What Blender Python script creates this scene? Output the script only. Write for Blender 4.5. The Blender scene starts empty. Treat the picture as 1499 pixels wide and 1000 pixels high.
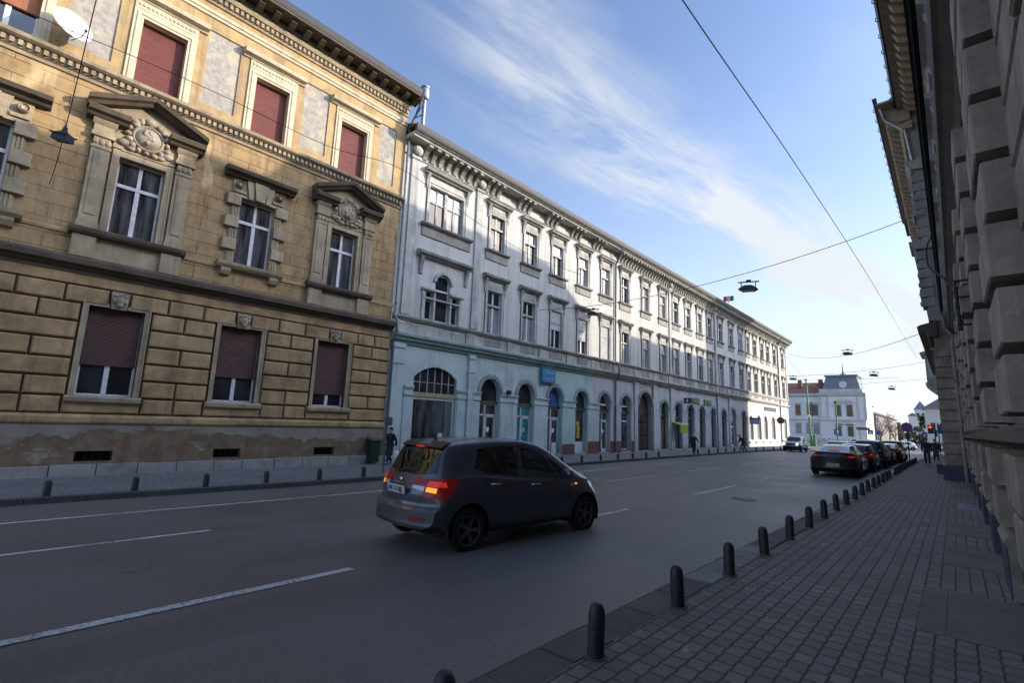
import bpy, bmesh, math, random
from mathutils import Vector, Matrix
R=math.radians; PI=math.pi
random.seed(7)
sc=bpy.context.scene; COL=sc.collection
# ------------------------------------------------------------------ helpers
ORG={}
class MB:
    """collects faces; build() links them as ONE mesh object"""
    def __init__(s): s.v=[]; s.f=[]; s.T=None
    def P(s,p):
        s.v.append(tuple(s.T(p)) if s.T else tuple(p)); return len(s.v)-1
    def poly(s,pts): s.f.append([s.P(p) for p in pts]); return s
    def quad(s,a,b,c,d): return s.poly([a,b,c,d])
    def box(s,x0,x1,y0,y1,z0,z1):
        i=[s.P(p) for p in ((x0,y0,z0),(x1,y0,z0),(x1,y1,z0),(x0,y1,z0),(x0,y0,z1),(x1,y0,z1),(x1,y1,z1),(x0,y1,z1))]
        for q in ((0,3,2,1),(4,5,6,7),(0,1,5,4),(1,2,6,5),(2,3,7,6),(3,0,4,7)): s.f.append([i[k] for k in q])
        return s
    def frustum(s,x0,x1,y0,y1,z0,z1,c):
        """block on a wall: back at x0, front at x1, front face inset by c in y and z"""
        a=[s.P(p) for p in ((x0,y0,z0),(x0,y1,z0),(x0,y1,z1),(x0,y0,z1))]
        m=[s.P(p) for p in ((x1-c*(1 if x1>x0 else -1),y0,z0),(x1-c*(1 if x1>x0 else -1),y1,z0),(x1-c*(1 if x1>x0 else -1),y1,z1),(x1-c*(1 if x1>x0 else -1),y0,z1))]
        b=[s.P(p) for p in ((x1,y0+c,z0+c),(x1,y1-c,z0+c),(x1,y1-c,z1-c),(x1,y0+c,z1-c))]
        for L,U in ((a,m),(m,b)):
            for k in range(4): s.f.append([L[k],L[(k+1)%4],U[(k+1)%4],U[k]])
        s.f.append(b); return s
    def prism(s,poly,axis,a0,a1,caps=True):
        def pt(p,a):
            if axis=='y': return (p[0],a,p[1])
            if axis=='x': return (a,p[0],p[1])
            return (p[0],p[1],a)
        A=[s.P(pt(p,a0)) for p in poly]; B=[s.P(pt(p,a1)) for p in poly]; n=len(poly)
        for k in range(n): s.f.append([A[k],A[(k+1)%n],B[(k+1)%n],B[k]])
        if caps: s.f.append(A[::-1]); s.f.append(B)
        return s
    def tube(s,pts,r,n=6,caps=True,r1=None):
        pts=[Vector(p) for p in pts]; rings=[]
        for i,p in enumerate(pts):
            d=(pts[min(i+1,len(pts)-1)]-pts[max(i-1,0)]).normalized()
            a=d.orthogonal().normalized() if i==0 else (a-d*a.dot(d)).normalized()
            b=d.cross(a); t=i/max(1,len(pts)-1); rr=r if r1 is None else r+(r1-r)*t
            rings.append([s.P(p+(a*math.cos(2*PI*k/n)+b*math.sin(2*PI*k/n))*rr) for k in range(n)])
        for A,B in zip(rings,rings[1:]):
            for k in range(n): s.f.append([A[k],A[(k+1)%n],B[(k+1)%n],B[k]])
        if caps: s.f.append(rings[0][::-1]); s.f.append(rings[-1])
        return s
    def lathe(s,prof,c=(0,0,0),n=16,axis='z',caps=True):
        rings=[]
        for r,h in prof:
            ring=[]
            for k in range(n):
                a=2*PI*k/n; u,w=r*math.cos(a),r*math.sin(a)
                p=(u,w,h) if axis=='z' else ((h,u,w) if axis=='x' else (u,h,w))
                ring.append(s.P((p[0]+c[0],p[1]+c[1],p[2]+c[2])))
            rings.append(ring)
        for A,B in zip(rings,rings[1:]):
            for k in range(n): s.f.append([A[k],A[(k+1)%n],B[(k+1)%n],B[k]])
        if caps: s.f.append(rings[0][::-1]); s.f.append(rings[-1])
        return s
    def ball(s,c,rx,ry,rz,n=10,m=7):
        prof=[]
        rings=[]
        for i in range(m+1):
            t=-PI/2+PI*i/m
            rings.append([s.P((c[0]+rx*math.cos(t)*math.cos(2*PI*k/n),c[1]+ry*math.cos(t)*math.sin(2*PI*k/n),c[2]+rz*math.sin(t))) for k in range(n)])
        for A,B in zip(rings,rings[1:]):
            for k in range(n): s.f.append([A[k],A[(k+1)%n],B[(k+1)%n],B[k]])
        return s
    def build(s,name,mat,parent=None,smooth=None,org=None,bevel=0,doubles=False):
        if org is None: org=ORG.get(parent.name,(0,0,0)) if parent else (0,0,0)
        me=bpy.data.meshes.new(name)
        me.from_pydata([(p[0]-org[0],p[1]-org[1],p[2]-org[2]) for p in s.v],[],s.f)
        bm=bmesh.new(); bm.from_mesh(me)
        if doubles or bevel: bmesh.ops.remove_doubles(bm,verts=bm.verts,dist=1e-5)
        bmesh.ops.recalc_face_normals(bm,faces=bm.faces)
        bm.to_mesh(me); bm.free()
        o=bpy.data.objects.new(name,me); COL.objects.link(o)
        if mat: me.materials.append(mat)
        if parent: o.parent=parent; ORG[o.name]=org
        else: o.location=org; ORG[o.name]=org
        if smooth:
            for p in me.polygons: p.use_smooth=True
            me.set_sharp_from_angle(angle=R(smooth))
        if bevel:
            b=o.modifiers.new('Bevel','BEVEL'); b.width=bevel; b.segments=2; b.limit_method='ANGLE'
        return o
def build_split(mb,name,mat,parent,gap=.08,axis=1,**k):
    """one object per piece: faces that lie together along the axis"""
    par=list(range(len(mb.v)))
    def f(i):
        while par[i]!=i: par[i]=par[par[i]]; i=par[i]
        return i
    for q in mb.f:
        for i in q[1:]: par[f(i)]=f(q[0])
    isl={}
    for q in mb.f: isl.setdefault(f(q[0]),[]).append(q)
    it=[]
    for fs in isl.values():
        vs=[mb.v[i][axis] for q in fs for i in q]; it.append((min(vs),max(vs),fs))
    it.sort(key=lambda t:t[0]); out=[]; cur=None
    for lo,hi,fs in it:
        if cur and lo<cur[1]+gap: cur[1]=max(cur[1],hi); cur[2]+=fs
        else: cur=[lo,hi,list(fs)]; out.append(cur)
    r=[]
    for _,_,fs in out:
        m=MB(); mp={}
        for q in fs:
            g=[]
            for i in q:
                if i not in mp: mp[i]=len(m.v); m.v.append(mb.v[i])
                g.append(mp[i])
            m.f.append(g)
        r.append(m.build(name,mat,parent,**k))
    return r
def tag(o,label=None,cat=None,group=None,kind=None):
    if label: o['label']=label
    if cat: o['category']=cat
    if group: o['group']=group
    if kind: o['kind']=kind
    return o
def thing(name,loc,label,cat,group=None,rz=0,local=False):
    o=bpy.data.objects.new(name,None); COL.objects.link(o); o.location=loc; o.rotation_euler=(0,0,rz)
    o.empty_display_size=.3
    ORG[o.name]=(0,0,0) if local else tuple(loc)
    return tag(o,label,cat,group)
def struct(name,mb,mat,**k): return tag(mb.build(name,mat,**k),kind='structure')
def dup(o,parent=None,off=None,rz=None):
    c=o.copy(); COL.objects.link(c)
    if parent: c.parent=parent
    if off is not None: c.location=Vector(o.location)+Vector(off)
    for ch in list(o.children): dup(ch,c)
    return c
def clamp(v,a=0,b=1): return max(a,min(b,v))
def gz(X,Y):                                   # the street falls gently away and, close by, to the left
    return -.008*Y-.34*clamp((-5-X)/8)*clamp((48-Y)/40)
KX=-14.6; WX=-20.5                              # left kerb, left facade line
def wz(Y): return -.43-.0022*Y                  # pavement level at the left facades
def lz(X,Y):
    t=clamp((KX-X)/(KX-WX)); return (gz(KX,Y)+.12)*(1-t)+wz(Y)*t
RK=-2.50
def rz_(X,Y): return -.008*Y+.13
def cat(f,f2,n):                                # linspace
    return [f+(f2-f)*k/n for k in range(n+1)]
# ------------------------------------------------------------------ materials
class NT:
    def __init__(s,name):
        s.m=bpy.data.materials.new(name); s.m.use_nodes=True; s.t=s.m.node_tree; s.t.nodes.clear()
        s.out=s.n('ShaderNodeOutputMaterial'); s.b=s.n('ShaderNodeBsdfPrincipled'); s.l(s.b.outputs[0],s.out.inputs[0])
    def n(s,t,**k):
        o=s.t.nodes.new(t)
        for a,v in k.items():
            if hasattr(o,a): setattr(o,a,v)
        return o
    def l(s,a,b): s.t.links.new(a,b)
    def pos(s,scale=(1,1,1),rot=(0,0,0),obj=False):
        if obj: g=s.n('ShaderNodeTexCoord').outputs['Object']
        else: g=s.n('ShaderNodeNewGeometry').outputs['Position']
        m=s.n('ShaderNodeMapping'); m.inputs['Scale'].default_value=scale; m.inputs['Rotation'].default_value=rot
        s.l(g,m.inputs[0]); return m.outputs[0]
    def noise(s,vec,scale=5,detail=4,rough=.55,dist=0):
        o=s.n('ShaderNodeTexNoise'); o.inputs['Scale'].default_value=scale; o.inputs['Detail'].default_value=detail
        o.inputs['Roughness'].default_value=rough; o.inputs['Distortion'].default_value=dist
        s.l(vec,o.inputs['Vector']); return o.outputs['Fac']
    def ramp(s,fac,stops,interp='LINEAR'):
        o=s.n('ShaderNodeValToRGB'); e=o.color_ramp.elements; o.color_ramp.interpolation=interp
        while len(e)<len(stops): e.new(.5)
        for k,(p,c) in enumerate(stops):
            e[k].position=p; e[k].color=(c if hasattr(c,'__len__') else (c,c,c))+(() if hasattr(c,'__len__') and len(c)==4 else (1,))
        s.l(fac,o.inputs[0]); return o.outputs[0]
    def mix(s,fac,a,b,mode='MIX'):
        o=s.n('ShaderNodeMix',data_type='RGBA',blend_type=mode)
        for k,v in ((0,fac),(6,a),(7,b)):
            if hasattr(v,'links') or isinstance(v,bpy.types.NodeSocket): s.l(v,o.inputs[k])
            elif hasattr(v,'__len__'): o.inputs[k].default_value=tuple(v)+((1,) if len(v)==3 else ())
            else: o.inputs[k].default_value=v
        return o.outputs[2]
    def math(s,op,a,b=0,c=0):
        o=s.n('ShaderNodeMath',operation=op)
        for k,v in ((0,a),(1,b),(2,c)):
            if isinstance(v,bpy.types.NodeSocket): s.l(v,o.inputs[k])
            else: o.inputs[k].default_value=v
        return o.outputs[0]
    def xyz(s,vec):
        o=s.n('ShaderNodeSeparateXYZ'); s.l(vec,o.inputs[0]); return o.outputs
    def comb(s,x,y,z):
        o=s.n('ShaderNodeCombineXYZ')
        for k,v in enumerate((x,y,z)):
            if isinstance(v,bpy.types.NodeSocket): s.l(v,o.inputs[k])
            else: o.inputs[k].default_value=v
        return o.outputs[0]
    def bump(s,h,strength=.3,dist=.02):
        o=s.n('ShaderNodeBump'); o.inputs['Strength'].default_value=strength; o.inputs['Distance'].default_value=dist
        s.l(h,o.inputs['Height']); s.l(o.outputs[0],s.b.inputs['Normal']); return o
    def set(s,**k):
        for a,v in k.items():
            i=s.b.inputs[a.replace('_',' ')]
            if isinstance(v,bpy.types.NodeSocket): s.l(v,i)
            elif hasattr(v,'__len__'): i.default_value=tuple(v)+((1,) if len(v)==3 else ())
            else: i.default_value=v
        return s.m
def sc3(c,f): return tuple(x*f for x in c)
def stone(name,c,var=.35,scale=1.2,streak=.35,dirt=(.06,.05,.04),rough=.85,bump=.25,obj=False,fine=14):
    """weathered render / stone: blotches, rain streaks, fine grain"""
    t=NT(name); p=t.pos(obj=obj)
    n1=t.noise(p,scale,6,.62); n2=t.noise(p,fine,4,.6)
    col=t.mix(t.ramp(n1,[(.3,0.),(.7,1.)]),sc3(c,1-var),sc3(c,1+var*.45))
    if streak:
        st=t.noise(t.pos((3.2,3.2,.22),obj=obj),1.0,5,.65)
        m=t.ramp(st,[(.50,0.),(.72,streak)])
        col=t.mix(m,col,dirt)
    g=t.ramp(n2,[(.25,.86),(.75,1.08)])
    col=t.mix(1.0,col,g,'MULTIPLY')
    t.set(Base_Color=col,Roughness=rough); t.bump(n2,bump,.02)
    return t.m
def plain(name,c,rough=.5,metal=0,var=.12,scale=6,bump=0,coat=0,spec=.5):
    t=NT(name); p=t.pos(obj=True); n=t.noise(p,scale,5,.6)
    col=t.mix(t.ramp(n,[(.3,0.),(.7,1.)]),sc3(c,1-var),sc3(c,1+var))
    t.set(Base_Color=col,Roughness=rough,Metallic=metal,Coat_Weight=coat)
    t.b.inputs['Specular IOR Level'].default_value=spec
    if bump: t.bump(t.noise(p,40,3),bump,.01)
    return t.m
def emit(name,c,s,base=None):
    t=NT(name); t.set(Base_Color=base or c,Emission_Color=c,Emission_Strength=s,Roughness=.3); return t.m
def glass(name,c,rough=.06,var=.5,wob=.05,fold=0):
    t=NT(name); p=t.pos(); n=t.noise(t.pos((fold,fold,.5)),1,3,.6) if fold else t.noise(p,.9,3,.5)
    col=t.mix(t.ramp(n,[(.35,0.),(.65,1.)]),sc3(c,1-var),sc3(c,1+var))
    t.set(Base_Color=col,Roughness=rough); t.b.inputs['Specular IOR Level'].default_value=.6
    if wob: t.bump(t.noise(p,1.6,1),wob,.05)
    return t.m
M={}
def ochre():
    t=NT('ochre_ashlar'); p=t.pos(); x=t.xyz(p)
    v=t.comb(x[1],x[2],0)
    b=t.n('ShaderNodeTexBrick'); t.l(v,b.inputs['Vector'])
    b.inputs['Scale'].default_value=1; b.inputs['Brick Width'].default_value=1.36; b.inputs['Row Height'].default_value=.47
    b.inputs['Mortar Size'].default_value=.015; b.inputs['Mortar Smooth'].default_value=.3; b.inputs['Bias'].default_value=0
    b.inputs['Color1'].default_value=(.345,.222,.098,1); b.inputs['Color2'].default_value=(.41,.272,.125,1); b.inputs['Mortar'].default_value=(.085,.05,.022,1)
    n1=t.noise(p,.7,6,.65); n2=t.noise(p,16,4)
    col=t.mix(t.ramp(n1,[(.42,0.),(.66,.55)]),b.outputs['Color'],(.37,.26,.14))
    st=t.noise(t.pos((2.6,2.6,.2)),1,6,.7); col=t.mix(t.ramp(st,[(.47,0.),(.72,.6)]),col,(.13,.085,.045))
    pa=t.noise(t.pos((1,1.4,.5)),.55,3,.5); col=t.mix(t.ramp(pa,[(.60,0.),(.64,.55)]),col,(.64,.47,.25))
    mo=t.noise(t.pos((1,1,.7)),2.3,9,.72); col=t.mix(1.,col,t.ramp(mo,[(.36,.70),(.52,1.0),(.70,1.14)]),'MULTIPLY')
    col=t.mix(1.,col,t.ramp(n2,[(.25,.88),(.75,1.07)]),'MULTIPLY')
    t.set(Base_Color=col,Roughness=.88)
    h=t.mix(.75,b.outputs['Fac'],n2); bp=t.bump(h,.5,.02); bp.invert=True
    return t.m
def whitewall():
    t=NT('pale_render'); p=t.pos(); x=t.xyz(p); v=t.comb(x[1],x[2],0)
    b=t.n('ShaderNodeTexBrick'); t.l(v,b.inputs['Vector']); b.offset=0
    b.inputs['Scale'].default_value=1; b.inputs['Brick Width'].default_value=90; b.inputs['Row Height'].default_value=.62
    b.inputs['Mortar Size'].default_value=.012; b.inputs['Mortar Smooth'].default_value=.4
    b.inputs['Color1'].default_value=(.52,.51,.475,1); b.inputs['Color2'].default_value=(.52,.51,.475,1); b.inputs['Mortar'].default_value=(.33,.33,.31,1)
    n1=t.noise(p,.5,7,.65); n2=t.noise(p,12,4)
    col=t.mix(t.ramp(n1,[(.40,0.),(.66,.65)]),b.outputs['Color'],(.44,.43,.39))
    st=t.noise(t.pos((2.2,2.2,.14)),1,6,.68); col=t.mix(t.ramp(st,[(.48,0.),(.72,.62)]),col,(.21,.20,.17))
    t.set(Base_Color=col,Roughness=.85); t.bump(n2,.15,.02); return t.m
def shopwall():
    t=NT('painted_shopfront_render'); p=t.pos(); x=t.xyz(p)
    n0=t.noise(p,.9,3); yy=t.math('ADD',x[1],t.math('MULTIPLY',n0,.25))
    f=t.math('DIVIDE',yy,100)
    zone=t.ramp(f,[(0,(.45,.535,.51)),(.2285,(.455,.55,.515)),(.2625,(.37,.51,.46)),(.3165,(.43,.42,.44)),(.392,(.35,.335,.31)),(.418,(.46,.49,.52)),(.430,(.42,.47,.41)),(.4625,(.46,.445,.475)),(.60,(.42,.415,.42)),(.64,(.38,.37,.355))],'CONSTANT')
    n1=t.noise(p,.8,7,.68); col=t.mix(t.ramp(n1,[(.42,0.),(.68,.55)]),zone,(.28,.31,.30))
    st=t.noise(t.pos((2.5,2.5,.25)),1,6,.7); col=t.mix(t.ramp(st,[(.52,0.),(.74,.6)]),col,(.13,.13,.13))
    lo=t.math('MULTIPLY',t.ramp(t.math('ADD',x[2],t.math('MULTIPLY',t.noise(p,2.2,5),1.4)),[(.25,1.),(.9,0.)]),.55)
    col=t.mix(lo,col,(.20,.17,.14))
    n2=t.noise(p,14,4); t.set(Base_Color=col,Roughness=.85); t.bump(n2,.2,.02); return t.m
def peeling():
    t=NT('peeling_plinth_plaster'); p=t.pos(); x=t.xyz(p)
    w=t.noise(p,.62,6,.65); e=t.math('ADD',t.math('MULTIPLY',x[2],.75),t.math('MULTIPLY',w,-1.55))
    m=t.ramp(t.math('ADD',e,.62),[(.40,1.),(.47,0.)])     # plaster lost below a ragged line
    top=t.mix(t.ramp(t.noise(p,1.4,5),[(.35,0.),(.65,1.)]),(.20,.17,.135),(.27,.23,.18))
    br=t.mix(t.ramp(t.noise(p,2.2,7,.7),[(.38,0.),(.62,1.)]),(.125,.088,.053),(.205,.15,.095))
    pale=t.ramp(t.noise(t.pos((1,.9,1.6)),.9,5,.6),[(.60,0.),(.64,1.)])
    br=t.mix(pale,br,(.29,.235,.18)); 
    br=t.mix(t.ramp(t.noise(t.pos((1,1.2,1.4)),1.7,4),[(.63,0.),(.66,.8)]),br,(.24,.075,.04))
    col=t.mix(m,top,br); t.set(Base_Color=col,Roughness=.95)
    h=t.mix(.5,m,t.noise(p,9,6,.7)); bp=t.bump(h,.7,.05); bp.invert=True; return t.m
def roughpanel():
    t=NT('bare_grey_plaster'); p=t.pos(); n=t.noise(p,5,6,.7); n1=t.noise(p,1.3,5,.6)
    col=t.mix(t.ramp(n,[(.3,0.),(.7,1.)]),(.24,.215,.18),(.42,.385,.33)); col=t.mix(t.ramp(n1,[(.5,0.),(.62,.7)]),col,(.52,.43,.28))
    vo=t.n('ShaderNodeTexVoronoi'); vo.inputs['Scale'].default_value=9; t.l(p,vo.inputs['Vector'])
    col=t.mix(t.ramp(vo.outputs['Distance'],[(.05,.5),(.2,0.)]),col,(.16,.14,.12))
    t.set(Base_Color=col,Roughness=.95); t.bump(n,.7,.05); return t.m
def slats(name,c,period=.05):
    t=NT(name); p=t.pos(); x=t.xyz(p)
    s=t.math('SINE',t.math('MULTIPLY',x[2],2*PI/period)); n=t.noise(t.pos((2,2,9)),1,4); n2=t.noise(p,2.2,5,.7)
    col=t.mix(t.ramp(n,[(.3,0.),(.7,1.)]),sc3(c,.75),sc3(c,1.2)); col=t.mix(t.ramp(n2,[(.60,0.),(.72,.35)]),col,sc3(c,1.9))
    col=t.mix(t.ramp(s,[(.0,.6),(.35,0.)]),col,sc3(c,.45))
    t.set(Base_Color=col,Roughness=.7); t.bump(s,.5,.012); return t.m
def asphalt():
    t=NT('asphalt'); p=t.pos(); n1=t.noise(p,.35,5,.6); n2=t.noise(p,60,3,.7); n3=t.noise(t.pos((1.3,.12,1)),.8,5,.6)
    col=t.mix(t.ramp(n1,[(.35,0.),(.65,1.)]),(.108,.099,.089),(.145,.133,.121))
    col=t.mix(t.ramp(n3,[(.45,0.),(.7,.55)]),col,(.165,.154,.142))
    sp=t.n('ShaderNodeTexVoronoi'); sp.inputs['Scale'].default_value=48; t.l(p,sp.inputs['Vector'])
    col=t.mix(t.ramp(sp.outputs['Distance'],[(.10,.9),(.26,0.)]),col,(.26,.25,.235))
    col=t.mix(1.,col,t.ramp(n2,[(.3,.62),(.7,1.35)]),'MULTIPLY')
    cr=t.n('ShaderNodeTexVoronoi',feature='DISTANCE_TO_EDGE'); cr.inputs['Scale'].default_value=.22
    w=t.n('ShaderNodeVectorMath',operation='ADD'); nn=t.n('ShaderNodeTexNoise'); nn.inputs['Scale'].default_value=1.3; nn.inputs['Detail'].default_value=5; t.l(p,nn.inputs['Vector'])
    t.l(p,w.inputs[0]); t.l(nn.outputs['Color'],w.inputs[1]); t.l(w.outputs[0],cr.inputs['Vector'])
    crk=t.math('MULTIPLY',t.ramp(cr.outputs['Distance'],[(.002,1.),(.006,0.)]),t.ramp(t.noise(p,.25,2),[(.56,0.),(.62,.45)]))
    col=t.mix(crk,col,(.02,.02,.02))
    ps=t.ramp(t.noise(t.pos((.5,.09,1)),1,2,.4),[(.615,0.),(.66,.28)]); col=t.mix(ps,col,(.06,.057,.055))
    t.set(Base_Color=col,Roughness=t.ramp(n1,[(.3,.44),(.7,.60)])); t.bump(n2,.35,.01); return t.m
def paver(name,bw,rh,c1,c2,mort,wave=.02,stain=True):
    """interlocking concrete setts; rows run along the street"""
    t=NT(name); p=t.pos(); x=t.xyz(p)
    u=x[1]; v=x[0]
    wv=t.math('MULTIPLY',t.math('SINE',t.math('MULTIPLY',u,2*PI/bw)),wave); vv=t.math('ADD',v,wv)
    vec=t.comb(u,vv,0); b=t.n('ShaderNodeTexBrick'); t.l(vec,b.inputs['Vector'])
    b.inputs['Scale'].default_value=1; b.inputs['Brick Width'].default_value=bw; b.inputs['Row Height'].default_value=rh
    b.inputs['Mortar Size'].default_value=.011; b.inputs['Mortar Smooth'].default_value=.6; b.inputs['Bias'].default_value=-.1
    b.inputs['Color1'].default_value=c1+(1,); b.inputs['Color2'].default_value=c2+(1,); b.inputs['Mortar'].default_value=mort+(1,)
    n1=t.noise(p,.7,6,.65); n2=t.noise(p,45,3)
    col=b.outputs['Color']
    col=t.mix(t.ramp(n1,[(.42,0.),(.7,.6)]),col,sc3(c1,.62))
    col=t.mix(t.ramp(t.noise(p,3.1,4,.7),[(.62,0.),(.72,.35)]),col,(.20,.19,.175))
    col=t.mix(1.,col,t.ramp(n2,[(.3,.8),(.7,1.18)]),'MULTIPLY')
    col=t.mix(t.ramp(t.noise(p,8,2),[(.735,0.),(.75,.8)]),col,(.32,.31,.29))
    t.set(Base_Color=col,Roughness=.78)
    h=t.mix(.85,n2,t.math('SUBTRACT',1.,b.outputs['Fac'])); t.bump(h,.6,.012); return t.m
def marking():
    t=NT('worn_road_paint'); p=t.pos(); n=t.noise(p,26,5,.75); n2=t.noise(p,1.1,4)
    f=t.math('ADD',t.math('MULTIPLY',n,.75),t.math('MULTIPLY',n2,.35))
    col=t.mix(t.ramp(f,[(.54,0.),(.66,1.)]),(.62,.61,.58),(.13,.12,.11)); t.set(Base_Color=col,Roughness=.7); t.bump(n,.3,.006); return t.m
def carpaint(name,c,dirt=.25):
    t=NT(name); p=t.pos(obj=True); n=t.noise(p,2.2,5,.6); fl=t.noise(p,350,2)
    col=t.mix(t.ramp(fl,[(.4,0.),(.6,1.)]),sc3(c,.88),sc3(c,1.15)); z=t.xyz(p)[2]
    dm=t.math('MULTIPLY',t.ramp(t.math('ADD',z,t.math('MULTIPLY',n,.5)),[(.35,1.),(.95,.15)]),dirt)
    col=t.mix(dm,col,(.075,.07,.062))
    t.set(Base_Color=col,Metallic=.45,Roughness=t.ramp(n,[(.3,.28),(.7,.42)]),Coat_Weight=.8,Coat_Roughness=.06); return t.m
def mats():
    M['ochre']=ochre(); M['white']=whitewall(); M['shop']=shopwall(); M['peel']=peeling(); M['rough']=roughpanel()
    M['ochre_plain']=stone('ochre_plain_render',(.45,.31,.145),.36,1.3,.6,(.16,.11,.06))
    M['block']=stone('ochre_rusticated_block',(.39,.26,.125),.5,1.4,.55,(.07,.05,.03))
    M['groove']=stone('sooty_joint',(.085,.058,.032),.3,1,.2)
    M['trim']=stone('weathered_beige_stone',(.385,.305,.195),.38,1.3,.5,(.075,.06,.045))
    M['trim_lit']=stone('sunlit_beige_stone',(.60,.51,.35),.25,1.2,.4,(.16,.13,.09))  # lit copy of trim for the top floor, sunlight put into the colour
    M['carve']=stone('carved_grey_stone',(.36,.30,.215),.45,2.5,.3,(.05,.045,.035),bump=.7,fine=9)
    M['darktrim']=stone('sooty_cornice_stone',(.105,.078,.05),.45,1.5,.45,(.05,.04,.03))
    M['soffit']=stone('brown_eave_boards',(.10,.070,.048),.4,2.2,.3)
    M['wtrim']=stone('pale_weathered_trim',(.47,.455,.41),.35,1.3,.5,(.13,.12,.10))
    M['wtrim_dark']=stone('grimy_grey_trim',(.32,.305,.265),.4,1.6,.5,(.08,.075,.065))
    M['teal_trim']=stone('teal_cornice_paint',(.27,.385,.345),.35,1.1,.5,(.10,.11,.10))
    M['kerbstone']=stone('pale_base_stone',(.29,.28,.26),.35,1.6,.3,(.12,.11,.10))
    M['shutter']=slats('oxblood_roller_shutter',(.17,.042,.033),.055); M['shutter_brown']=slats('brown_roller_shutter',(.095,.040,.030),.045)
    M['shutter_orange']=slats('orange_roller_shutter',(.36,.135,.065),.05); M['shutter_white']=slats('white_roller_shutter',(.55,.55,.54),.05)
    M['frame']=plain('flaking_white_window_paint',(.58,.58,.57),.55,var=.2,scale=9); M['frame_grey']=plain('greyed_window_timber',(.30,.285,.26),.65,var=.3,scale=7)
    M['shopframe']=plain('white_shop_joinery',(.52,.54,.54),.5,var=.15); M['darkjoin']=plain('dark_joinery',(.035,.033,.033),.5,var=.3)
    M['glass']=glass('dark_window_glass',(.020,.022,.027)); M['dimcurtain']=glass('dim_curtained_glass',(.060,.060,.064),.08,.75,.07,4.); M['curtain']=glass('curtained_window_glass',(.21,.215,.225),.12,.55,.06,6.); M['blind']=glass('white_blind_behind_glass',(.55,.56,.56),.2,.12,.02)
    M['shopglass']=glass('shop_window_glass',(.05,.052,.055),.08,.8,.04,2.2)
    M['tealglass']=glass('teal_tinted_glass',(.03,.20,.21),.1,.3)
    M['zinc']=plain('zinc_sheet',(.30,.32,.34),.45,.7,.2,3); M['pipe']=plain('grey_downpipe_paint',(.125,.135,.15),.5,.3,.25,3)
    M['roof']=stone('dark_roof_tiles',(.09,.06,.05),.4,2,.2); M['roofgrey']=stone('slate_grey_roof',(.20,.22,.245),.25,2,.2); M['roofred']=stone('red_roof_tiles',(.27,.11,.075),.3,2.2,.15)
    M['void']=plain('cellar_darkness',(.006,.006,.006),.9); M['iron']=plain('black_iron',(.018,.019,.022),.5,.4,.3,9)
    M['bollard']=stone('scuffed_bollard_paint',(.024,.026,.032),.5,7,.35,(.075,.07,.062),.5,.3,fine=30)
    M['asphalt']=asphalt(); M['mark']=marking()
    M['pave']=paver('interlocking_setts',.18,.132,(.145,.126,.107),(.215,.19,.163),(.022,.020,.018),.0035)
    M['pave_left']=paver('grey_paving_blocks',.2,.5,(.15,.148,.146),(.19,.187,.183),(.075,.073,.07),.012)
    M['gutter']=plain('dark_gutter_sheet',(.04,.04,.043),.65,.0,.2,3); M['kerb']=stone('worn_kerb_stone',(.105,.094,.083),.4,1.8,.2); M['kerbpale']=stone('pale_kerb_stone',(.235,.225,.21),.3,2,.1)
    M['slab']=stone('stained_slab',(.155,.135,.10),.4,1.6,.1,bump=.35); M['metalcover']=plain('chequer_plate',(.13,.135,.15),.4,.6,.25,20,.4)
    M['rwall']=stone('grey_beige_rusticated_stone',(.36,.295,.235),.4,2.2,.55,(.10,.085,.07),bump=.5,fine=22); M['rwall_back']=stone('darker_grey_wall',(.27,.215,.165),.3,1.4,.35)
    M['rplinth']=plain('dark_blue_plinth_paint',(.045,.055,.085),.6,0,.3,3,.1); M['cap']=stone('worn_cap_stone',(.30,.27,.215),.4,3,.1)
    M['rlight']=stone('pale_grey_stone',(.33,.32,.30),.3,1.5,.4,(.12,.11,.1)); M['rtan']=stone('tan_render',(.36,.28,.19),.3,1.4,.4)
    M['boards']=stone('brown_grey_soffit',(.10,.084,.07),.3,3,.1)
    M['hall']=stone('pale_blue_white_render',(.79,.775,.76),.15,.5,.25,(.3,.3,.32)); M['halltrim']=stone('grey_hall_trim',(.58,.575,.57),.2,.8,.3)
    M['bank']=stone('bright_white_render',(.62,.61,.58),.08,.8,.12,(.45,.43,.4)); M['ground']=stone('dusty_ground',(.22,.20,.18),.3,.6,0)
    M['brickred']=plain('oxblood_plinth_paint',(.115,.045,.042),.7,0,.25,5,.2)
    M['cable']=plain('black_cable',(.010,.010,.011),.8,spec=.15); M['cablegrey']=plain('grey_steel_cable',(.10,.105,.115),.5,.5)
    M['greenpole']=plain('green_enamel',(.055,.23,.065),.45,0,.25,6); M['binplastic']=plain('green_bin_plastic',(.014,.034,.020),.5)
mats()
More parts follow.
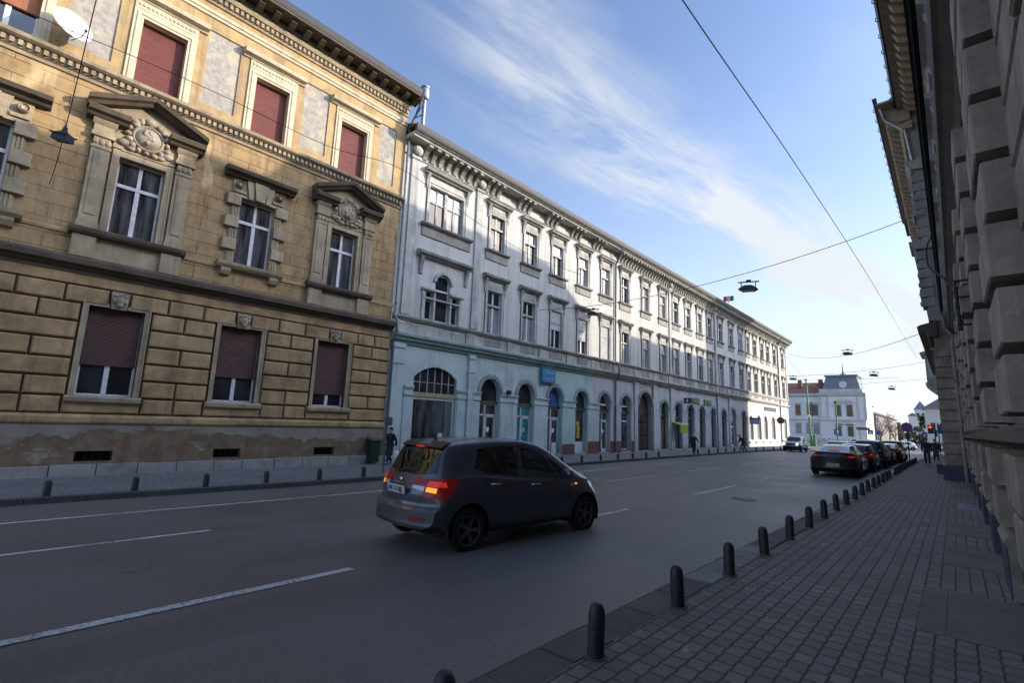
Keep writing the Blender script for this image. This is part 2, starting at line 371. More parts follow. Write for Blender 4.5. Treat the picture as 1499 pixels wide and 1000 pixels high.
def mats2():
    M['farhouse']=stone('far_grey_brown_render',(.20,.175,.155),.25,.4,.2)
    M['cream']=stone('cream_render',(.50,.44,.33),.15,.8,.1)
    M['archring']=stone('grimy_arch_moulding',(.25,.29,.295),.4,1.4,.4,(.1,.1,.1))
    M['fan_blue']=glass('blue_printed_fanlight',(.05,.09,.28),.2,.5); M['yellow']=plain('yellow_poster',(.45,.30,.03),.6,var=.4,scale=4); M['yellowgreen']=plain('yellow_green_cloth',(.27,.33,.02),.7,var=.25)
    M['redpaint']=plain('red_print',(.42,.035,.035),.5); M['blindpaper']=plain('pale_paper',(.42,.42,.40),.7); M['blindgrey']=glass('grey_blind_window',(.24,.245,.24),.3,.15); M['redcurtain']=glass('red_curtain_window',(.16,.055,.045),.25,.4)
    M['groove_grey']=stone('grey_gutter_grime',(.075,.072,.068),.35,1.5,.2)
    M['bark']=stone('grey_brown_bark',(.09,.07,.055),.3,3,.2); M['evergreen']=plain('dark_evergreen_leaves',(.018,.035,.018),.6,var=.5,scale=1.5); M['fargreen']=plain('far_conifer_leaves',(.06,.085,.065),.7,var=.4,scale=.6)
    M['lampmetal']=plain('dark_lamp_metal',(.035,.042,.052),.5,.4,.2); M['lampglass']=plain('grey_lamp_lens',(.10,.105,.10),.15); M['dishwhite']=plain('white_enamel',(.74,.74,.74),.4,0,.05)
    M['signred']=plain('sign_red',(.34,.022,.03),.4,0,.1); M['signblue']=plain('sign_blue',(.015,.085,.36),.4,0,.15); M['lampred']=emit('red_signal',(1,.04,.02),1.6,(.5,.02,.02))
    M['binlid']=plain('bin_lid_green',(.025,.075,.035),.5); M['signteal']=plain('turquoise_sign',(.03,.22,.36),.35,0,.25,2); M['signviolet']=plain('violet_sign_band',(.10,.12,.30),.35,0,.2,3); M['palelettering']=plain('pale_letters',(.15,.33,.48),.4)
    M['signgreen']=plain('green_letters',(.05,.22,.075),.4,0,.2); M['signgreen_dark']=plain('dark_green_board',(.022,.06,.035),.5); M['signpale']=plain('pale_blue_panel',(.36,.44,.62),.4,0,.08); M['letterblue']=plain('grey_blue_letters',(.13,.17,.26),.5)
    M['flagred']=plain('flag_red',(.5,.04,.04),.7); M['flagyellow']=plain('flag_yellow',(.62,.45,.04),.7); M['flagblue']=plain('flag_blue',(.03,.08,.35),.7)
    M['paint_grey']=carpaint('grey_metallic_paint',(.075,.080,.105),.15); M['paint_dark']=carpaint('charcoal_paint',(.022,.024,.026),.35); M['paint_black']=carpaint('black_paint',(.010,.010,.012)); M['paint_blue']=carpaint('dark_blue_paint',(.014,.026,.07)); M['paint_silver']=carpaint('silver_paint',(.36,.37,.39)); M['paint_white']=carpaint('white_paint',(.6,.6,.6),.15)
    M['plastic']=plain('black_plastic',(.013,.013,.014),.55); M['tyre']=plain('tyre_rubber',(.010,.010,.010),.85,0,.3,12); M['rimgrey']=plain('alloy_rim',(.17,.165,.16),.42,.7,.2); M['rimdark']=plain('dark_rim_well',(.012,.012,.012),.7); M['chrome']=plain('chrome',(.62,.63,.65),.18,1,.03)
    M['tail']=plain('red_lamp_lens',(.24,.008,.010),.18,0,.2); M['taillit']=emit('lit_tail_lamp',(1,.02,.01),.012,(.20,.005,.007)); M['brakelit']=emit('lit_brake_lens',(1,.05,.025),.13,(.45,.015,.015)); M['amberlit']=emit('lit_amber_lens',(1,.36,.02),.42,(.6,.22,.02)); M['revlens']=plain('clear_lamp_lens',(.55,.55,.56),.15,.2); M['reflector']=plain('red_reflector',(.22,.008,.012),.3)
    M['headlamp']=plain('headlamp_glass',(.42,.44,.46),.08,.4); M['headlit']=emit('lit_headlamp',(1,.95,.85),2.5,(.9,.9,.85)); M['platewhite']=plain('number_plate_white',(.60,.60,.58),.4); M['seat']=plain('dark_seat_cloth',(.02,.02,.022),.9)
    t=NT('car_window_glass'); t.set(Base_Color=(.010,.012,.014),Roughness=.03); t.b.inputs['Specular IOR Level'].default_value=.75; M['carglass']=t.m
    t=NT('tinted_car_glass'); g=t.n('ShaderNodeBsdfGlossy'); g.inputs['Roughness'].default_value=.02; g.inputs['Color'].default_value=(.85,.9,.9,1); tr=t.n('ShaderNodeBsdfTransparent'); tr.inputs['Color'].default_value=(.72,.80,.78,1)
    fr=t.n('ShaderNodeFresnel'); fr.inputs['IOR'].default_value=1.65; mx=t.n('ShaderNodeMixShader'); t.l(fr.outputs[0],mx.inputs[0]); t.l(tr.outputs[0],mx.inputs[1]); t.l(g.outputs[0],mx.inputs[2]); t.l(mx.outputs[0],t.out.inputs[0]); M['carglass_clear']=t.m
    t.m.name='tinted_car_glass'; k=t.m.copy(); k.name='dark_tinted_car_glass'; M['carglass_dark']=k
    for q in k.node_tree.nodes:
        if q.type=='BSDF_TRANSPARENT': q.inputs['Color'].default_value=(.16,.19,.19,1)
    M['cloth_black_hair']=plain('black_cap',(.012,.012,.014),.8); M['skin']=plain('skin',(.40,.24,.17),.55,0,.1); M['hair_dark']=plain('dark_hair',(.02,.016,.013),.6); M['hair_white']=plain('white_knit_cap',(.6,.6,.58),.8); M['cloth_black']=plain('black_cloth',(.020,.020,.024),.9,0,.3,8); M['cloth_navy']=plain('navy_cloth',(.022,.026,.045),.9,0,.3,8); M['cloth_brown']=plain('brown_trousers',(.06,.048,.04),.9,0,.3,8); M['cloth_olive']=plain('olive_coat',(.055,.05,.04),.9,0,.3,8); M['shoe']=plain('dark_shoe',(.012,.011,.01),.5); M['bagwhite']=plain('white_plastic_bag',(.55,.56,.58),.45,0,.1)
mats2()
# ------------------------------------------------------------------ facade building blocks (left side: d = distance out from the facade)
def arc(yc,zs,w,rise,n=14):
    """points of a segmental / semicircular arch from left to right"""
    r=(w*w/4+rise*rise)/(2*rise); cz=zs+rise-r; a=math.asin(min(1,w/2/r))
    if rise>w/2: a=PI-a
    return [(yc+r*math.sin(-a+2*a*k/n),cz+r*math.cos(-a+2*a*k/n)) for k in range(n+1)]
def wall(mb,X,y0,y1,z0,z1,ops,depth):
    """front sheet with openings (a,b,c,d[,rise]) and their reveals"""
    ys=sorted({y0,y1,*[v for o in ops for v in o[:2]]}); zs=sorted({z0,z1,*[v for o in ops for v in o[2:4]]})
    ys=[y for y in ys if y0<=y<=y1]; zs=[z for z in zs if z0<=z<=z1]
    for a,b in zip(ys,ys[1:]):
        for c,d in zip(zs,zs[1:]):
            m=((a+b)/2,(c+d)/2)
            if any(o[0]<m[0]<o[1] and o[2]<m[1]<o[3] for o in ops): continue
            mb.quad((X,a,c),(X,b,c),(X,b,d),(X,a,d))
    for o in ops:
        a,b,c,d=o[:4]; B=X-depth if X<-5 else X+depth
        if len(o)>4:
            rise=o[4]; zs_=d-rise; A=arc((a+b)/2,zs_,b-a,rise)
            h=len(A)//2
            mb.poly([(X,a,d)]+[(X,p[0],p[1]) for p in A[:h+1][::-1]]) if False else None
            for p,q in zip(A,A[1:]):
                mb.quad((X,p[0],p[1]),(X,q[0],q[1]),(X,q[0],d),(X,p[0],d))
                mb.quad((X,p[0],p[1]),(X,q[0],q[1]),(B,q[0],q[1]),(B,p[0],p[1]))
            top=zs_
        else:
            top=d; mb.quad((X,a,d),(X,b,d),(B,b,d),(B,a,d))
        mb.quad((X,a,c),(X,a,top),(B,a,top),(B,a,c)); mb.quad((X,b,c),(X,b,top),(B,b,top),(B,b,c)); mb.quad((X,a,c),(X,b,c),(B,b,c),(B,a,c))
def D(prof): return [(WX+d,z) for d,z in prof]
def cornice(prof,y0,y1,mb=None):
    mb=mb or MB(); mb.prism(D(prof),'y',y0,y1); return mb
def wframe(y0,y1,z0,z1,d,t=.07,mull=1,trans=.62,tw=.10,th=.06):
    mb=MB(); X=WX+d
    mb.box(X-th,X,y0,y0+t,z0,z1); mb.box(X-th,X,y1-t,y1,z0,z1); mb.box(X-th,X,y0+t,y1-t,z0,z0+t); mb.box(X-th,X,y0+t,y1-t,z1-t,z1)
    zt=z0+(z1-z0)*trans if trans else z1-t
    if trans: mb.box(X-th,X+.03,y0+t,y1-t,zt-tw/2,zt+tw/2)
    for k in range(mull):
        yc=y0+(y1-y0)*(k+1)/(mull+1)
        mb.box(X-th,X+.015,yc-tw*.55,yc+tw*.55,z0+t,zt-(tw/2 if trans else 0))
        if trans: mb.box(X-th,X+.01,yc-tw*.45,yc+tw*.45,zt+tw/2,z1-t)
    return mb
def pane(y0,y1,z0,z1,d,tilt=0):
    mb=MB(); X=WX+d; mb.quad((X,y0,z0),(X+tilt,y1,z0),(X+tilt,y1,z1),(X,y0,z1)); return mb
# ------------------------------------------------------------------ the ochre house
def ochre_house():
    Y0,Y1=-6.6,13.42
    T=thing('ochre_house',(WX,3.4,wz(3.4)),'soot-stained ochre three-storey townhouse with rusticated ground floor and oxblood shutters','building','old houses facing the sun')
    wins=[-4.9,-1.05,2.80,6.66,10.50]
    pil={2.80,10.50}
    # base
    m=MB(); vents=[(y-.47,y+.47,.0,.33) for y in wins]
    wall(m,WX+.10,Y0,Y1,-.75,1.2,vents,.35); m.quad((WX+.10,Y1,-.75),(WX-.2,Y1,-.75),(WX-.2,Y1,1.2),(WX+.10,Y1,1.2)); m.build('plinth',M['peel'],T)
    for y in wins:
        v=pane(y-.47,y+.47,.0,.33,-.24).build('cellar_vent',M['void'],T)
        b=MB()
        for k in range(5): b.box(WX-.06,WX-.035,y-.40+k*.2-.012,y-.40+k*.2+.012,.0,.33)
        b.build('grille',M['iron'],v)
    m=MB(); y=Y0; rr=random.Random(3)
    while y<Y1:
        w=rr.uniform(.85,1.25); e=min(y+w,Y1+.05); o=rr.uniform(-.015,.015)
        m.box(WX+.05,WX+.22+o,y+.012,e-.012,-.75,-.085+o); m.box(WX+.04,WX+.17,e-.012,e+.012,-.75,-.12); y=e
    m.build('base_course',M['kerbstone'],T,bevel=.02)
    cornice([(0,1.2),(.15,1.2),(.17,1.26),(.17,1.38),(.06,1.48),(0,1.48)],Y0,Y1).build('plinth_moulding',M['block'],T)
    # rusticated ground floor
    gops=[(y-.74,y+.74,2.07,4.97) for y in wins]
    m=MB(); wall(m,WX,Y0,Y1,1.48,5.6,gops,.30); m.quad((WX,Y1,-.75),(WX-8,Y1,-.75),(WX-8,Y1,18.5),(WX,Y1,18.5)); m.build('joint_ground',M['groove'],T)
    m=MB(); rows=[1.49,2.04]+[2.04+.59*k for k in range(1,6)]+[5.56]; g=.028; ch=.042; rr=random.Random(5)
    for k,(a,b) in enumerate(zip(rows,rows[1:])):
        segs=[]
        if k==0 or k==len(rows)-2:
            off=.0 if k else .65
            ed=[Y0]+[y for c_ in wins for y in ((c_-1.92+.64,c_-.64+.0,c_+.64,c_+1.28) if k else (c_-1.92,c_-1.0,c_+1.0))]+[Y1]
            ed=sorted({round(v,3) for v in ed if Y0<=v<=Y1})
            if k:   # top row stops at the carved heads
                for p,q in zip(ed,ed[1:]):
                    for c_ in wins:
                        pass
                for c0,c1 in zip([None]+wins,wins+[None]):
                    s=Y0 if c0 is None else c0+.27; e=Y1 if c1 is None else c1-.27
                    n=3 if (e-s)>2.5 else 2
                    for j in range(n): segs.append((s+(e-s)*j/n,s+(e-s)*(j+1)/n))
            else:
                segs=list(zip(ed,ed[1:]))
        else:
            for c0,c1 in zip([None]+wins,wins+[None]):
                s=Y0 if c0 is None else c0+.93; e=Y1 if c1 is None else c1-.93
                n=1 if k%2==0 else 2
                if e-s<1.2: n=1
                for j in range(n): segs.append((s+(e-s)*j/n,s+(e-s)*(j+1)/n))
        for s,e in segs:
            if e-s<.1: continue
            j=rr.uniform(-.008,.008)
            m.frustum(WX,WX+.105+j,s+g,e-g,a+g,b-g,ch)
    m.build('rusticated_block',M['block'],T)
    cornice([(0,5.58),(.07,5.6),(.07,5.92),(0,5.92)],Y0,Y1).build('frieze',M['block'],T)
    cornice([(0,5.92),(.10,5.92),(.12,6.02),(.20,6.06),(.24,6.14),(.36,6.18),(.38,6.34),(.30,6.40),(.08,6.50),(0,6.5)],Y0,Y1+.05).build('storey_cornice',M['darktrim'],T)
    # ground windows
    w0=None
    for i,y in enumerate(wins):
        w=wframe(y-.74,y+.74,2.07,4.97,-.2,trans=0,tw=.12).build('window',M['frame'],T)
        pane(y-.72,y+.72,2.09,4.95,-.225,.01).build('pane',M['glass'],w)
        drop=[3.1,3.1,3.12,3.06,2.66][i]
        s=MB(); s.box(WX-.19,WX-.15,y-.70,y+.70,drop,4.97); s.box(WX-.2,WX-.135,y-.71,y+.71,drop-.05,drop); s.build('shutter',M['shutter_brown'],w)
        s=MB()
        for a,b,c_,d in ((y-.90,y-.745,2.07,5.1),(y+.745,y+.90,2.07,5.1),(y-.745,y-.24,4.975,5.1),(y+.24,y+.745,4.975,5.1)):
            s.box(WX,WX+.075,a,b,c_,d); 
        for a,b in ((y-.90,y-.86),(y+.86,y+.90)): s.box(WX,WX+.11,a,b,2.07,5.1)
        s.build('surround',M['trim'],w)
        s=MB(); s.prism(D([(0,1.80),(.14,1.84),(.22,1.88),(.24,2.0),(.20,2.05),(0,2.065)]),'y',y-.97,y+.97); s.build('sill',M['trim'],w)
        k=MB(); mask(k,WX+.08,y,5.2); k.build('carved_head',M['carve'],w,smooth=50)
    # first floor
    fops=[(y-.66,y+.66,7.46,10.2) for y in wins]
    m=MB(); wall(m,WX,Y0,Y1,6.45,12.45,fops,.32); m.build('first_floor_wall',M['ochre'],T)
    cornice([(0,7.16),(.035,7.17),(.05,7.24),(.035,7.31),(0,7.32)],Y0,Y1).build('sill_band',M['ochre_plain'],T)
    for y in wins:
        w=wframe(y-.66,y+.66,7.46,10.2,-.2,t=.07,mull=1,trans=.665,tw=.12).build('window',M['frame'],T)
        pane(y-.64,y+.64,7.48,10.18,-.228,.012).build('pane',M['dimcurtain'],w)
        if round(y,2) in pil: aedicule(w,y)
        else: gibbs(w,y)
    # dentilled sill course
    m=cornice([(0,12.40),(.06,12.42),(.08,12.52),(.14,12.56),(.14,12.78),(.26,12.80),(.34,12.86),(.36,12.97),(.26,13.03),(.05,13.08),(0,13.08)],Y0,Y1+.05)
    y=Y0+.03
    while y<Y1-.1: m.box(WX+.14,WX+.235,y,y+.105,12.60,12.76); y+=.19
    m.build('dentil_course',M['trim'],T)
    # second floor
    tops=[(y-.68,y+.68,13.12,15.6) for y in wins]; pan=[(a+1.34,b-1.34,13.45,16.6) for a,b in zip(wins,wins[1:])]+[(wins[-1]+1.42,12.86,13.45,16.6),(-6.5,wins[0]-1.34,13.45,16.6)]
    m=MB(); wall(m,WX,Y0,Y1,13.05,17.2,tops+pan,.06); m.build('second_floor_wall',M['ochre_plain'],T)
    m=MB()
    for a,b,c_,d in pan: m.quad((WX-.055,a,c_),(WX-.055,b,c_),(WX-.055,b,d),(WX-.055,a,d))
    build_split(m,'bare_plaster_panel',M['rough'],T)
    for i,y in enumerate(wins):
        w=wframe(y-.68,y+.68,13.12,15.6,-.30,trans=0,tw=.12).build('window',M['frame'],T)
        r=MB(); 
        for a,b,c_,d in ((y-.68,y-.68,13.12,15.6),(y+.68,y+.68,13.12,15.6)): r.quad((WX-.055,a,c_),(WX-.38,a,c_),(WX-.38,a,d),(WX-.055,a,d))
        r.quad((WX-.055,y-.68,15.6),(WX-.055,y+.68,15.6),(WX-.38,y+.68,15.6),(WX-.38,y-.68,15.6)); r.quad((WX-.055,y-.68,13.12),(WX-.055,y+.68,13.12),(WX-.38,y+.68,13.12),(WX-.38,y-.68,13.12))
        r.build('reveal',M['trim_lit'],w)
        pane(y-.66,y+.66,13.14,15.58,-.335,.01).build('pane',M['glass'],w)
        dz=[13.12,13.98,13.12,13.12,13.12][i]
        s=MB(); s.box(WX-.29,WX-.24,y-.675,y+.675,dz+.01,15.6); s.build('shutter',M['shutter_orange' if i==1 else 'shutter'],w)
        s=MB(); 
        for k,(o,dd) in enumerate(((.0,.06),(.10,.09),(.2,.06))):
            a,b=y-.68-o-.10,y-.68-o
            s.box(WX,WX+dd,a,b-.002,13.1,15.6+o+.10); s.box(WX,WX+dd,2*y-b+.002,2*y-a,13.1,15.6+o+.10); s.box(WX,WX+dd-.002,b,2*y-b,15.6+o+.002,15.6+o+.098)
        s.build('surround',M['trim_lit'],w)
        h=MB(); h.box(WX,WX+.05,y-.98,y+.98,15.92,16.24)
        for k in range(14): h.ball((WX+.06,y-.85+k*.131,16.08),.03,.055,.05,8,5)
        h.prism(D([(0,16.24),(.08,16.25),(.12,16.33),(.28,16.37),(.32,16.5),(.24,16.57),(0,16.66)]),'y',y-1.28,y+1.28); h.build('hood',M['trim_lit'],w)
    # entablature and eaves
    m=cornice([(0,17.1),(.06,17.12),(.08,17.22),(.12,17.24),(.14,17.36),(.06,17.42),(0,17.42)],Y0,Y1); m.build('architrave',M['trim_lit'],T)
    cornice([(0,17.40),(.03,17.42),(.03,17.66),(0,17.66)],Y0,Y1).build('frieze',M['ochre_plain'],T)
    m=cornice([(0,17.64),(.10,17.66),(.12,17.76),(.12,17.98),(.24,18.0),(.28,18.1),(.28,18.22),(0,18.22)],Y0,Y1)
    y=Y0+.03
    while y<Y1-.08: m.box(WX+.12,WX+.21,y,y+.11,17.78,17.96); y+=.2
    m.build('dentil_course',M['trim'],T)
    m=MB(); m.box(WX-.2,WX+1.0,Y0,Y1+.12,18.52,18.60); m.build('eave_soffit',M['soffit'],T)
    m=MB(); y=Y0+.2
    m.prism(D([(0,18.2),(.30,18.22),(.34,18.34),(.34,18.52),(0,18.52)]),'y',Y0,Y1)
    while y<Y1: m.prism(D([(.34,18.24),(.62,18.30),(.80,18.40),(.82,18.52),(.34,18.52)]),'y',y,y+.24); y+=.66
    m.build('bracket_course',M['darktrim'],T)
    cornice([(.92,18.6),(1.0,18.6),(1.04,18.66),(1.06,18.80),(1.10,18.92),(1.02,18.96),(.92,18.9)],Y0,Y1+.14).build('gutter',M['gutter'],T,smooth=40)
    m=MB(); m.prism([(WX+1.05,18.9),(WX-6,22.3),(WX-12,18.9)],'y',Y0,Y1+.1); m.build('roof',M['roof'],T)
    # downpipe at the party wall
    p=MB(); x=WX+.16; yy=13.52
    p.tube([(WX+1.0,13.62,18.55),(WX+.55,13.6,17.7),(x+.02,yy,17.1),(x,yy,16.6),(x,yy,6.75),(x+.24,yy,6.45),(x+.24,yy,5.9),(x,yy,5.55),(x-.02,yy,-.4)],.062,8)
    for z in (15.2,12.0,9.2,7.4,4.0,1.8): p.lathe([(.076,-.04),(.076,.04)],(x if z>6 else x-.01,yy,z),10)
    p.build('downpipe',M['pipe'],T,smooth=40)
    p=MB(); c0=(WX+.92,13.80,18.25)
    p.lathe([(.10,0),(.10,.22),(.19,.3),(.23,.36),(.23,.86),(.21,.9),(.24,.93),(.24,1.0),(.1,1.04)],c0,16); p.tube([(WX+.92,13.80,18.35),(WX+.90,13.80,17.05)],.10,10); p.build('flue',M['zinc'],T,smooth=40)
    p=MB(); p.tube([(WX+.88,13.7,17.6),(WX+.45,13.6,17.55)],.025,5); p.tube([(WX+.9,13.7,18.1),(WX+.35,13.5,17.4)],.02,5); p.build('flue_bracket',M['iron'],T)
    # patched cable scars on the wall left of the dish
    return T
def mask(k,X,y,z):
    """keystone with a carved bearded face"""
    k.prism([(y-.20,z-.26),(y+.20,z-.26),(y+.25,z+.33),(y-.25,z+.33)],'x',X-.06,X+.06)
    k.ball((X+.09,y,z+.03),.12,.135,.19); k.ball((X+.20,y,z+.02),.045,.03,.06); k.ball((X+.17,y-.055,z+.09),.03,.03,.02); k.ball((X+.17,y+.055,z+.09),.03,.03,.02)
    k.ball((X+.15,y,z-.12),.08,.09,.09); k.ball((X+.17,y,z-.055),.035,.055,.02)
    for s in (-1,1):
        k.ball((X+.08,y+s*.15,z+.05),.07,.06,.12); k.ball((X+.09,y+s*.11,z+.19),.08,.08,.06)
    k.ball((X+.1,y,z+.22),.09,.1,.06)
def aedicule(w,y):
    s=MB()
    for a,b in ((y-.86,y-.662),(y+.662,y+.86)): s.box(WX,WX+.10,a,b,7.46,10.2)
    s.box(WX,WX+.10,y-.86,y+.86,10.202,10.42); s.box(WX,WX+.13,y-.66,y+.66,10.42,10.47)
    for sg in (-1,1): s.box(WX+.1,WX+.13,y+sg*.84-.03,y+sg*.84+.03,7.46,10.4)
    s.build('surround',M['trim'],w)
    p=MB()
    for sg in (-1,1):
        c_=y+sg*1.18
        p.box(WX,WX+.15,c_-.25,c_+.25,7.62,10.22)
        p.frustum(WX+.15,WX+.18,c_-.17,c_+.17,7.9,10.1,.03)
        p.box(WX,WX+.19,c_-.29,c_+.29,7.47,7.62); p.box(WX,WX+.17,c_-.27,c_+.27,7.62,7.70)
        p.box(WX,WX+.18,c_-.27,c_+.27,10.22,10.3)
        for j in range(3): p.ball((WX+.18,c_-.16+j*.16,10.45),.06,.09,.12,8,5)
        p.box(WX,WX+.18,c_-.22,c_+.22,10.3,10.62); p.box(WX,WX+.24,c_-.31,c_+.31,10.62,10.75); p.box(WX,WX+.2,c_-.27,c_+.27,10.75,11.02)
        p.prism(D([(0,11.02),(.2,11.03),(.26,11.12),(.30,11.2),(0,11.2)]),'y',c_-.32,c_+.32)
    build_split(p,'pilaster',M['trim'],w)
    h=MB()
    for sg in (-1,1):   # broken base cornice
        a,b=(y-1.68,y-.58) if sg<0 else (y+.58,y+1.68)
        h.prism(D([(0,11.2),(.34,11.22),(.40,11.30),(.52,11.36),(.56,11.50),(.5,11.56),(0,11.56)]),'y',a,b)
        # raking cornice
        y0_,y1_=(y-1.72,y) ; z0_,z1_=11.54,12.28
        pr=[(0,0),(.36,.0),(.44,.1),(.56,.14),(.60,.28),(.5,.34),(0,.34)]
        A=[(WX+d,y+sg*1.72,z0_+z) for d,z in pr]; B=[(WX+d,y,z1_+z) for d,z in pr]
        i=[h.P(q) for q in A]; j=[h.P(q) for q in B]; n=len(pr)
        for k in range(n): h.f.append([i[k],i[(k+1)%n],j[(k+1)%n],j[k]])
        h.f.append(i[::-1])
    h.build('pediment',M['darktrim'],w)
    t=MB(); t.prism([(y-1.5,11.2),(y+1.5,11.2),(y+1.5,11.58),(y,12.3),(y-1.5,11.58)],'x',WX,WX+.10)
    t.box(WX,WX+.09,y-.9,y+.9,10.47,11.2); t.build('tympanum',M['trim'],w)
    c=MB(); rr=random.Random(int(y*10)); zc=11.12
    n=20   # shield
    c.lathe([(.0,.30),(.20,.27),(.33,.20),(.38,.12),(.42,.16),(.47,.14),(.50,.04),(.5,.0)],(WX+.06,y,zc),24,'x')
    for k in range(16):
        a=2*PI*k/16; rr_=.52+rr.uniform(-.03,.06); c.ball((WX+.14,y+rr_*math.cos(a)*1.12,zc+rr_*math.sin(a)*1.05),.11,rr.uniform(.08,.14),rr.uniform(.07,.13),8,5)
    for k in range(9): c.ball((WX+.33,y+rr.uniform(-.2,.2),zc+rr.uniform(-.22,.22)),.05,.07,.08,7,5)
    for sg in (-1,1):
        c.ball((WX+.12,y+sg*.62,zc-.38),.1,.2,.13,8,5); c.ball((WX+.12,y+sg*.42,zc-.52),.09,.17,.09,8,5); c.ball((WX+.12,y+sg*.40,zc+.48),.12,.17,.12,8,5)
    c.ball((WX+.15,y,zc+.62),.14,.2,.16,8,6)
    c.build('cartouche',M['carve'],w,smooth=60)
    s=MB(); s.prism(D([(0,7.18),(.26,7.22),(.32,7.30),(.34,7.40),(.28,7.45),(0,7.465)]),'y',y-1.58,y+1.58); s.build('sill',M['darktrim'],w)
    s=MB()
    for sg in (-1,1): s.box(WX,WX+.19,y+sg*1.18-.30,y+sg*1.18+.30,6.48,7.2)
    s.box(WX,WX+.06,y-.88,y+.88,6.5,7.19); build_split(s,'pedestal',M['trim'],w,gap=-.01)
def gibbs(w,y):
    b=MB()
    for sg in (-1,1):
        for k in range(6):
            z=7.5+k*.46; big=(k%2==1)
            wd=.50 if big else .30; a,c_=(y+sg*.665,y+sg*(.665+wd)); a,c_=min(a,c_),max(a,c_)
            if big: b.frustum(WX,WX+.17,a,c_,z+.01,z+.45,.02)
            else:
                b.box(WX,WX+.05,a,c_,z,z+.46)
                for q in (.05,.14,.23): b.box(WX+.05,WX+.085,y+sg*(.665+q)-.022,y+sg*(.665+q)+.022,z+.01,z+.45)
    build_split(b,'quoin_block',M['trim'],w)
    s=MB(); s.box(WX,WX+.10,y-.95,y+.95,10.20,10.30); s.box(WX,WX+.06,y-1.0,y+1.0,10.3,10.93)
    for o,t in ((0,.27),(-.40,.14),(.40,.14)):
        s.prism([(y+o*.8-t*.6,10.2),(y+o*.8+t*.6,10.2),(y+o+t,10.93),(y+o-t,10.93)],'x',WX+.05,WX+(.25 if o==0 else .17))
    for sg in (-1,1):
        s.lathe([(.0,.16),(.07,.18),(.09,.12),(.13,.2),(.15,.17),(.15,0)],(WX+.04,y+sg*.78,10.68),14,'x'); s.box(WX,WX+.13,y+sg*.74-.22,y+sg*.74+.22,10.36,10.47)
    s.build('lintel',M['trim'],w)
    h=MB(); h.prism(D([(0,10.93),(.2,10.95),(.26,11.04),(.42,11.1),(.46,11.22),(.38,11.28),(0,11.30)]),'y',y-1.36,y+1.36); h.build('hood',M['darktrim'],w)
    s=MB(); s.prism(D([(0,7.2),(.2,7.22),(.28,7.32),(.30,7.42),(.24,7.45),(0,7.465)]),'y',y-1.22,y+1.22)
    for sg in (-1,1): s.prism(D([(0,6.92),(.14,6.95),(.22,7.1),(.22,7.2),(0,7.2)]),'y',y+sg*.9-.17,y+sg*.9+.17)
    s.build('sill',M['trim'],w)
# ------------------------------------------------------------------ the long pale terrace and the bank at its far end
TOPW=[20.70,24.0,27.08,30.40,33.68,36.9,40.72,44.35,47.35,50.52,53.78,56.82,60.4,64.35,68.1]
BANKW=[71.25,74.5,78.05,81.2,84.9,89.8]
def hood(y,w,z,dz=.35):
    h=MB(); a,b=y-w/2-.45,y+w/2+.45
    h.prism(D([(0,z),(.16,z+.01),(.20,z+.08),(.32,z+.12),(.36,z+.24),(.28,z+.30),(0,z+.34)]),'y',a,b)
    for s in (-1,1):
        c_=y+s*(w/2+.22); h.prism(D([(0,z-.85),(.07,z-.83),(.10,z-.6),(.08,z-.45),(.16,z-.22),(.24,z),(0,z)]),'y',c_-.09,c_+.09)
    return h
def surround(y,w,z0,z1,t=.2,d=.05):
    s=MB(); a,b=y-w/2,y+w/2
    s.box(WX,WX+d,a-t,a-.002,z0,z1+t); s.box(WX,WX+d,b+.002,b+t,z0,z1+t); s.box(WX,WX+d-.003,a-.002,b+.002,z1+.002,z1+t)
    s.box(WX,WX+d+.03,a-t,a-t+.05,z0,z1+t); s.box(WX,WX+d+.03,b+t-.05,b+t,z0,z1+t); s.box(WX+d-.003,WX+d+.028,a-t+.05,b+t-.05,z1+t-.05,z1+t)
    return s
def tframe(y,w,z0,z1,d=-.16,split=.66):
    return wframe(y-w/2,y+w/2,z0,z1,d,t=.06,mull=1,trans=split,tw=.12,th=.05)
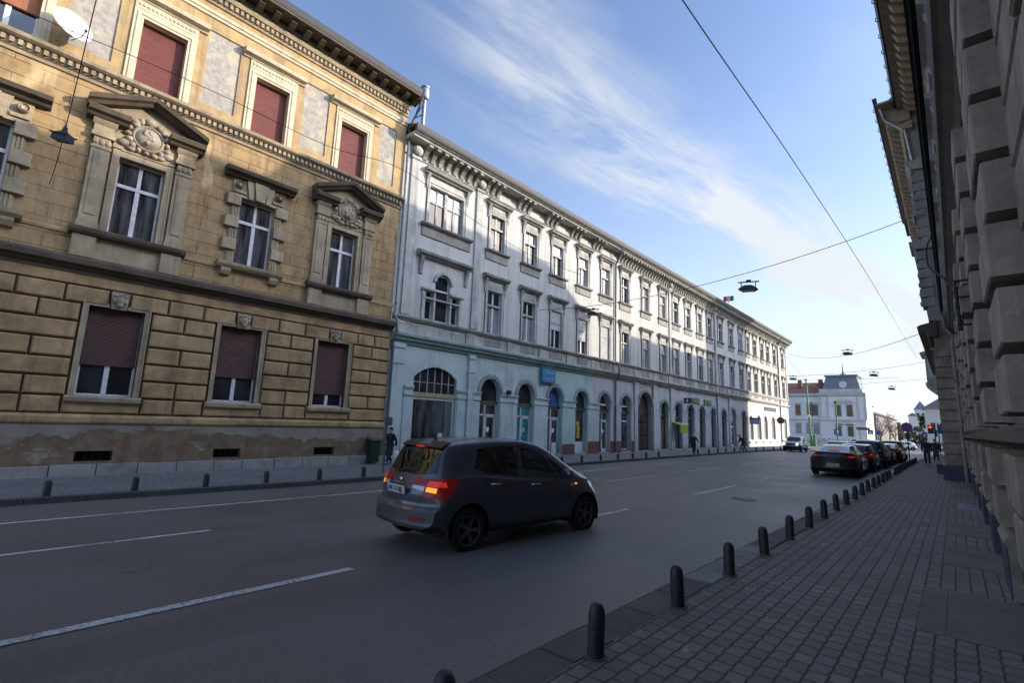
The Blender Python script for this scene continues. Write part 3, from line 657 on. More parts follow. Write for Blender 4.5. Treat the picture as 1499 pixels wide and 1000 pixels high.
def storey(T,y,w,i,bank=False):
    rr=random.Random(int(y*77))
    for fl,(z0,z1) in enumerate(((6.95,9.62),(12.22,14.52))):
        z1w=z1; fr='frame'
        win=tframe(y,w,z0,z1,split=.66).build('window',M[fr],T)
        zt=z0+(z1-z0)*.66
        lo=rr.choice(['glass','glass','curtain','curtain']); up=rr.choice(['blind','blind','curtain','glass'] if fl else ['glass','curtain','glass','blind'])
        pane(y-w/2+.03,y+w/2-.03,z0+.03,zt,-.19,rr.uniform(-.02,.02)).build('pane',M[lo],win); pane(y-w/2+.03,y+w/2-.03,zt,z1-.03,-.185,rr.uniform(-.02,.02)).build('pane',M[up],win)
        b=MB(); b.box(WX-.15,WX-.06,y-w/2+.02,y+w/2-.02,zt-.07,zt+.07); b.build('transom',M['frame_grey'],win)
        surround(y,w,z0,z1).build('surround',M['wtrim'],win)
        e=MB(); e.box(WX,WX+.035,y-w/2-.1,y+w/2+.1,z1+.22,z1+.62); e.frustum(WX+.03,WX+.06,y-w/2+.02,y+w/2-.02,z1+.28,z1+.56,.03); e.build('frieze_panel',M['wtrim'],win)
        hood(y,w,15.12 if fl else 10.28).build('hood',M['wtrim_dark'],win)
        s=MB()
        if fl:
            s.prism(D([(0,12.04),(.18,12.06),(.24,12.12),(.25,12.19),(0,12.215)]),'y',y-w/2-.42,y+w/2+.42); s.box(WX,WX+.07,y-w/2-.36,y+w/2+.36,11.55,12.04)
        else:
            s.frustum(WX+.02,WX+.06,y-w/2-.1,y+w/2+.1,6.14,6.62,.03)
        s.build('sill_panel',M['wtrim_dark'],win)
        drop={(27.08,0):8.25,(30.40,0):7.95,(33.68,0):6.97}.get((y,fl))
        if drop:
            s=MB(); s.box(WX-.13,WX-.085,y-w/2+.01,y+w/2-.01,drop,z1-.01); s.build('shutter',M['shutter_white'],win)
def consoles(m,y0,y1,step,skip=()):
    y=y0
    while y<y1-.2:
        if not any(a<y<b for a,b in skip): m.prism(D([(0,15.72),(.10,15.74),(.16,15.95),(.34,16.15),(.66,16.28),(.66,16.42),(0,16.42)]),'y',y,y+.26)
        y+=step
def terrace():
    Y0,Y1=13.43,69.9
    T=thing('pale_terrace',(WX,41,wz(41)),'long grimy white terrace with bracketed eaves over a teal and lilac arcade','building','old houses facing the sun')
    ws=[w for w in TOPW]; W=1.26
    wide=16.5
    ops=[(y-W/2,y+W/2,6.95,9.62) for y in ws]+[(y-W/2,y+W/2,12.22,14.52) for y in ws]+[(wide-1.25,wide+1.25,12.25,14.5)]
    ops+= [(15.36,15.94,6.97,8.55),(16.05,17.09,6.97,9.64,.51),(17.2,17.78,6.97,8.55)]
    m=MB(); wall(m,WX,Y0,Y1,5.95,16.45,ops,.26); m.build('upper_wall',M['white'],T)
    # triple window and the wide window above it
    win=MB()
    for a,b,zt in ((15.36,15.94,8.55),(16.05,17.09,9.62),(17.2,17.78,8.55)):
        for q in wframe(a,b,6.97,zt,-.15,t=.05,mull=0,trans=0,tw=.08,th=.05).f: pass
        f=wframe(a,b,6.97,zt,-.15,t=.055,mull=0,trans=.66,tw=.08,th=.05); o=len(win.v); win.v+=f.v; win.f+=[[k+o for k in q] for q in f.f]
    win=win.build('window',M['frame'],T)
    pane(15.3,17.8,6.97,9.55,-.18).build('pane',M['glass'],win)
    s=MB()
    for a,b in ((15.16,15.36),(15.94,16.05),(17.09,17.2),(17.78,17.98)): s.box(WX,WX+.10,a,b,6.95,8.5)
    s.prism(D([(0,8.5),(.2,8.52),(.22,8.62),(0,8.66)]),'y',15.1,16.06); s.prism(D([(0,8.5),(.2,8.52),(.22,8.62),(0,8.66)]),'y',17.06,18.02)
    for p,q in zip(arc(16.57,9.13,1.04,.51),arc(16.57,9.13,1.04,.51)[1:]):
        c_=Vector((16.57,9.13)); P2=[c_+(Vector(v)-c_)*1.32 for v in (q,p)]
        s.prism([p,q,tuple(P2[0]),tuple(P2[1])],'x',WX,WX+.12)
    s.box(WX-.1,WX+.12,15.2,17.9,8.08,8.16); s.build('surround',M['wtrim'],win)
    h=MB(); h.prism(D([(0,10.3),(.16,10.31),(.2,10.39),(.34,10.44),(.38,10.56),(.3,10.62),(0,10.68)]),'y',14.66,18.5)
    for c_ in (14.95,18.2): h.prism(D([(0,9.3),(.08,9.35),(.12,9.8),(.22,10.1),(.26,10.3),(0,10.3)]),'y',c_-.1,c_+.1)
    h.build('hood',M['wtrim_dark'],win)
    w2=wframe(wide-1.25,wide+1.25,12.25,14.5,-.16,t=.06,mull=3,trans=.62,tw=.09,th=.05); w2.box(WX-.2,WX-.08,wide-.1,wide+.1,12.25,14.5); w2=w2.build('window',M['frame_grey'],T)
    pane(wide-1.22,wide,12.27,13.65,-.19).build('pane',M['glass'],w2); pane(wide,wide+1.22,12.27,13.65,-.19,.01).build('pane',M['curtain'],w2); pane(wide-1.22,wide+1.22,13.65,14.48,-.19).build('pane',M['blind'],w2)
    surround(wide,2.5,12.25,14.5).build('surround',M['wtrim'],w2); hood(wide,2.5,15.1).build('hood',M['wtrim_dark'],w2)
    s=MB(); s.prism(D([(0,12.06),(.18,12.07),(.26,12.14),(.28,12.22),(0,12.245)]),'y',14.75,18.45); s.box(WX,WX+.07,14.85,18.4,11.52,12.06); s.build('sill_panel',M['wtrim_dark'],w2)
    for i,y in enumerate(ws): storey(T,y,W,i)
    finish_upper(T,Y0,Y1,(14.15,19.0,46.0,58.5),'white')
    # string course, arcade storey and shop cornice
    cornice([(0,6.66),(.10,6.67),(.13,6.74),(.20,6.78),(.22,6.88),(.15,6.92),(0,6.945)],Y0,Y1).build('sill_course',M['wtrim_dark'],T)
    m=MB(); m.box(WX,WX+.025,Y0,Y1,6.0,6.655)
    for y in [14.1,18.85]+[(a+b)/2 for a,b in zip(TOPW,TOPW[1:])]: m.box(WX+.02,WX+.09,y-.4,y+.4,6.02,6.65)
    m.build('pedestal_band',M['wtrim'],T)
    m=cornice([(0,5.42),(.10,5.44),(.12,5.56),(.26,5.62),(.30,5.74),(.40,5.80),(.42,5.92),(.3,5.97),(.06,6.0),(0,6.0)],Y0,31.6); m.build('shop_cornice',M['teal_trim'],T)
    m=cornice([(0,5.42),(.10,5.44),(.12,5.56),(.26,5.62),(.30,5.74),(.40,5.80),(.42,5.92),(.3,5.97),(.06,6.0),(0,6.0)],31.61,Y1); m.build('shop_cornice',M['wtrim_dark'],T)
    arches=[(20.7,1.66,4.22),(24.0,1.66,4.2),(27.15,1.62,4.2),(30.4,1.58,4.15),(33.68,1.6,4.17),(37.08,1.62,4.2),(44.5,1.6,4.1),(47.7,1.7,4.15),(50.85,1.72,4.12),(53.95,1.6,4.05),(57.3,1.5,4.0),(60.85,1.6,4.0),(64.25,1.9,4.2),(68.4,1.7,4.15)]
    zb=-.7
    ops=[(y-w/2,y+w/2,wz(y)+.1,zc,w/2-.01) for y,w,zc in arches]
    ops+=[(15.05,18.0,wz(16)+.12,4.45,.62),(39.2,41.85,wz(40)+.06,4.72,1.2)]
    m=MB(); wall(m,WX,Y0,Y1,zb,5.45,ops,.42); m.quad((WX,Y0,zb),(WX-1,Y0,zb),(WX-1,Y0,5.45),(WX,Y0,5.45)); m.build('arcade_wall',M['shop'],T)
    # archivolts, imposts, pilasters
    m=MB()
    for y,w,zc in arches:
        A=arc(y,zc-w/2+.01,w,w/2-.01,16); c_=Vector((y,zc-w/2))
        for p,q in zip(A,A[1:]):
            P2=[c_+(Vector(v)-c_)*1.30 for v in (q,p)]; m.prism([p,q,tuple(P2[0]),tuple(P2[1])],'x',WX,WX+.06)
    A=arc(40.52,4.72-1.2,2.65,1.2,18); c_=Vector((40.52,3.6))
    for p,q in zip(A,A[1:]):
        P2=[c_+(Vector(v)-c_)*1.16 for v in (q,p)]; m.prism([p,q,tuple(P2[0]),tuple(P2[1])],'x',WX,WX+.14)
    build_split(m,'archivolt',M['archring'],T)
    m=MB(); edges=[13.9,15.0,18.05]+[v for y,w,_ in arches for v in (y-w/2,y+w/2)]+[39.15,41.9]; edges=sorted(edges)+[Y1]
    gaps=[(14.45,15.03),(18.03,18.75)]+[(arches[i][0]+arches[i][1]/2,arches[i+1][0]-arches[i+1][1]/2) for i in range(len(arches)-1) if i!=5]+[(19.25,19.86),(37.9,38.5),(42.6,43.68),(69.27,69.8)]
    for a,b in gaps:
        if b-a<.2: continue
        a+=.0; b-=.0
        m.box(WX,WX+.04,a+.03,b-.03,-.4,2.86)
        for z0,z1,d in ((2.86,2.94,.09),(2.94,3.2,.05),(3.2,3.27,.10),(3.27,3.34,.13)): m.box(WX,WX+d,a,b,z0,z1)
    for a,b in ((13.64,14.3),(18.78,19.22),(38.45,39.0),(42.0,42.55),(45.75,46.3),(58.6,59.2),(62.5,62.95)):
        m.box(WX,WX+.12,a,b,-.6,5.2); m.box(WX,WX+.17,a-.05,b+.05,5.2,5.43); m.box(WX,WX+.16,a-.04,b+.04,4.4,4.5)
    build_split(m,'pier',M['shop'],T)
    m=MB()
    for a,b,h in ((28.05,29.5,.25),(31.25,32.8,.42),(34.55,36.2,.42),(37.95,39.1,.42)):
        m.box(WX,WX+.07,a,b,-.65,h)
    build_split(m,'painted_plinth',M['brickred'],T)
    # big segmental shop window
    y0,y1=15.05,18.0; d=-.14
    w=MB(); X=WX+d
    w.box(X-.08,X+.05,y0,y1,2.82,3.06)
    w=w.build('transom_beam',M['trim'],T)
    g=MB()
    for k in range(7):
        yy=y0+(y1-y0)*(k)/6; yy=min(max(yy,y0+.03),y1-.03); zt=4.45-.62+.62*(1-((yy-16.52)/1.475)**2)
        g.box(X-.03,X+.01,yy-.025,yy+.025,3.06,zt)
    g.box(X-.03,X+.012,y0,y1,3.58,3.62); g.build('glazing_bar',M['frame_grey'],w)
    pane(y0,y1,3.0,4.5,d-.03).build('pane',M['glass'],w)
    w=wframe(y0+.02,y1-.02,wz(16)+.12,2.82,d,t=.13,mull=0,trans=0).build('shop_window',M['shopframe'],T)
    pane(y0,y1,wz(16)+.1,2.82,d-.03).build('pane',M['shopglass'],w)
    b=MB(); b.box(X-.02,X-.005,17.35,17.87,.1,2.7); b.build('side_panel',M['pipe'],w)
    s=MB(); s.box(X-.02,X-.01,16.98,17.28,.55,.95); s.build('paper_notice',M['shopframe'],w)
    for i,(y,wd,zc) in enumerate(arches): shopfront(T,i,y,wd,zc)
    # portal
    p=MB(); X=WX-.4; p.quad((X,39.1,-.7),(X,41.95,-.7),(X,41.95,4.8),(X,39.1,4.8)); p=p.build('portal_door',M['darkjoin'],T)
    b=MB()
    for a,c_ in ((39.35,40.45),(40.6,41.7)):
        for z0,z1 in ((-.3,.7),(.85,1.9),(2.05,2.6)): b.frustum(X,X+.07,a+.1,c_-.1,z0,z1,.05)
    b.box(X,X+.1,39.2,41.85,2.7,2.86); b.box(X,X+.09,40.45,40.6,-.5,2.7); b.build('door_panel',M['darkjoin'],p)
    # downpipes
    for y,ma in ((35.15,'pipe'),(58.45,'zinc')):
        q=MB(); q.tube([(WX+.75,y,16.5),(WX+.5,y,15.9),(WX+.12,y,15.3),(WX+.12,y,6.95),(WX+.46,y,6.5),(WX+.46,y,5.7),(WX+.12,y,5.3),(WX+.14,y,-.3)],.075 if ma=='pipe' else .06,8); q.build('downpipe',M[ma],T,smooth=40)
    # floodlight by the second shop door, bundled cable under the sill course
    q=MB(); q.box(WX+.1,WX+.28,22.0,22.28,3.35,3.6); q.tube([(WX,22.14,3.5),(WX+.12,22.14,3.5)],.03,5); q.build('wall_floodlight',M['iron'],T)
    q=MB(); q.tube([(WX+.25,y,6.6+.02*math.sin(y*2.1)) for y in cat(13.8,69,90)],.018,5); q.build('service_cable',M['cable'],T)
    return T
def finish_upper(T,Y0,Y1,pil,wm):
    m=MB()
    for y in pil:
        m.box(WX,WX+.10,y-.26,y+.26,6.95,15.55); m.box(WX,WX+.16,y-.32,y+.32,15.55,15.72); m.box(WX,WX+.13,y-.29,y+.29,7.0,7.4)
        m.ball((WX+.2,y,16.0),.2,.32,.28,8,6)
    build_split(m,'pilaster',M['wtrim'],T)
    cornice([(0,15.62),(.05,15.63),(.07,15.70),(0,15.72)],Y0,Y1).build('frieze_moulding',M['wtrim_dark'],T)
    m=MB()
    if Y0<20:
        consoles(m,14.55,18.7,.55); 
        y=19.4
        while y<34.2:
            for k in range(3): m.prism(D([(0,15.72),(.10,15.74),(.16,15.95),(.34,16.15),(.66,16.28),(.66,16.42),(0,16.42)]),'y',y+k*.5,y+k*.5+.24)
            y+=3.05
        consoles(m,35.6,Y1,.52)
    else: consoles(m,Y0+.3,Y1,.52)
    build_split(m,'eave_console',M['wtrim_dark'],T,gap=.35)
    m=MB(); m.prism(D([(0,16.42),(.70,16.43),(.74,16.52),(.86,16.56),(.86,16.62),(0,16.66)]),'y',Y0,Y1); m.build('eave_soffit',M['wtrim'],T)
    cornice([(.80,16.62),(.92,16.60),(.98,16.68),(1.0,16.86),(1.02,17.0),(.95,17.02),(.8,16.9)],Y0,Y1).build('gutter',M['gutter'],T,smooth=40)
    m=MB(); m.prism([(WX+.96,16.95),(WX-6,19.9),(WX-12,16.95)],'y',Y0,Y1); m.build('roof',M['roof'],T)
def shopfront(T,i,y,w,zc):
    z0=wz(y)+.1; d=-.30; X=WX+d; zs=zc-w/2; y0,y1=y-w/2,y+w/2
    kind=['door','door2','door','window','door','window','shop','awning','dark','dark','slim','slim','blank','dark'][i]
    zt=2.72 if i<7 else 2.55
    fl=MB(); A=arc(y,zs,w,w/2-.01,14)
    fl.poly([(X,y0,zt+.16),(X,y1,zt+.16)]+[(X,p[0],p[1]) for p in A[::-1]])
    lint=MB(); lint.box(X-.02,X+.12,y0,y1,zt,zt+.16); lint=lint.build('shop_lintel',M['darktrim' if i<2 else 'darkjoin'],T)
    fl.build('fanlight',M['blind' if kind=='blank' else ('fan_blue' if i==2 else 'glass')],lint)
    if i in (4,5):
        g=MB(); B=arc(y,zs+.05,w*.72,w*.36,14); 
        for p,q in zip(B,B[1:]): g.prism([p,q,(y+(q[0]-y)*1.14,q[1]+.09),(y+(p[0]-y)*1.14,p[1]+.09)],'x',X,X+.05)
        g.box(X,X+.05,y-w*.42,y+w*.42,zs-.16,zs-.02); g.build('arch_frame',M['shopframe'],lint)
    if kind in ('door','door2','blank'):
        f=MB(); t=.09
        f.box(X-.03,X+.04,y0+.02,y0+t,z0,zt); f.box(X-.03,X+.04,y1-t,y1-.02,z0,zt); f.box(X-.03,X+.04,y0+t,y1-t,zt-t,zt); f.box(X-.03,X+.04,y0+t,y1-t,2.0,2.1)
        f.box(X-.03,X+.04,y+(-.22 if i!=4 else -.04),y+(-.12 if i!=4 else .05),z0,zt-t)
        a,b=(y-.12,y1-t); f.box(X-.02,X+.05,a,a+.11,z0,2.0); f.box(X-.02,X+.05,b-.11,b,z0,2.0); f.box(X-.02,X+.05,a,b,z0,z0+(.75 if i in (0,2) else .25)); f.box(X-.02,X+.05,a,b,1.9,2.0)
        dr=f.build('shop_door',M['shopframe'],T)
        pane(y0,y1,z0,zt,d-.01).build('pane',M['tealglass' if i==1 else 'shopglass'],dr)
        q=MB(); q.box(X-.008,X-.002,a+.2,a+.42,1.05,1.32); q.build('door_sticker',M['blindpaper' if i%2 else 'dishwhite'],dr)
        h=MB(); h.tube([(X+.07,a+.06,z0+.95),(X+.07,a+.06,z0+1.2)],.015,6); h.build('handle',M['iron'],dr)
    elif kind=='window':
        f=wframe(y0+.02,y1-.02,z0+.72 if i==3 else z0+.1,zt,d,t=.08,mull=0,trans=0 if i==3 else .78)
        if i==3: f.box(X-.04,X+.03,y0+.02,y1-.02,z0,z0+.72)
        f=f.build('shop_window',M['shopframe'],T); pane(y0,y1,z0,zt,d-.03).build('pane',M['shopglass'],f)
        if i==3:
            g=MB(); rr=random.Random(2); g.ball((X-.015,y,1.75),.012,.22,.17,8,5); g.box(X-.024,X-.012,y-.1,y+.25,.62,1.6); g.build('window_poster',M['yellow'],f)
    elif kind=='shop':
        f=wframe(y0+.02,y1-.02,z0,zt,d,t=.07,mull=1,trans=0).build('shop_window',M['darkjoin'],T); pane(y0,y1,z0,zt,d-.03).build('pane',M['shopglass'],f)
        g=MB(); g.box(X-.02,X-.008,y0+.12,y-.1,1.2,2.3); g.build('window_poster',M['yellowgreen'],f)
        g=MB(); g.box(X-.02,X-.008,y+.1,y+.3,-.1,1.5); g.box(X-.02,X-.008,y-.4,y-.15,.2,.8); g.build('window_poster',M['redpaint'],f)
    else:
        f=wframe(y0+.02,y1-.02,z0,zt,d,t=.07,mull=1 if w>1.55 else 0,trans=.8).build('shop_window',M['darkjoin'],T); pane(y0,y1,z0,zt,d-.03).build('pane',M['shopglass'],f)
        if kind=='dark' and i in (8,9):
            g=MB(); g.lathe([(.2,0),(.2,.012)],(X-.02,y-.3,2.0),14,'x'); g.build('round_sticker',M['redpaint'],f)
            g=MB()
            for z in (.4,.8,1.2): g.box(X-.02,X-.01,y-.1,y+.15,z,z+.22)
            g.build('window_poster',M['blindpaper'],f)
def bank():
    Y0,Y1=69.95,92.2
    T=thing('bank_building',(WX,81,wz(81)),'bright sunlit white end house with tall arched bank windows at the far corner','building','old houses facing the sun')
    W=1.3
    ops=[(y-W/2,y+W/2,6.95,9.62) for y in BANKW]+[(y-W/2,y+W/2,12.22,14.52) for y in BANKW]
    m=MB(); wall(m,WX,Y0,Y1,5.6,16.45,ops,.26); m.quad((WX,Y1,-1),(WX-11,Y1,-1),(WX-11,Y1,16.45),(WX,Y1,16.45)); m.build('upper_wall',M['white'],T)
    for i,y in enumerate(BANKW): storey(T,y,W,i,True)
    finish_upper(T,Y0,Y1+.8,(86.9,91.9),'white')
    cornice([(0,6.5),(.10,6.52),(.2,6.7),(.22,6.85),(0,6.945)],Y0,Y1).build('sill_course',M['wtrim'],T)
    cornice([(0,5.5),(.12,5.55),(.3,5.7),(.34,5.9),(0,5.98)],Y0,Y1).build('storey_cornice',M['wtrim'],T)
    ar=[(71.6,1.7,3.6),(75.2,2.0,3.75),(78.5,1.9,3.75),(82.6,2.1,3.75),(89.8,2.1,3.7)]
    m=MB(); wall(m,WX,Y0,Y1,-1.2,5.62,[(y-w/2,y+w/2,.35,zc,w/2-.02) for y,w,zc in ar],.3); m.build('ground_floor_wall',M['bank'],T)
    for y,w,zc in ar:
        f=wframe(y-w/2,y+w/2,.35,zc,-.2,t=.08,mull=1,trans=.7).build('bank_window',M['shopframe'],T); pane(y-w/2,y+w/2,.35,zc,-.23).build('pane',M['blindgrey'],f)
    m=MB()
    for y in (70.6,73.4,76.9,80.4,84.6): m.box(WX,WX+.09,y-.25,y+.25,-.1,.12)
    build_split(m,'cellar_grating',M['wtrim_dark'],T)
    q=MB(); q.tube([(WX+.75,86.7,16.5),(WX+.12,86.7,15.3),(WX+.12,86.7,-.5)],.09,8); q.build('downpipe',M['pipe'],T)
    return T
# ------------------------------------------------------------------ ground, road, pavements
def sheet(name,mat,xs,ys,zf):
    m=MB(); n=len(ys)
    idx=[[m.P((x if not callable(x) else x(y),y,zf((x if not callable(x) else x(y)),y))) for y in ys] for x in xs]
    for a,b in zip(idx,idx[1:]):
        for k in range(n-1): m.f.append([a[k],b[k],b[k+1],a[k+1]])
    o=struct(name,m,mat); 
    for p in o.data.polygons: p.use_smooth=True
    return o
def setting():
    ys=cat(-25,60,43)+[75,95,130,200,400]
    far=[-900,-300,-100,-60,-40,KX]
    sheet('ground',M['ground'],[-900,-300,-100,-60,-30,KX,-8,RK,3,30,100,300,900],[-300,-60]+ys+[900,1600],lambda x,y:min(-.008*y,0 if y<0 else -.008*min(y,420))-.55-(.1 if y<95 else 0))
    sheet('road',M['asphalt'],cat(KX-.05,RK+.05,12),ys[:-1]+[170],gz)
    sheet('cross_road',M['asphalt'],[-110,-60,-35,KX-.06],[94.5,110,135],lambda x,y:-.008*y-.01)
    # left pavement and kerb
    sheet('left_pavement',M['pave_left'],[WX-.1]+cat(WX,KX-.22,5),cat(-25,92,40),lambda x,y:lz(x,y))
    m=MB(); y=-12.; rr=random.Random(1)
    while y<93:
        e=y+1.0
        if y>45: e=y+4
        z=lambda v:gz(KX,v)
        a,b=[m.P(p) for p in ((KX-.22,y+.006,z(y)-.3),(KX+.02,y+.006,z(y)-.3),(KX,y+.006,z(y)+.125),(KX-.22,y+.006,z(y)+.128))],[m.P(p) for p in ((KX-.22,e-.006,z(e)-.3),(KX+.02,e-.006,z(e)-.3),(KX,e-.006,z(e)+.125),(KX-.22,e-.006,z(e)+.128))]
        for k in range(4): m.f.append([a[k],a[(k+1)%4],b[(k+1)%4],b[k]])
        m.f.append(a[::-1]); m.f.append(b); y=e
    struct('left_kerb',m,M['groove_grey'])
    # right pavement and kerb
    sheet('right_pavement',M['pave'],[-2.14,-1.5,-.8,0,.7],cat(-12,96,36),rz_)
    m=MB(); m2=MB(); y=-6.; rr=random.Random(4)
    while y<60:
        L=rr.uniform(.5,1.0) if y<25 else 2.; e=y+L; o=rr.uniform(-.012,.012)
        q=m2 if rr.random()<.28 else m
        dz=rr.uniform(-.01,.006)
        a=[q.P(p) for p in ((-2.142,y+.008,rz_(0,y)-.4),(RK+o-.02,y+.008,rz_(0,y)-.4),(RK+o,y+.008,rz_(0,y)-.03+dz),(RK+.05+o,y+.008,rz_(0,y)+.004+dz),(-2.142,y+.008,rz_(0,y)+.008+dz))]
        b=[q.P((q.v[i][0],e-.008,q.v[i][2]-.008*(L-.016))) for i in a]
        for k in range(5): q.f.append([a[k],a[(k+1)%5],b[(k+1)%5],b[k]])
        q.f.append(a[::-1]); q.f.append(b); y=e
    struct('right_kerb',m,M['kerb']); struct('pale_kerb_stones',m2,M['kerbpale'])
    sheet('gutter_dirt',M['groove_grey'],[RK-.16,RK+.02],cat(-10,60,35),lambda x,y:gz(x,y)+.004)
    # painted lines
    m=MB()
    def line(x0,y0,x1,y1,w):
        n=max(2,int(abs(y1-y0)/1.0))
        for k in range(n):
            a,b=k/n,(k+1)/n; P=[]
            for t,s in ((a,-1),(a,1),(b,1),(b,-1)):
                X=x0+(x1-x0)*t+s*w/2; Y=y0+(y1-y0)*t; P.append((X,Y,gz(X,Y)+.006))
            m.poly(P)
    line(-12.35,-8,-12.62,15.6,.13); line(-12.62,18.2,-12.62,22.2,.13); line(-12.62,26,-12.62,30,.13)
    for a,b in ((-8,-5.4),(-1.4,2.95),(7.3,11.3),(15.7,19.6),(23.4,27.2),(31.4,35),(39,43),(47,51)): line(-9.3-.012*max(a,0),a,-9.3-.012*max(b,0),b,.13)
    for a,b in ((-9,-5),(-.9,3.35),(6.6,10.3),(14.4,18.2),(21.4,24.9),(29,32.6),(37,40.5),(45,48.5)): line(-5.48-.018*max(a,0),a,-5.48-.018*max(b,0),b,.135)
    struct('road_markings',m,M['mark'])
    # zebra stripes far ahead
    m=MB()
    for k in range(9):
        x=-13.4+k*1.15; m.poly([(x,84,gz(x,84)+.006),(x+.5,84,gz(x+.5,84)+.006),(x+.5,87.5,gz(x+.5,87.5)+.006),(x,87.5,gz(x,87.5)+.006)])
    struct('zebra_crossing',m,M['mark'])
    m=MB(); m.lathe([(.31,.012),(.30,.016),(.001,.016)],(-4.45,14.6,gz(-4.4,14.6)),24)
    o=m.build('manhole_cover',M['iron'],None); tag(o,'round dark manhole cover in the road between the grey car and the queue','manhole cover')
    # slabs let into the right pavement
    m=MB(); mm=MB()
    for i,(y0,y1,x0,pale) in enumerate(((5.95,7.72,-.40,0),(9.3,10.75,-.26,0),(12.3,13.9,-.26,0),(17.1,18.6,-.30,1),(20.6,21.8,-.28,0),(24.4,25.7,-.28,1))):
        for q,a,b in ((m,x0,x0+.20),(mm if pale else m,x0+.215,.40)):
            P=[(a,y0,rz_(0,y0)+.006),(b,y0-.02,rz_(0,y0)+.006),(b,y1,rz_(0,y1)+.006),(a,y1+.03,rz_(0,y1)+.006)]
            i4=[q.P(p) for p in P]+[q.P((p[0],p[1],p[2]-.05)) for p in P]
            q.f.append(i4[:4]); [q.f.append([i4[k],i4[(k+1)%4],i4[4+(k+1)%4],i4[4+k]]) for k in range(4)]
    P=[(-.62,3.2,rz_(0,3.2)+.006),(-.1,3.15,rz_(0,3.2)+.006),(-.1,4.55,rz_(0,4.5)+.006),(-.62,4.6,rz_(0,4.5)+.006)]
    m.poly(P)
    struct('pavement_slabs',m,M['slab']); struct('metal_covers',mm,M['metalcover'])
ORDN=['first','second','third','fourth','fifth','sixth','seventh','eighth','ninth','tenth','eleventh','twelfth','thirteenth','fourteenth','fifteenth','sixteenth','seventeenth','eighteenth','nineteenth','twentieth']
def ordinal(k):
    if k<20: return ORDN[k]
    t=['twenty','thirty','forty'][(k+1)//10-2]; r=(k+1)%10
    return (t+'-'+ORDN[r-1]) if r else {'twenty':'twentieth','thirty':'thirtieth','forty':'fortieth'}[t]
def bollards():
    def make(x,y,zf,h,r,label,group,first=None):
        z=zf(x,y)
        if first is None:
            t=thing('bollard',(x,y,z),label,'bollard',group)
            m=MB(); n=8
            m.lathe([(r*1.04,-.05),(r,.0),(r*.98,h*.80),(r*.90,h*.875),(r*.66,h*.96),(r*.3,h*.995),(0.001,h)],(x,y,z),20)
            m.build('post',M['bollard'],t,smooth=50)
            c=MB(); c.lathe([(r*1.45,-.03),(r*1.4,.008),(r*1.05,.012)],(x,y,z),16); c.build('collar',M['kerb'],t,smooth=40)
            return t
        c=dup(first); c.location=(x,y,z); c['label']=label; c['group']=group
        c.rotation_euler=(random.uniform(-.03,.03),random.uniform(-.04,.04),random.uniform(0,6)); return c
    ysr=[1.86+1.471*k for k in range(33)]
    ysr=[y for y in ysr if not 27.9<y<29.35]
    f=None
    for k,y in enumerate(ysr):
        lab='dark round-topped bollard nearest the camera, cut off by the bottom edge' if k==0 else f'{ordinal(k)} dark round-topped bollard from the camera along the right kerb'
        o=make(-2.075-.0055*y,y,rz_,.376,.0625,lab,'bollards along the right kerb',f); f=f or o
    ysl=[1.36,2.92,4.45,6.0,7.6,9.15,20.4,22.2,24.1,26.0,27.8,29.6,31.4,38.2,40.5,42.5,44.5,46.7,49.2,53.3,55.9,59.6,62.5,65.5,68.5,71.5]
    g=None
    for k,y in enumerate(ysl):
        where='before the ochre house' if k<6 else ('before the arcaded shops' if k<21 else 'before the sunlit bank')
        i=k if k<6 else (k-6 if k<21 else k-21)
        lab=f'{ordinal(i)} dark bollard from the left on the far kerb, {where}'
        o=make(KX-.30,y,lz,.36,.072,lab,'bollards along the far left kerb',g); g=g or o
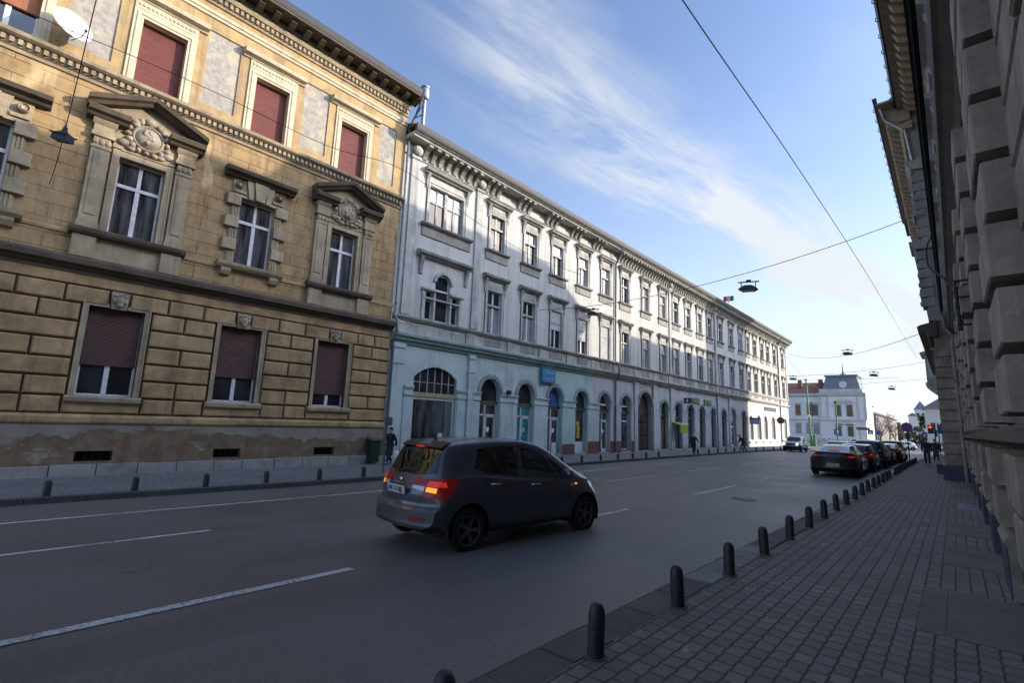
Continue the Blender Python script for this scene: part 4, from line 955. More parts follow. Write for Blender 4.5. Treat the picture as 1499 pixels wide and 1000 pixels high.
# ------------------------------------------------------------------ right-hand side of the street
def bx(m,x0,x1,y0,y1,z0,z1): m.box(x0,x1,y0,y1,z0,z1)
def rusticated_building():
    T=thing('rusticated_building',(.5,12,rz_(0,12)),'grey building with bold projecting stone blocks and dark blue plinth beside the pavement','building','buildings along the shaded pavement')
    Y0,Y1=-9,28.75; W=.52
    cols=[-4.2,-1.4,1.5,4.7,7.9,10.9,14.5,17.8,21.9,25.4]
    m=MB(); bx(m,W,9,Y0,Y1,-.6,18.2); m.build('wall',M['rwall_back'],T)
    m=MB(); rr=random.Random(9); rows=[.80,1.27]+[1.95+.475*k for k in range(9)]
    for c in cols:
        for k,z in enumerate(rows[:-1]):
            h=.45
            if k==1: h=.44
            wd=.98+rr.uniform(-.015,.015); pr=.235+rr.uniform(-.012,.012)
            m.frustum(W,W-pr,c,c+wd,z+.03,z+h-.03,.012)
    build_split(m,'stone_block',M['rwall'],T,gap=.0)
    m=MB()
    for c in cols:
        bx(m,W-.03,W,c-.95,c-.03,.8,6.1) if False else None
    for a,b in zip(cols,cols[1:]):   # window recess between pairs of jambs / flat banded piers
        for k in range(11):
            z=.80+.475*k
            if 1.7<z<1.95: continue
            m.frustum(W,W-.075,a+1.25,b-.06,z+.02,z+.44,.02)
    build_split(m,'banded_course',M['rwall'],T,gap=.02)
    m=MB(); m.prism([(W,1.72),(W-.14,1.73),(W-.27,1.78),(W-.27,1.86),(W-.1,1.93),(W,1.93)],'y',Y0,Y1); m.build('string_ledge',M['darktrim'],T)
    m=MB(); bx(m,W-.10,W,Y0,Y1,-.6,.66)
    for c in cols: bx(m,W-.20,W,c-.03,c+.95,-.5,.62)
    m.build('plinth',M['rplinth'],T)
    m=MB()
    for i,c in enumerate(cols):
        m.prism([(W,.62),(W-.20,.62),(W-.22,.66),(W-.19,.71),(W-.05,.79),(W,.79)],'y',c-.06,c+1.0)
        if i==4: bx(m,W-.185,W-.06,c-.075,c-.02,-.4,.62)
    build_split(m,'plinth_cap',M['cap'],T,gap=.0)
    m=MB(); m.prism([(W,6.2),(W-.1,6.22),(W-.16,6.35),(W-.28,6.48),(W-.34,6.52),(W-.36,6.72),(W-.28,6.8),(W,6.95)],'y',Y0,Y1); m.build('storey_cornice',M['boards'],T)
    # upper windows seen along the wall
    for fl,(z0,z1) in enumerate(((7.6,10.2),(12.2,14.6))):
        for c in (1.6,5.6,9.6,13.6,17.6,21.6,25.6):
            w=MB(); bx(w,W-.06,W,c-.85,c-.68,z0,z1+.2); bx(w,W-.06,W,c+.68,c+.85,z0,z1+.2); bx(w,W-.058,W,c-.68,c+.68,z1,z1+.2); w=w.build('window',M['rlight'],T)
            p=MB(); p.quad((W-.006,c-.68,z0),(W-.006,c+.68,z0),(W-.006,c+.68,z1),(W-.006,c-.68,z1)); p.build('pane',M['glass'],w)
            h=MB(); h.prism([(W,z1+.6),(W-.2,z1+.62),(W-.28,z1+.72),(W-.42,z1+.78),(W-.42,z1+.92),(W,z1+1.0)],'y',c-1.25,c+1.25)
            for s in (-1,1): h.prism([(W,z1-.2),(W-.1,z1-.15),(W-.18,z1+.3),(W-.3,z1+.6),(W,z1+.6)],'y',c+s*1.0-.13,c+s*1.0+.13)
            h.build('hood',M['rlight'],w); h=MB(); h.prism([(W,z0-.3),(W-.25,z0-.22),(W-.28,z0-.1),(W,z0-.05)],'y',c-1.1,c+1.1); h.build('sill',M['rlight'],w)
    m=MB(); m.prism([(W,15.6),(W-.2,15.65),(W-.25,15.9),(W-.45,16.0),(W-.5,16.15),(W,16.2)],'y',Y0,Y1); m.prism([(W,16.9),(W-.5,16.95),(W-.6,17.1),(W,17.2)],'y',Y0,Y1)
    y=Y0
    while y<Y1-.3: m.prism([(W-.1,17.2),(W-.55,17.25),(W-.95,17.45),(W-1.1,17.75),(W-.1,17.75)],'y',y,y+.3); bx(m,W-.62,W-.3,y+.02,y+.28,16.55,16.85); y+=.62
    m.build('eave_console',M['rtan'],T)
    m=MB(); bx(m,W-1.35,W+.3,Y0,Y1+.1,17.76,17.86); m.build('eave_soffit',M['rtan'],T)
    m=MB(); m.prism([(W-1.28,17.86),(W-1.42,17.84),(W-1.46,17.98),(W-1.5,18.12),(W-1.3,18.14)],'y',Y0,Y1+.12); 
    y=Y0
    while y<Y1: m.tube([(W-1.42,y,17.9),(W-1.54,y,17.98),(W-1.52,y,18.12)],.02,4); y+=1.1
    m.build('gutter',M['iron'],T)
    m=MB(); m.prism([(W-1.4,18.05),(4.6,20.95),(9.5,18.05)],'y',Y0,24.6); m.prism([(W-1.4,18.06),(4.6,21.3),(9.5,18.06)],'y',24.62,Y1); m.build('roof',M['roof'],T)  # ridge heights, unseen from the street, shaped to shade the ochre house
    m=MB(); m.tube([(.24,28.62,-.1),(.24,28.62,5.9),(.30,28.6,6.2),(.04,28.6,6.6),(.04,28.6,7.1),(.40,28.6,7.6),(.40,28.6,17.2),(-.5,28.6,17.8)],.065,8)
    for z in (.8,2.2,3.6,5.0): m.lathe([(.08,-.05),(.08,.05)],(.24,28.62,z),10)
    m.build('downpipe',M['rwall'],T,smooth=40)
    # service box on a bracket, with cables
    b=MB(); bx(b,.20,.46,8.55,9.1,3.42,3.78); b=b.build('cable_box',M['cap'],T)
    g=MB()
    for z in (3.36,3.62,3.84): g.tube([(.52,8.5,z),(.16,8.5,z),(.16,9.16,z),(.5,9.16,z)],.014,5)
    g.tube([(.18,9.3,3.3),(.18,9.3,3.95)],.03,6); g.build('bracket',M['iron'],b)
    for k,(x,z,r) in enumerate(((.02,7.12,.022),(-.03,7.26,.017),(.05,7.38,.025),(.0,7.5,.015))):
        c=MB(); c.tube([(x,y,z+.05*math.sin(y*.9+k)) for y in cat(Y0,28.7,50)],r,5); c.build('cable_run',M['cable'],T)
    c=MB(); P=[(.20,9.2,3.75),(.18,10.5,4.2),(.05,13.5,5.2),(-.12,17,6.3),(-.2,19.5,7.2),(-.18,21,8.2),(.0,22,8.9),(.1,22.2,9.3)]
    c.tube(smoothpath(P,5),.022,6); c.build('cable_loop',M['cable'],T)
    return T
def smoothpath(P,n):
    P=[Vector(p) for p in P]; out=[]
    for i in range(len(P)-1):
        a,b,c,d=P[max(i-1,0)],P[i],P[i+1],P[min(i+2,len(P)-1)]
        for k in range(n):
            t=k/n; out.append(.5*((2*b)+(c-a)*t+(2*a-5*b+4*c-d)*t*t+(3*b-a-3*c+d)*t**3))
    out.append(P[-1]); return out
def corner_building():
    T=thing('corner_building',(-.4,38,rz_(0,38)),'banded stone building jutting onto the right pavement with stepped cornices and a bracketed eave','building','buildings along the shaded pavement')
    Y0,Y1=28.9,50.2; X=-.42
    m=MB(); bx(m,X+.06,9,Y0+.06,Y1,-.9,18.2); m.build('wall',M['rwall_back'],T)
    m=MB(); z=.58
    while z<5.5: bx(m,X,9,Y0,Y1-.01,z,z+.415); z+=.478
    m.build('banded_course',M['rwall'],T)
    m=MB(); bx(m,X-.08,9,Y0-.08,Y1,-.8,.52); bx(m,X-.42,X-.08,34.5,35.6,-.5,.34); m.build('plinth',M['rplinth'],T)
    def band(prof,name,mat,y1=Y1):
        m=MB(); P=[(X-d,z) for d,z in prof]; m.prism(P,'y',Y0-max(d for d,_ in prof)*.5,y1)
        return m.build(name,mat,T)
    band([(-.2,5.62),(.08,5.64),(.10,5.74),(-.2,5.76)],'string_course',M['rwall'])
    band([(-.2,6.25),(.10,6.28),(.18,6.42),(.36,6.5),(.46,6.54),(.48,6.74),(.36,6.82),(-.2,6.95)],'storey_cornice',M['boards'])
    m=MB(); bx(m,X,.5,Y0,Y0+.9,7.0,18.0); m.build('corner_pier',M['rlight'],T)
    m=MB(); rr=random.Random(3)
    bx(m,X-.05,.45,Y0-.05,Y0+1.0,7.0,7.6)
    for k in range(6): bx(m,X-.20-.05*(k%2),X+.25,Y0-.06,Y0+.9,7.7+k*.46,8.1+k*.46); m.ball((X-.2,Y0+.3,7.9+k*.46),.1,.2,.15,7,5)
    m.prism([(X+.5,10.45),(X-.25,10.47),(X-.34,10.6),(X-.46,10.66),(X-.48,10.86),(X+.5,10.95)],'y',Y0-.2,Y0+1.6)
    for k in range(7): bx(m,X-.10,.3,Y0-.04,Y0+.8,11.1+k*.46,11.48+k*.46)
    m.prism([(X+.5,12.1),(X-.2,12.14),(X-.28,12.3),(X+.5,12.35)],'y',Y0-.1,Y0+1.2); m.prism([(X+.6,14.4),(X-.15,14.5),(X-.3,14.75),(X-.34,14.9),(X+.6,15.0)],'y',Y0-.2,Y0+1.4)
    m.build('corner_ornament',M['rlight'],T)
    for fl,(z0,z1) in enumerate(((7.8,10.0),(12.6,14.6))):
        for c in (32.5,36.2,39.9,43.6,47.3):
            w=MB(); bx(w,X-.05,X+.06,c-.85,c-.68,z0,z1+.2); bx(w,X-.05,X+.06,c+.68,c+.85,z0,z1+.2); bx(w,X-.048,X+.06,c-.68,c+.68,z1,z1+.2); w=w.build('window',M['rlight'],T)
            p=MB(); p.quad((X+.05,c-.68,z0),(X+.05,c+.68,z0),(X+.05,c+.68,z1),(X+.05,c-.68,z1)); p.build('pane',M['glass'],w)
            h=MB(); h.prism([(X+.06,z1+.6),(X-.2,z1+.62),(X-.38,z1+.78),(X-.38,z1+.92),(X+.06,z1+1.0)],'y',c-1.25,c+1.25); h.build('hood',M['rlight'],w)
    m=MB(); m.prism([(X+.1,16.6),(X-.3,16.65),(X-.42,16.9),(X+.1,17.0)],'y',Y0-.3,Y1)
    y=Y0-.2
    while y<Y1-.3: m.prism([(X+.05,17.1),(X-.4,17.15),(X-.85,17.4),(X-1.0,17.95),(X+.05,17.95)],'y',y,y+.34); y+=.66
    m.build('eave_console',M['rtan'],T)
    m=MB(); bx(m,X-1.2,X+.5,Y0-.9,46.5,17.96,18.06); m.build('eave_soffit',M['rtan'],T)
    m=MB(); m.prism([(X-1.12,18.06),(X-1.26,18.04),(X-1.3,18.2),(X-1.32,18.34),(X-1.14,18.36)],'y',Y0-.95,46.55)
    y=Y0
    while y<46.5: m.tube([(X-1.26,y,18.1),(X-1.36,y,18.18),(X-1.34,y,18.34)],.02,4); y+=1.1
    m.build('gutter',M['iron'],T)
    m=MB(); m.prism([(X-1.2,18.2),(4.,23.7),(9.5,18.2)],'y',32.3,50.3); m.prism([(X-1.2,18.21),(4.,22.3),(9.5,18.21)],'y',28.85,32.28); m.build('roof',M['roof'],T)  # unseen ridges, heights shaped to cast the shade line on the facades opposite
    m=MB(); m.tube([(-1.5,28.35,18.15),(-1.35,28.6,17.4),(-.6,28.8,16.6),(-.46,28.82,15)],.07,8); m.build('downpipe',M['zinc'],T,smooth=40)
def further_right():
    T=thing('low_house',(-.3,56,-.4),'low shaded house just behind the jutting banded corner building','building','buildings along the shaded pavement')
    m=MB(); bx(m,-.3,8,50.4,62.4,-1,14); m.build('wall',M['rlight'],T)
    m=MB(); m.prism([(-.9,14),(4,17.6),(8.5,14)],'y',50.45,62.4); m.build('roof',M['roof'],T)  # house out of view, kept low so sun reaches the terrace opposite
    T=thing('grey_house',(-.3,70,-.5),'tan three-storey house just before the bay-windowed block','building','buildings along the shaded pavement')
    m=MB(); bx(m,-.3,8,62.5,81.4,-1,16.6); m.build('wall',M['rtan'],T)
    m=MB(); m.prism([(-.9,16.6),(4,20.3),(8.5,16.6)],'y',62.5,81.4); m.build('roof',M['roofgrey'],T)  # hidden house, ridge height shaped for the shade edge across the street
    T=thing('bay_window_block',(-.5,86,-.6),'tall pale block with a projecting bay window at the far right corner','building','buildings along the shaded pavement')
    m=MB(); bx(m,-.5,5.5,81.6,90.4,-1.2,29); m.build('wall',M['rlight'],T)  # hidden height and depth shaped to shade one stretch of the terrace
    m=MB(); m.prism([(-.4,7.0),(-1.4,7.3),(-2.1,8.0),(-2.25,8.2),(-2.25,8.6),(-.4,8.6)],'y',82,87.4); bx(m,-2.1,-.4,82.2,87.2,8.6,12.2); m.prism([(-.4,12.2),(-2.5,12.25),(-2.6,12.5),(-.4,13.2)],'y',81.9,87.5)
    m=m.build('bay_window',M['rlight'],T)
    p=MB(); 
    for a,b in ((82.9,84.2),(85.1,86.4)): p.quad((-2.108,a,9.2),(-2.108,b,9.2),(-2.108,b,11.6),(-2.108,a,11.6))
    p.quad((-1.9,82.19,9.2),(-.8,82.19,9.2),(-.8,82.19,11.6),(-1.9,82.19,11.6)); p.build('pane',M['curtain'],m)
    m=MB(); m.prism([(-1.1,29),(2.5,30.8),(6,29)],'y',81.5,90.5); m.build('roof',M['roofgrey'],T)
    T=thing('white_side_house',(-2.6,120,-.9),'small white house beyond the crossing at the end of the right pavement','building')
    m=MB(); bx(m,-3.9,2,120,132,-1.2,6.8); m.build('wall',M['bank'],T)
    m=MB(); m.prism([(-4.3,6.8),(-1,9.2),(2.4,6.8)],'y',119.6,132.4); m.build('roof',M['roofgrey'],T)
    m=MB()
    for x in (-3.2,-1.9): m.quad((x,119.99,2.2),(x+.7,119.99,2.2),(x+.7,119.99,4.2),(x,119.99,4.2))
    m.build('window',M['glass'],T)
    T=thing('church_tower',(-8.5,230,-1.8),'pale tower with low slate roof behind dark trees at the street end','tower')
    m=MB(); bx(m,-10.2,-6.7,229,233,-2,11); bx(m,-12,-9.5,228,236,-2,8.6); m.build('wall',M['hall'],T)  # pale wall colour stands in for haze at this distance
    m=MB(); i=[m.P(p) for p in ((-10.4,228.8,11),(-6.5,228.8,11),(-6.5,233.2,11),(-10.4,233.2,11),(-8.45,231,14.2))]; [m.f.append([i[k],i[(k+1)%4],i[4]]) for k in range(4)]; m.f.append(i[:4])
    m.prism([(-12.3,8.6),(-10.75,9.8),(-9.3,8.6)],'y',227.8,236); m.build('roof',M['roofgrey'],T)
    m=MB(); 
    for x in (-9.6,-8.2): m.quad((x,228.98,7.6),(x+.7,228.98,7.6),(x+.7,228.98,9.8),(x,228.98,9.8))
    m.build('window',M['glass'],T)
# ------------------------------------------------------------------ the hall across the square and what lies beyond
def hall():
    T=thing('town_hall',(-25,151,-1.2),'pale blue-white hall across the square with grey mansard roof and spire','building')
    Y=150; m=MB(); bx(m,-26.0,-16.2,Y,Y+14,-2,12.1); m.build('projecting_wing',M['hall'],T)
    m=MB(); bx(m,-62,-26.0,Y+1.5,Y+14,-2,12.0); m.build('long_wing',M['hall'],T)
    m=MB()
    m.prism([(Y-.05,4.6),(Y-.3,4.7),(Y-.3,5.1),(Y+1,5.1),(Y+1,4.6)],'x',-26.2,-16.0); m.prism([(Y,11.0),(Y-.5,11.3),(Y-.6,11.9),(Y+1,12.0),(Y+1,11)],'x',-26.4,-15.8)
    m.prism([(Y+1.45,4.6),(Y+1.25,4.7),(Y+1.25,5.05),(Y+2,5.05),(Y+2,4.6)],'x',-62,-26.2); m.prism([(Y+1.5,10.9),(Y+1.0,11.3),(Y+.95,11.9),(Y+2,12.0),(Y+2,10.9)],'x',-62,-26.4)
    bx(m,-25.8,-16.4,Y-.2,Y+13,12.0,12.9)
    for x in (-26.0,-24.4,-17.9,-16.3): bx(m,x-.02,x+.5,Y-.14,Y,5.1,11)
    for z in (1.2,1.9,2.6,3.3,4.0): bx(m,-25.9,-22.6,Y-.05,Y,z,z+.05); bx(m,-19.2,-16.3,Y-.05,Y,z,z+.05)
    m.build('stone_trim',M['halltrim'],T)
    m=MB(); a=[(-25.2,Y+.6),(-16.9,Y+.6),(-16.9,Y+11),(-25.2,Y+11)]; b=[(-24.4,Y+1.8),(-17.7,Y+1.8),(-17.7,Y+10),(-24.4,Y+10)]
    i=[m.P((*p,12.9)) for p in a]; j=[m.P((*p,16.3)) for p in b]
    for k in range(4): m.f.append([i[k],i[(k+1)%4],j[(k+1)%4],j[k]])
    m.f.append(j); bx(m,-24.7,-17.4,Y+1.5,Y+10.3,16.32,16.75); mr=m.build('mansard_roof',M['roofgrey'],T)
    m=MB(); m.lathe([(.5,16.75),(.32,17.1),(.2,17.3),(.12,18.3),(.01,20.3)],(-20.6,Y+2.5,0),10); m.lathe([(1.1,16.75),(.5,17.0)],(-20.6,Y+2.5,0),10); m.build('spire',M['roofgrey'],mr)
    m=MB(); m.lathe([(.85,0),(.85,-.25),(.6,-.3),(.58,-.1),(0.01,-.1)],(-20.6,Y+.95,14.1),18,'y'); bx(m,-21.4,-19.8,Y+.8,Y+1.1,12.9,13.3); m.build('round_dormer',M['hall'],mr)
    m=MB(); m.prism([(Y+1.0,11.9),(Y+7.5,15.3),(Y+14,11.9)],'x',-62,-25.5); bx(m,-31.5,-30.6,Y+4,Y+5,13,15.9); bx(m,-26.6,-25.8,Y+4,Y+6,13,15.9); m.build('red_roof',M['roofred'],T)
    def win(xs,z0,z1,y,w,mat='glass',arch=False):
        for x in xs:
            f=MB(); bx(f,x-w/2-.18,x+w/2+.18,y-.07,y,z0-.2,z1+.25); bx(f,x-w/2-.3,x+w/2+.3,y-.2,y,z1+.3,z1+.5); f=f.build('window',M['halltrim'],T)
            p=MB(); p.quad((x-w/2,y-.075,z0),(x+w/2,y-.075,z0),(x+w/2,y-.075,z1),(x-w/2,y-.075,z1)); p.build('pane',M[mat],f)
    win((-60,-56.8,-53.6,-50.4,-47.2,-44,-40.8,-37.6,-34.4),6.0,8.9,Y+1.5,1.2); win((-31.3,-28.6),6.0,8.9,Y+1.5,1.2,'redcurtain'); win((-27.3,),6.0,8.9,Y+1.5,1.3)
    win((-60,-56.8,-53.6,-50.4,-47.2,-44,-40.8,-37.6,-34.4,-31.4,-28.9,-27.2),1.2,3.7,Y+1.5,1.2,'blindgrey')
    win((-21.9,-19.4),5.9,8.8,Y,1.25); win((-22.0,-19.5),.9,3.4,Y,1.2)
    m=MB(); m.prism([(x,z) for x,z in arc(-20.65,9.5,4.6,.75,10)],'y',Y-.35,Y); m.prism([(x,z) for x,z in arc(-20.7,3.7,4.2,.8,10)],'y',Y-.2,Y); m.build('arched_pediment',M['halltrim'],T)
    h=MB(); rr=random.Random(2)
    for k in range(500):
        x=rr.uniform(-34,-17); y=147+rr.uniform(-.7,.7); z=-1.2+rr.uniform(0,1.35)
        leaf(h,(x,y,z),rr,.32)
    o=h.build('clipped_hedge',M['evergreen'],None); tag(o,'dark low hedge in front of the pale hall across the square','hedge')
    # buildings continuing on the left past the hall
    T=thing('sunlit_corner_house',(-16,172,-1.4),'cream sunlit end wall of a house just right of the pale hall','building')
    m=MB(); bx(m,-30,-17.5,168,180,-2,9.6); m.build('wall',M['cream'],T)
    m=MB()
    for z in (1.2,5): 
        for x in (-20,-18.6): m.quad((x,167.98,z),(x+.8,167.98,z),(x+.8,167.98,z+1.9),(x,167.98,z+1.9))
    m.build('window',M['glass'],T)
    m=MB(); m.prism([(-30.5,9.6),(-23,12.5),(-17.1,9.6)],'y',167.8,180); m.build('roof',M['roof'],T)
    T=thing('distant_terrace',(-18,260,-2),'hazy beige terrace in the far distance behind bare trees','building')
    m=MB(); bx(m,-34,-20.3,215,300,-3,8.5); m.build('wall',M['farhouse'],T)
    m=MB(); m.prism([(-35,8.5),(-27,11.8),(-19.8,8.5)],'y',215,300); m.build('roof',M['roof'],T)
def leaf(m,p,rr,s):
    a=Vector((rr.gauss(0,1),rr.gauss(0,1),rr.gauss(0,1))).normalized(); b=a.orthogonal().normalized(); c=a.cross(b)
    t=rr.uniform(0,6.28); u=b*math.cos(t)+c*math.sin(t); v=a.cross(u); p=Vector(p); s*=rr.uniform(.6,1.2)
    m.poly([p-u*s*.5,p+v*s*.28,p+u*s*.5,p-v*s*.28])
def bare_tree(x,y,z,h,label,seed,spread=.32):
    rr=random.Random(seed); T=thing('bare_tree',(x,y,z),label,'tree','leafless street trees')
    tr=MB(); tw=MB()
    def grow(p,d,L,r,lv):
        q=[p]; 
        for k in range(3): d=(d+Vector((rr.gauss(0,.12),rr.gauss(0,.12),rr.gauss(.03,.06)))).normalized(); q.append(q[-1]+d*L/3)
        (tr if lv<2 else tw).tube(q,r,6 if lv<2 else 3,False,r*.65)
        if lv<5:
            for k in range(rr.choice((2,3,3)) if lv else 5):
                dd=(d+Vector((rr.gauss(0,spread*1.6),rr.gauss(0,spread*1.6),rr.gauss(.1,.3)))).normalized()
                grow(q[-1] if k<2 else q[rr.choice((2,3))],dd,L*rr.uniform(.6,.8),r*.58,lv+1)
    grow(Vector((x,y,z)),Vector((0,0,1)),h*.32,h*.022,0)
    tr.build('trunk',M['bark'],T); tw.build('crown',M['bark'],T)
def leafy(x,y,z,h,w,label,seed,mat,n=900,cone=False,cat_='tree',group=None):
    rr=random.Random(seed); T=thing('evergreen_tree' if cone else 'bushy_tree',(x,y,z),label,cat_,group)
    t=MB(); t.tube([(x,y,z),(x+.1,y,z+h*.55)],h*.03,7,True,h*.012); t.build('trunk',M['bark'],T)
    c=MB(); cl=[]
    for k in range(14):
        f=rr.uniform(.2,1); rad=w*.5*(1.05-f if cone else math.sin(PI*min(1,.15+f*.85))**.6)*rr.uniform(.4,1); a=rr.uniform(0,6.28)
        cl.append((x+rad*math.cos(a),y+rad*math.sin(a),z+h*f*.95,rr.uniform(.14,.26)*w))
    for k in range(n):
        q=rr.choice(cl); d=Vector((rr.gauss(0,1),rr.gauss(0,1),rr.gauss(0,1))).normalized()*q[3]*rr.uniform(.3,1.1); leaf(c,(q[0]+d.x,q[1]+d.y,q[2]+d.z),rr,.16*w**.5*(1.6 if mat!='fargreen' else 3.2))
    c.build('crown',M[mat],T)
def vegetation():
    for i,(x,y,h,l) in enumerate(((-17.3,190,11.5,'tall leafless tree just right of the cream end wall past the pale hall'),(-16.2,206,10,'slimmer leafless tree standing second in the row past the hall'),(-15.6,226,9,'low leafless tree third in the row past the hall'),(-14.8,250,8,'smallest leafless tree at the far end of the row'))): bare_tree(x,y,-.008*y-.1,h,l,i+3)
    for i,(x,y,h,w,l) in enumerate(((-25.5,322,9,9,'rounded grey-green tree left of the conifer at the far street end'),(-21.5,320,11,8,'pointed blue-green conifer, tallest tree at the far street end'),(-15.0,330,8,8,'low grey-green tree right of the conifer at the far street end'))): leafy(x,y,-2.8,h,w,l,i+20,'fargreen',700,i==1)
    leafy(-5.4,150,-1.2,7.6,3.4,'dark evergreen tree below the pale tower at the street end',31,'evergreen',1400,True)
    leafy(-7.6,168,-1.3,5.2,4.2,'dark green rounded tree left of the evergreen below the tower',32,'evergreen',1200)
    bare_tree(-10.5,185,-1.5,6.5,'small brownish leafless tree left of the evergreens below the tower',41)
# ------------------------------------------------------------------ wires, lamps, poles, signs
def wire(name,P,r,label,mat='cable',n=6):
    m=MB(); m.tube(smoothpath(P,n),r,5); return tag(m.build(name,M[mat]),label,'cable')
def sag(a,b,s,n=8):
    a,b=Vector(a),Vector(b); return [a.lerp(b,k/n)-Vector((0,0,s*4*(k/n)*(1-k/n))) for k in range(n+1)]
def street_lamp(x,y,z,label,s=1.,ang=0,first=[None]):
    if first[0]: 
        c=dup(first[0]); c.location=(x,y,z); c.scale=(s,s,s); c.rotation_euler=(0,R(4),ang); c['label']=label; return c
    t=thing('hanging_lamp',(x,y,z),label,'street lamp','lamps hung on wires over the street',local=True); t.scale=(s,s,s); t.rotation_euler=(0,R(4),ang)
    m=MB(); m.prism([(-.30,0),(.30,0),(.33,.03),(.26,.09),(.12,.17),(-.12,.17),(-.26,.09),(-.33,.03)],'y',-.14,.14); m.build('housing',M['lampmetal'],t,bevel=.02)
    m=MB(); m.prism([(-.27,-.002),(.27,-.002),(.22,-.05),(-.22,-.05)],'y',-.11,.11); m.build('diffuser',M['lampglass'],t)
    m=MB(); m.tube([(-.24,0,.08),(-.24,0,.30)],.018,5); m.tube([(.24,0,.08),(.24,0,.30)],.018,5); m.box(-.36,.36,-.02,.02,.29,.33); m.lathe([(.04,-.08),(.04,.08)],(0,0,.36),8,'x'); m.build('bracket',M['iron'],t)
    first[0]=t; return t
def overhead():
    # lamp by the ochre house: round shade on its own span wire
    wire('span_wire',[(-20.4,.60,8.55),(-17,.55,8.05),(-14.1,.49,7.92),(-12,.45,8.42),(-9,.4,9.7),(-4,.35,12.4),(.5,.3,15.2)],.009,'thin wire rising over the street from the ochre house, carrying the nearest lamp')
    t=thing('hooded_street_lamp',(-14.1,.49,7.9),'dark square hooded lamp hung before the ochre house at upper left','street lamp',local=True); t.rotation_euler=(R(3),R(6),R(48)); t.scale=(.60,.60,.60)
    m=MB(); a=[(-.27,-.19),(.27,-.19),(.27,.19),(-.27,.19)]
    i=[m.P((*p,-.62)) for p in a]; j=[m.P((p[0]*.95,p[1]*.9,-.38)) for p in a]; k_=[m.P((p[0]*.25,p[1]*.3,-.24)) for p in a]; l_=[m.P((p[0]*.16,p[1]*.2,-.06)) for p in a]
    for A,B in ((i,j),(j,k_),(k_,l_)):
        for k in range(4): m.f.append([A[k],A[(k+1)%4],B[(k+1)%4],B[k]])
    m.f.append(l_); m.build('shade',M['lampmetal'],t)
    m=MB(); m.box(-.25,.25,-.17,.17,-.60,-.585); m.build('diffuser',M['lampglass'],t)
    m=MB(); m.box(-.31,.31,-.22,-.19,-.42,-.37); m.box(-.31,.31,.19,.22,-.42,-.37); m.tube([(0,0,-.06),(0,0,.05)],.02,6); m.build('rim',M['iron'],t)
    wire('span_wire',sag((-20.4,25,9.3),(.4,25,11.0),.95,10),.016,'wire crossing the street with two lamps, from the pale terrace','cablegrey')
    street_lamp(-7.05,25,8.62,'dark lamp hung over mid street against the sky, largest of the wire-hung lamps',1.35,R(5))
    street_lamp(-16.1,25,8.45,'lamp hung close before the pale terrace upper windows',1.1,R(5))
    wire('span_wire',sag((-20.4,91.8,14.9),(-.9,45,9.2),1.4,10),.022,'span wire from the sunlit bank corner to the jutting corner building','cablegrey')
    street_lamp(-7.9,62.5,10.15,'lamp hung over mid street, seen just above the spire of the hall',1.5)
    for y,xl,z,lab in ((75,-20,9.9,'third'),(100,-40,10.0,'fourth')):
        wire('span_wire',sag((xl,y+8,z+.2),(-.4,y,z+.8),.55,8),.022,f'{lab} thin wire over the street, seen low over the square','cablegrey')
    street_lamp(-7,75.7,9.0,'lamp hung over mid street, seen right of the hall roof',1.5); street_lamp(-7.1,101,9.1,'farthest small lamp hung over the street end',1.6); street_lamp(-25,118,12.7,'small lamp hung over the red roof left of the hall mansard',2.2)
    wire('span_wire',sag((-40,118,14),(-7,118,12.6),.6,8),.025,'faint span wire above the red roofed wing of the hall','cablegrey')
    wire('service_cable',[(-3,-8,8.5),(-3,-2,8.9),(-3,7.5,9.37),(-3,17,10.05),(-3,35,10.9),(-3,63,11.6),(-3,90,12.3)],.012,'long dark cable running down the middle of the sky towards the street end','cablegrey',8)
    wire('service_cable',[(-17,-6,11.9),(-17,-1,11.8),(-17,2,11.95),(-17,4.1,12.0),(-17,7.7,11.95),(-17,11.1,12.45),(-17,15.2,11.65),(-17,20,11.05),(-17,25,11.2)],.011,'thin dark cable sagging before the ochre house and first pale windows','cable',6)
    wire('service_cable',sag((-20.3,92,14.3),(-24,150,12.5),1.5,8),.02,'faint cable from the bank corner to the hall roof','cablegrey')
    # satellite dish on the ochre house
    T=thing('satellite_dish',(-19.85,.40,13.28),'white satellite dish on the ochre house wall beside the orange-brown shutter','satellite dish',local=True); T.scale=(1.05,1.05,1.05); T.rotation_euler=(R(0),R(0),R(18))
    m=MB(); prof=[(.50,.16),(.44,.12),(.36,.08),(.24,.035),(.10,.005),(.005,0)]
    m.T=lambda p:Matrix.Rotation(R(-22),3,'Y')@Vector((p[0],p[1],p[2]*1.08)) if True else p
    rings=[]
    for r,h in prof: rings.append([m.P((h,r*math.cos(2*PI*k/28),r*math.sin(2*PI*k/28)+.42)) for k in range(28)])
    for A,B in zip(rings,rings[1:]):
        for k in range(28): m.f.append([A[k],A[(k+1)%28],B[(k+1)%28],B[k]])
    m.build('reflector',M['dishwhite'],T,smooth=60)
    m=MB(); m.tube([(.03,0,-.08),(.35,.1,.0),(.50,.12,.16)],.013,5); m.ball((.5,.12,.18),.04,.04,.05); m.build('feed_arm',M['iron'],T)
    m=MB(); m.tube([(-.1,0,.3),(-.3,0,.05),(-.62,-.1,.05)],.025,6); m.ball((-.12,.03,.2),.07,.07,.09); m.build('wall_mount',M['zinc'],T)
def roundel(m,c,r,t,n=22): m.lathe([(r,-t),(r,t)],c,n,'y')
def sign_disc(parent,c,parts):
    for name,r,y,mat in parts:
        m=MB(); m.lathe([(r,y),(r,y+.006)],c,26,'y'); m.build(name,M[mat],parent)
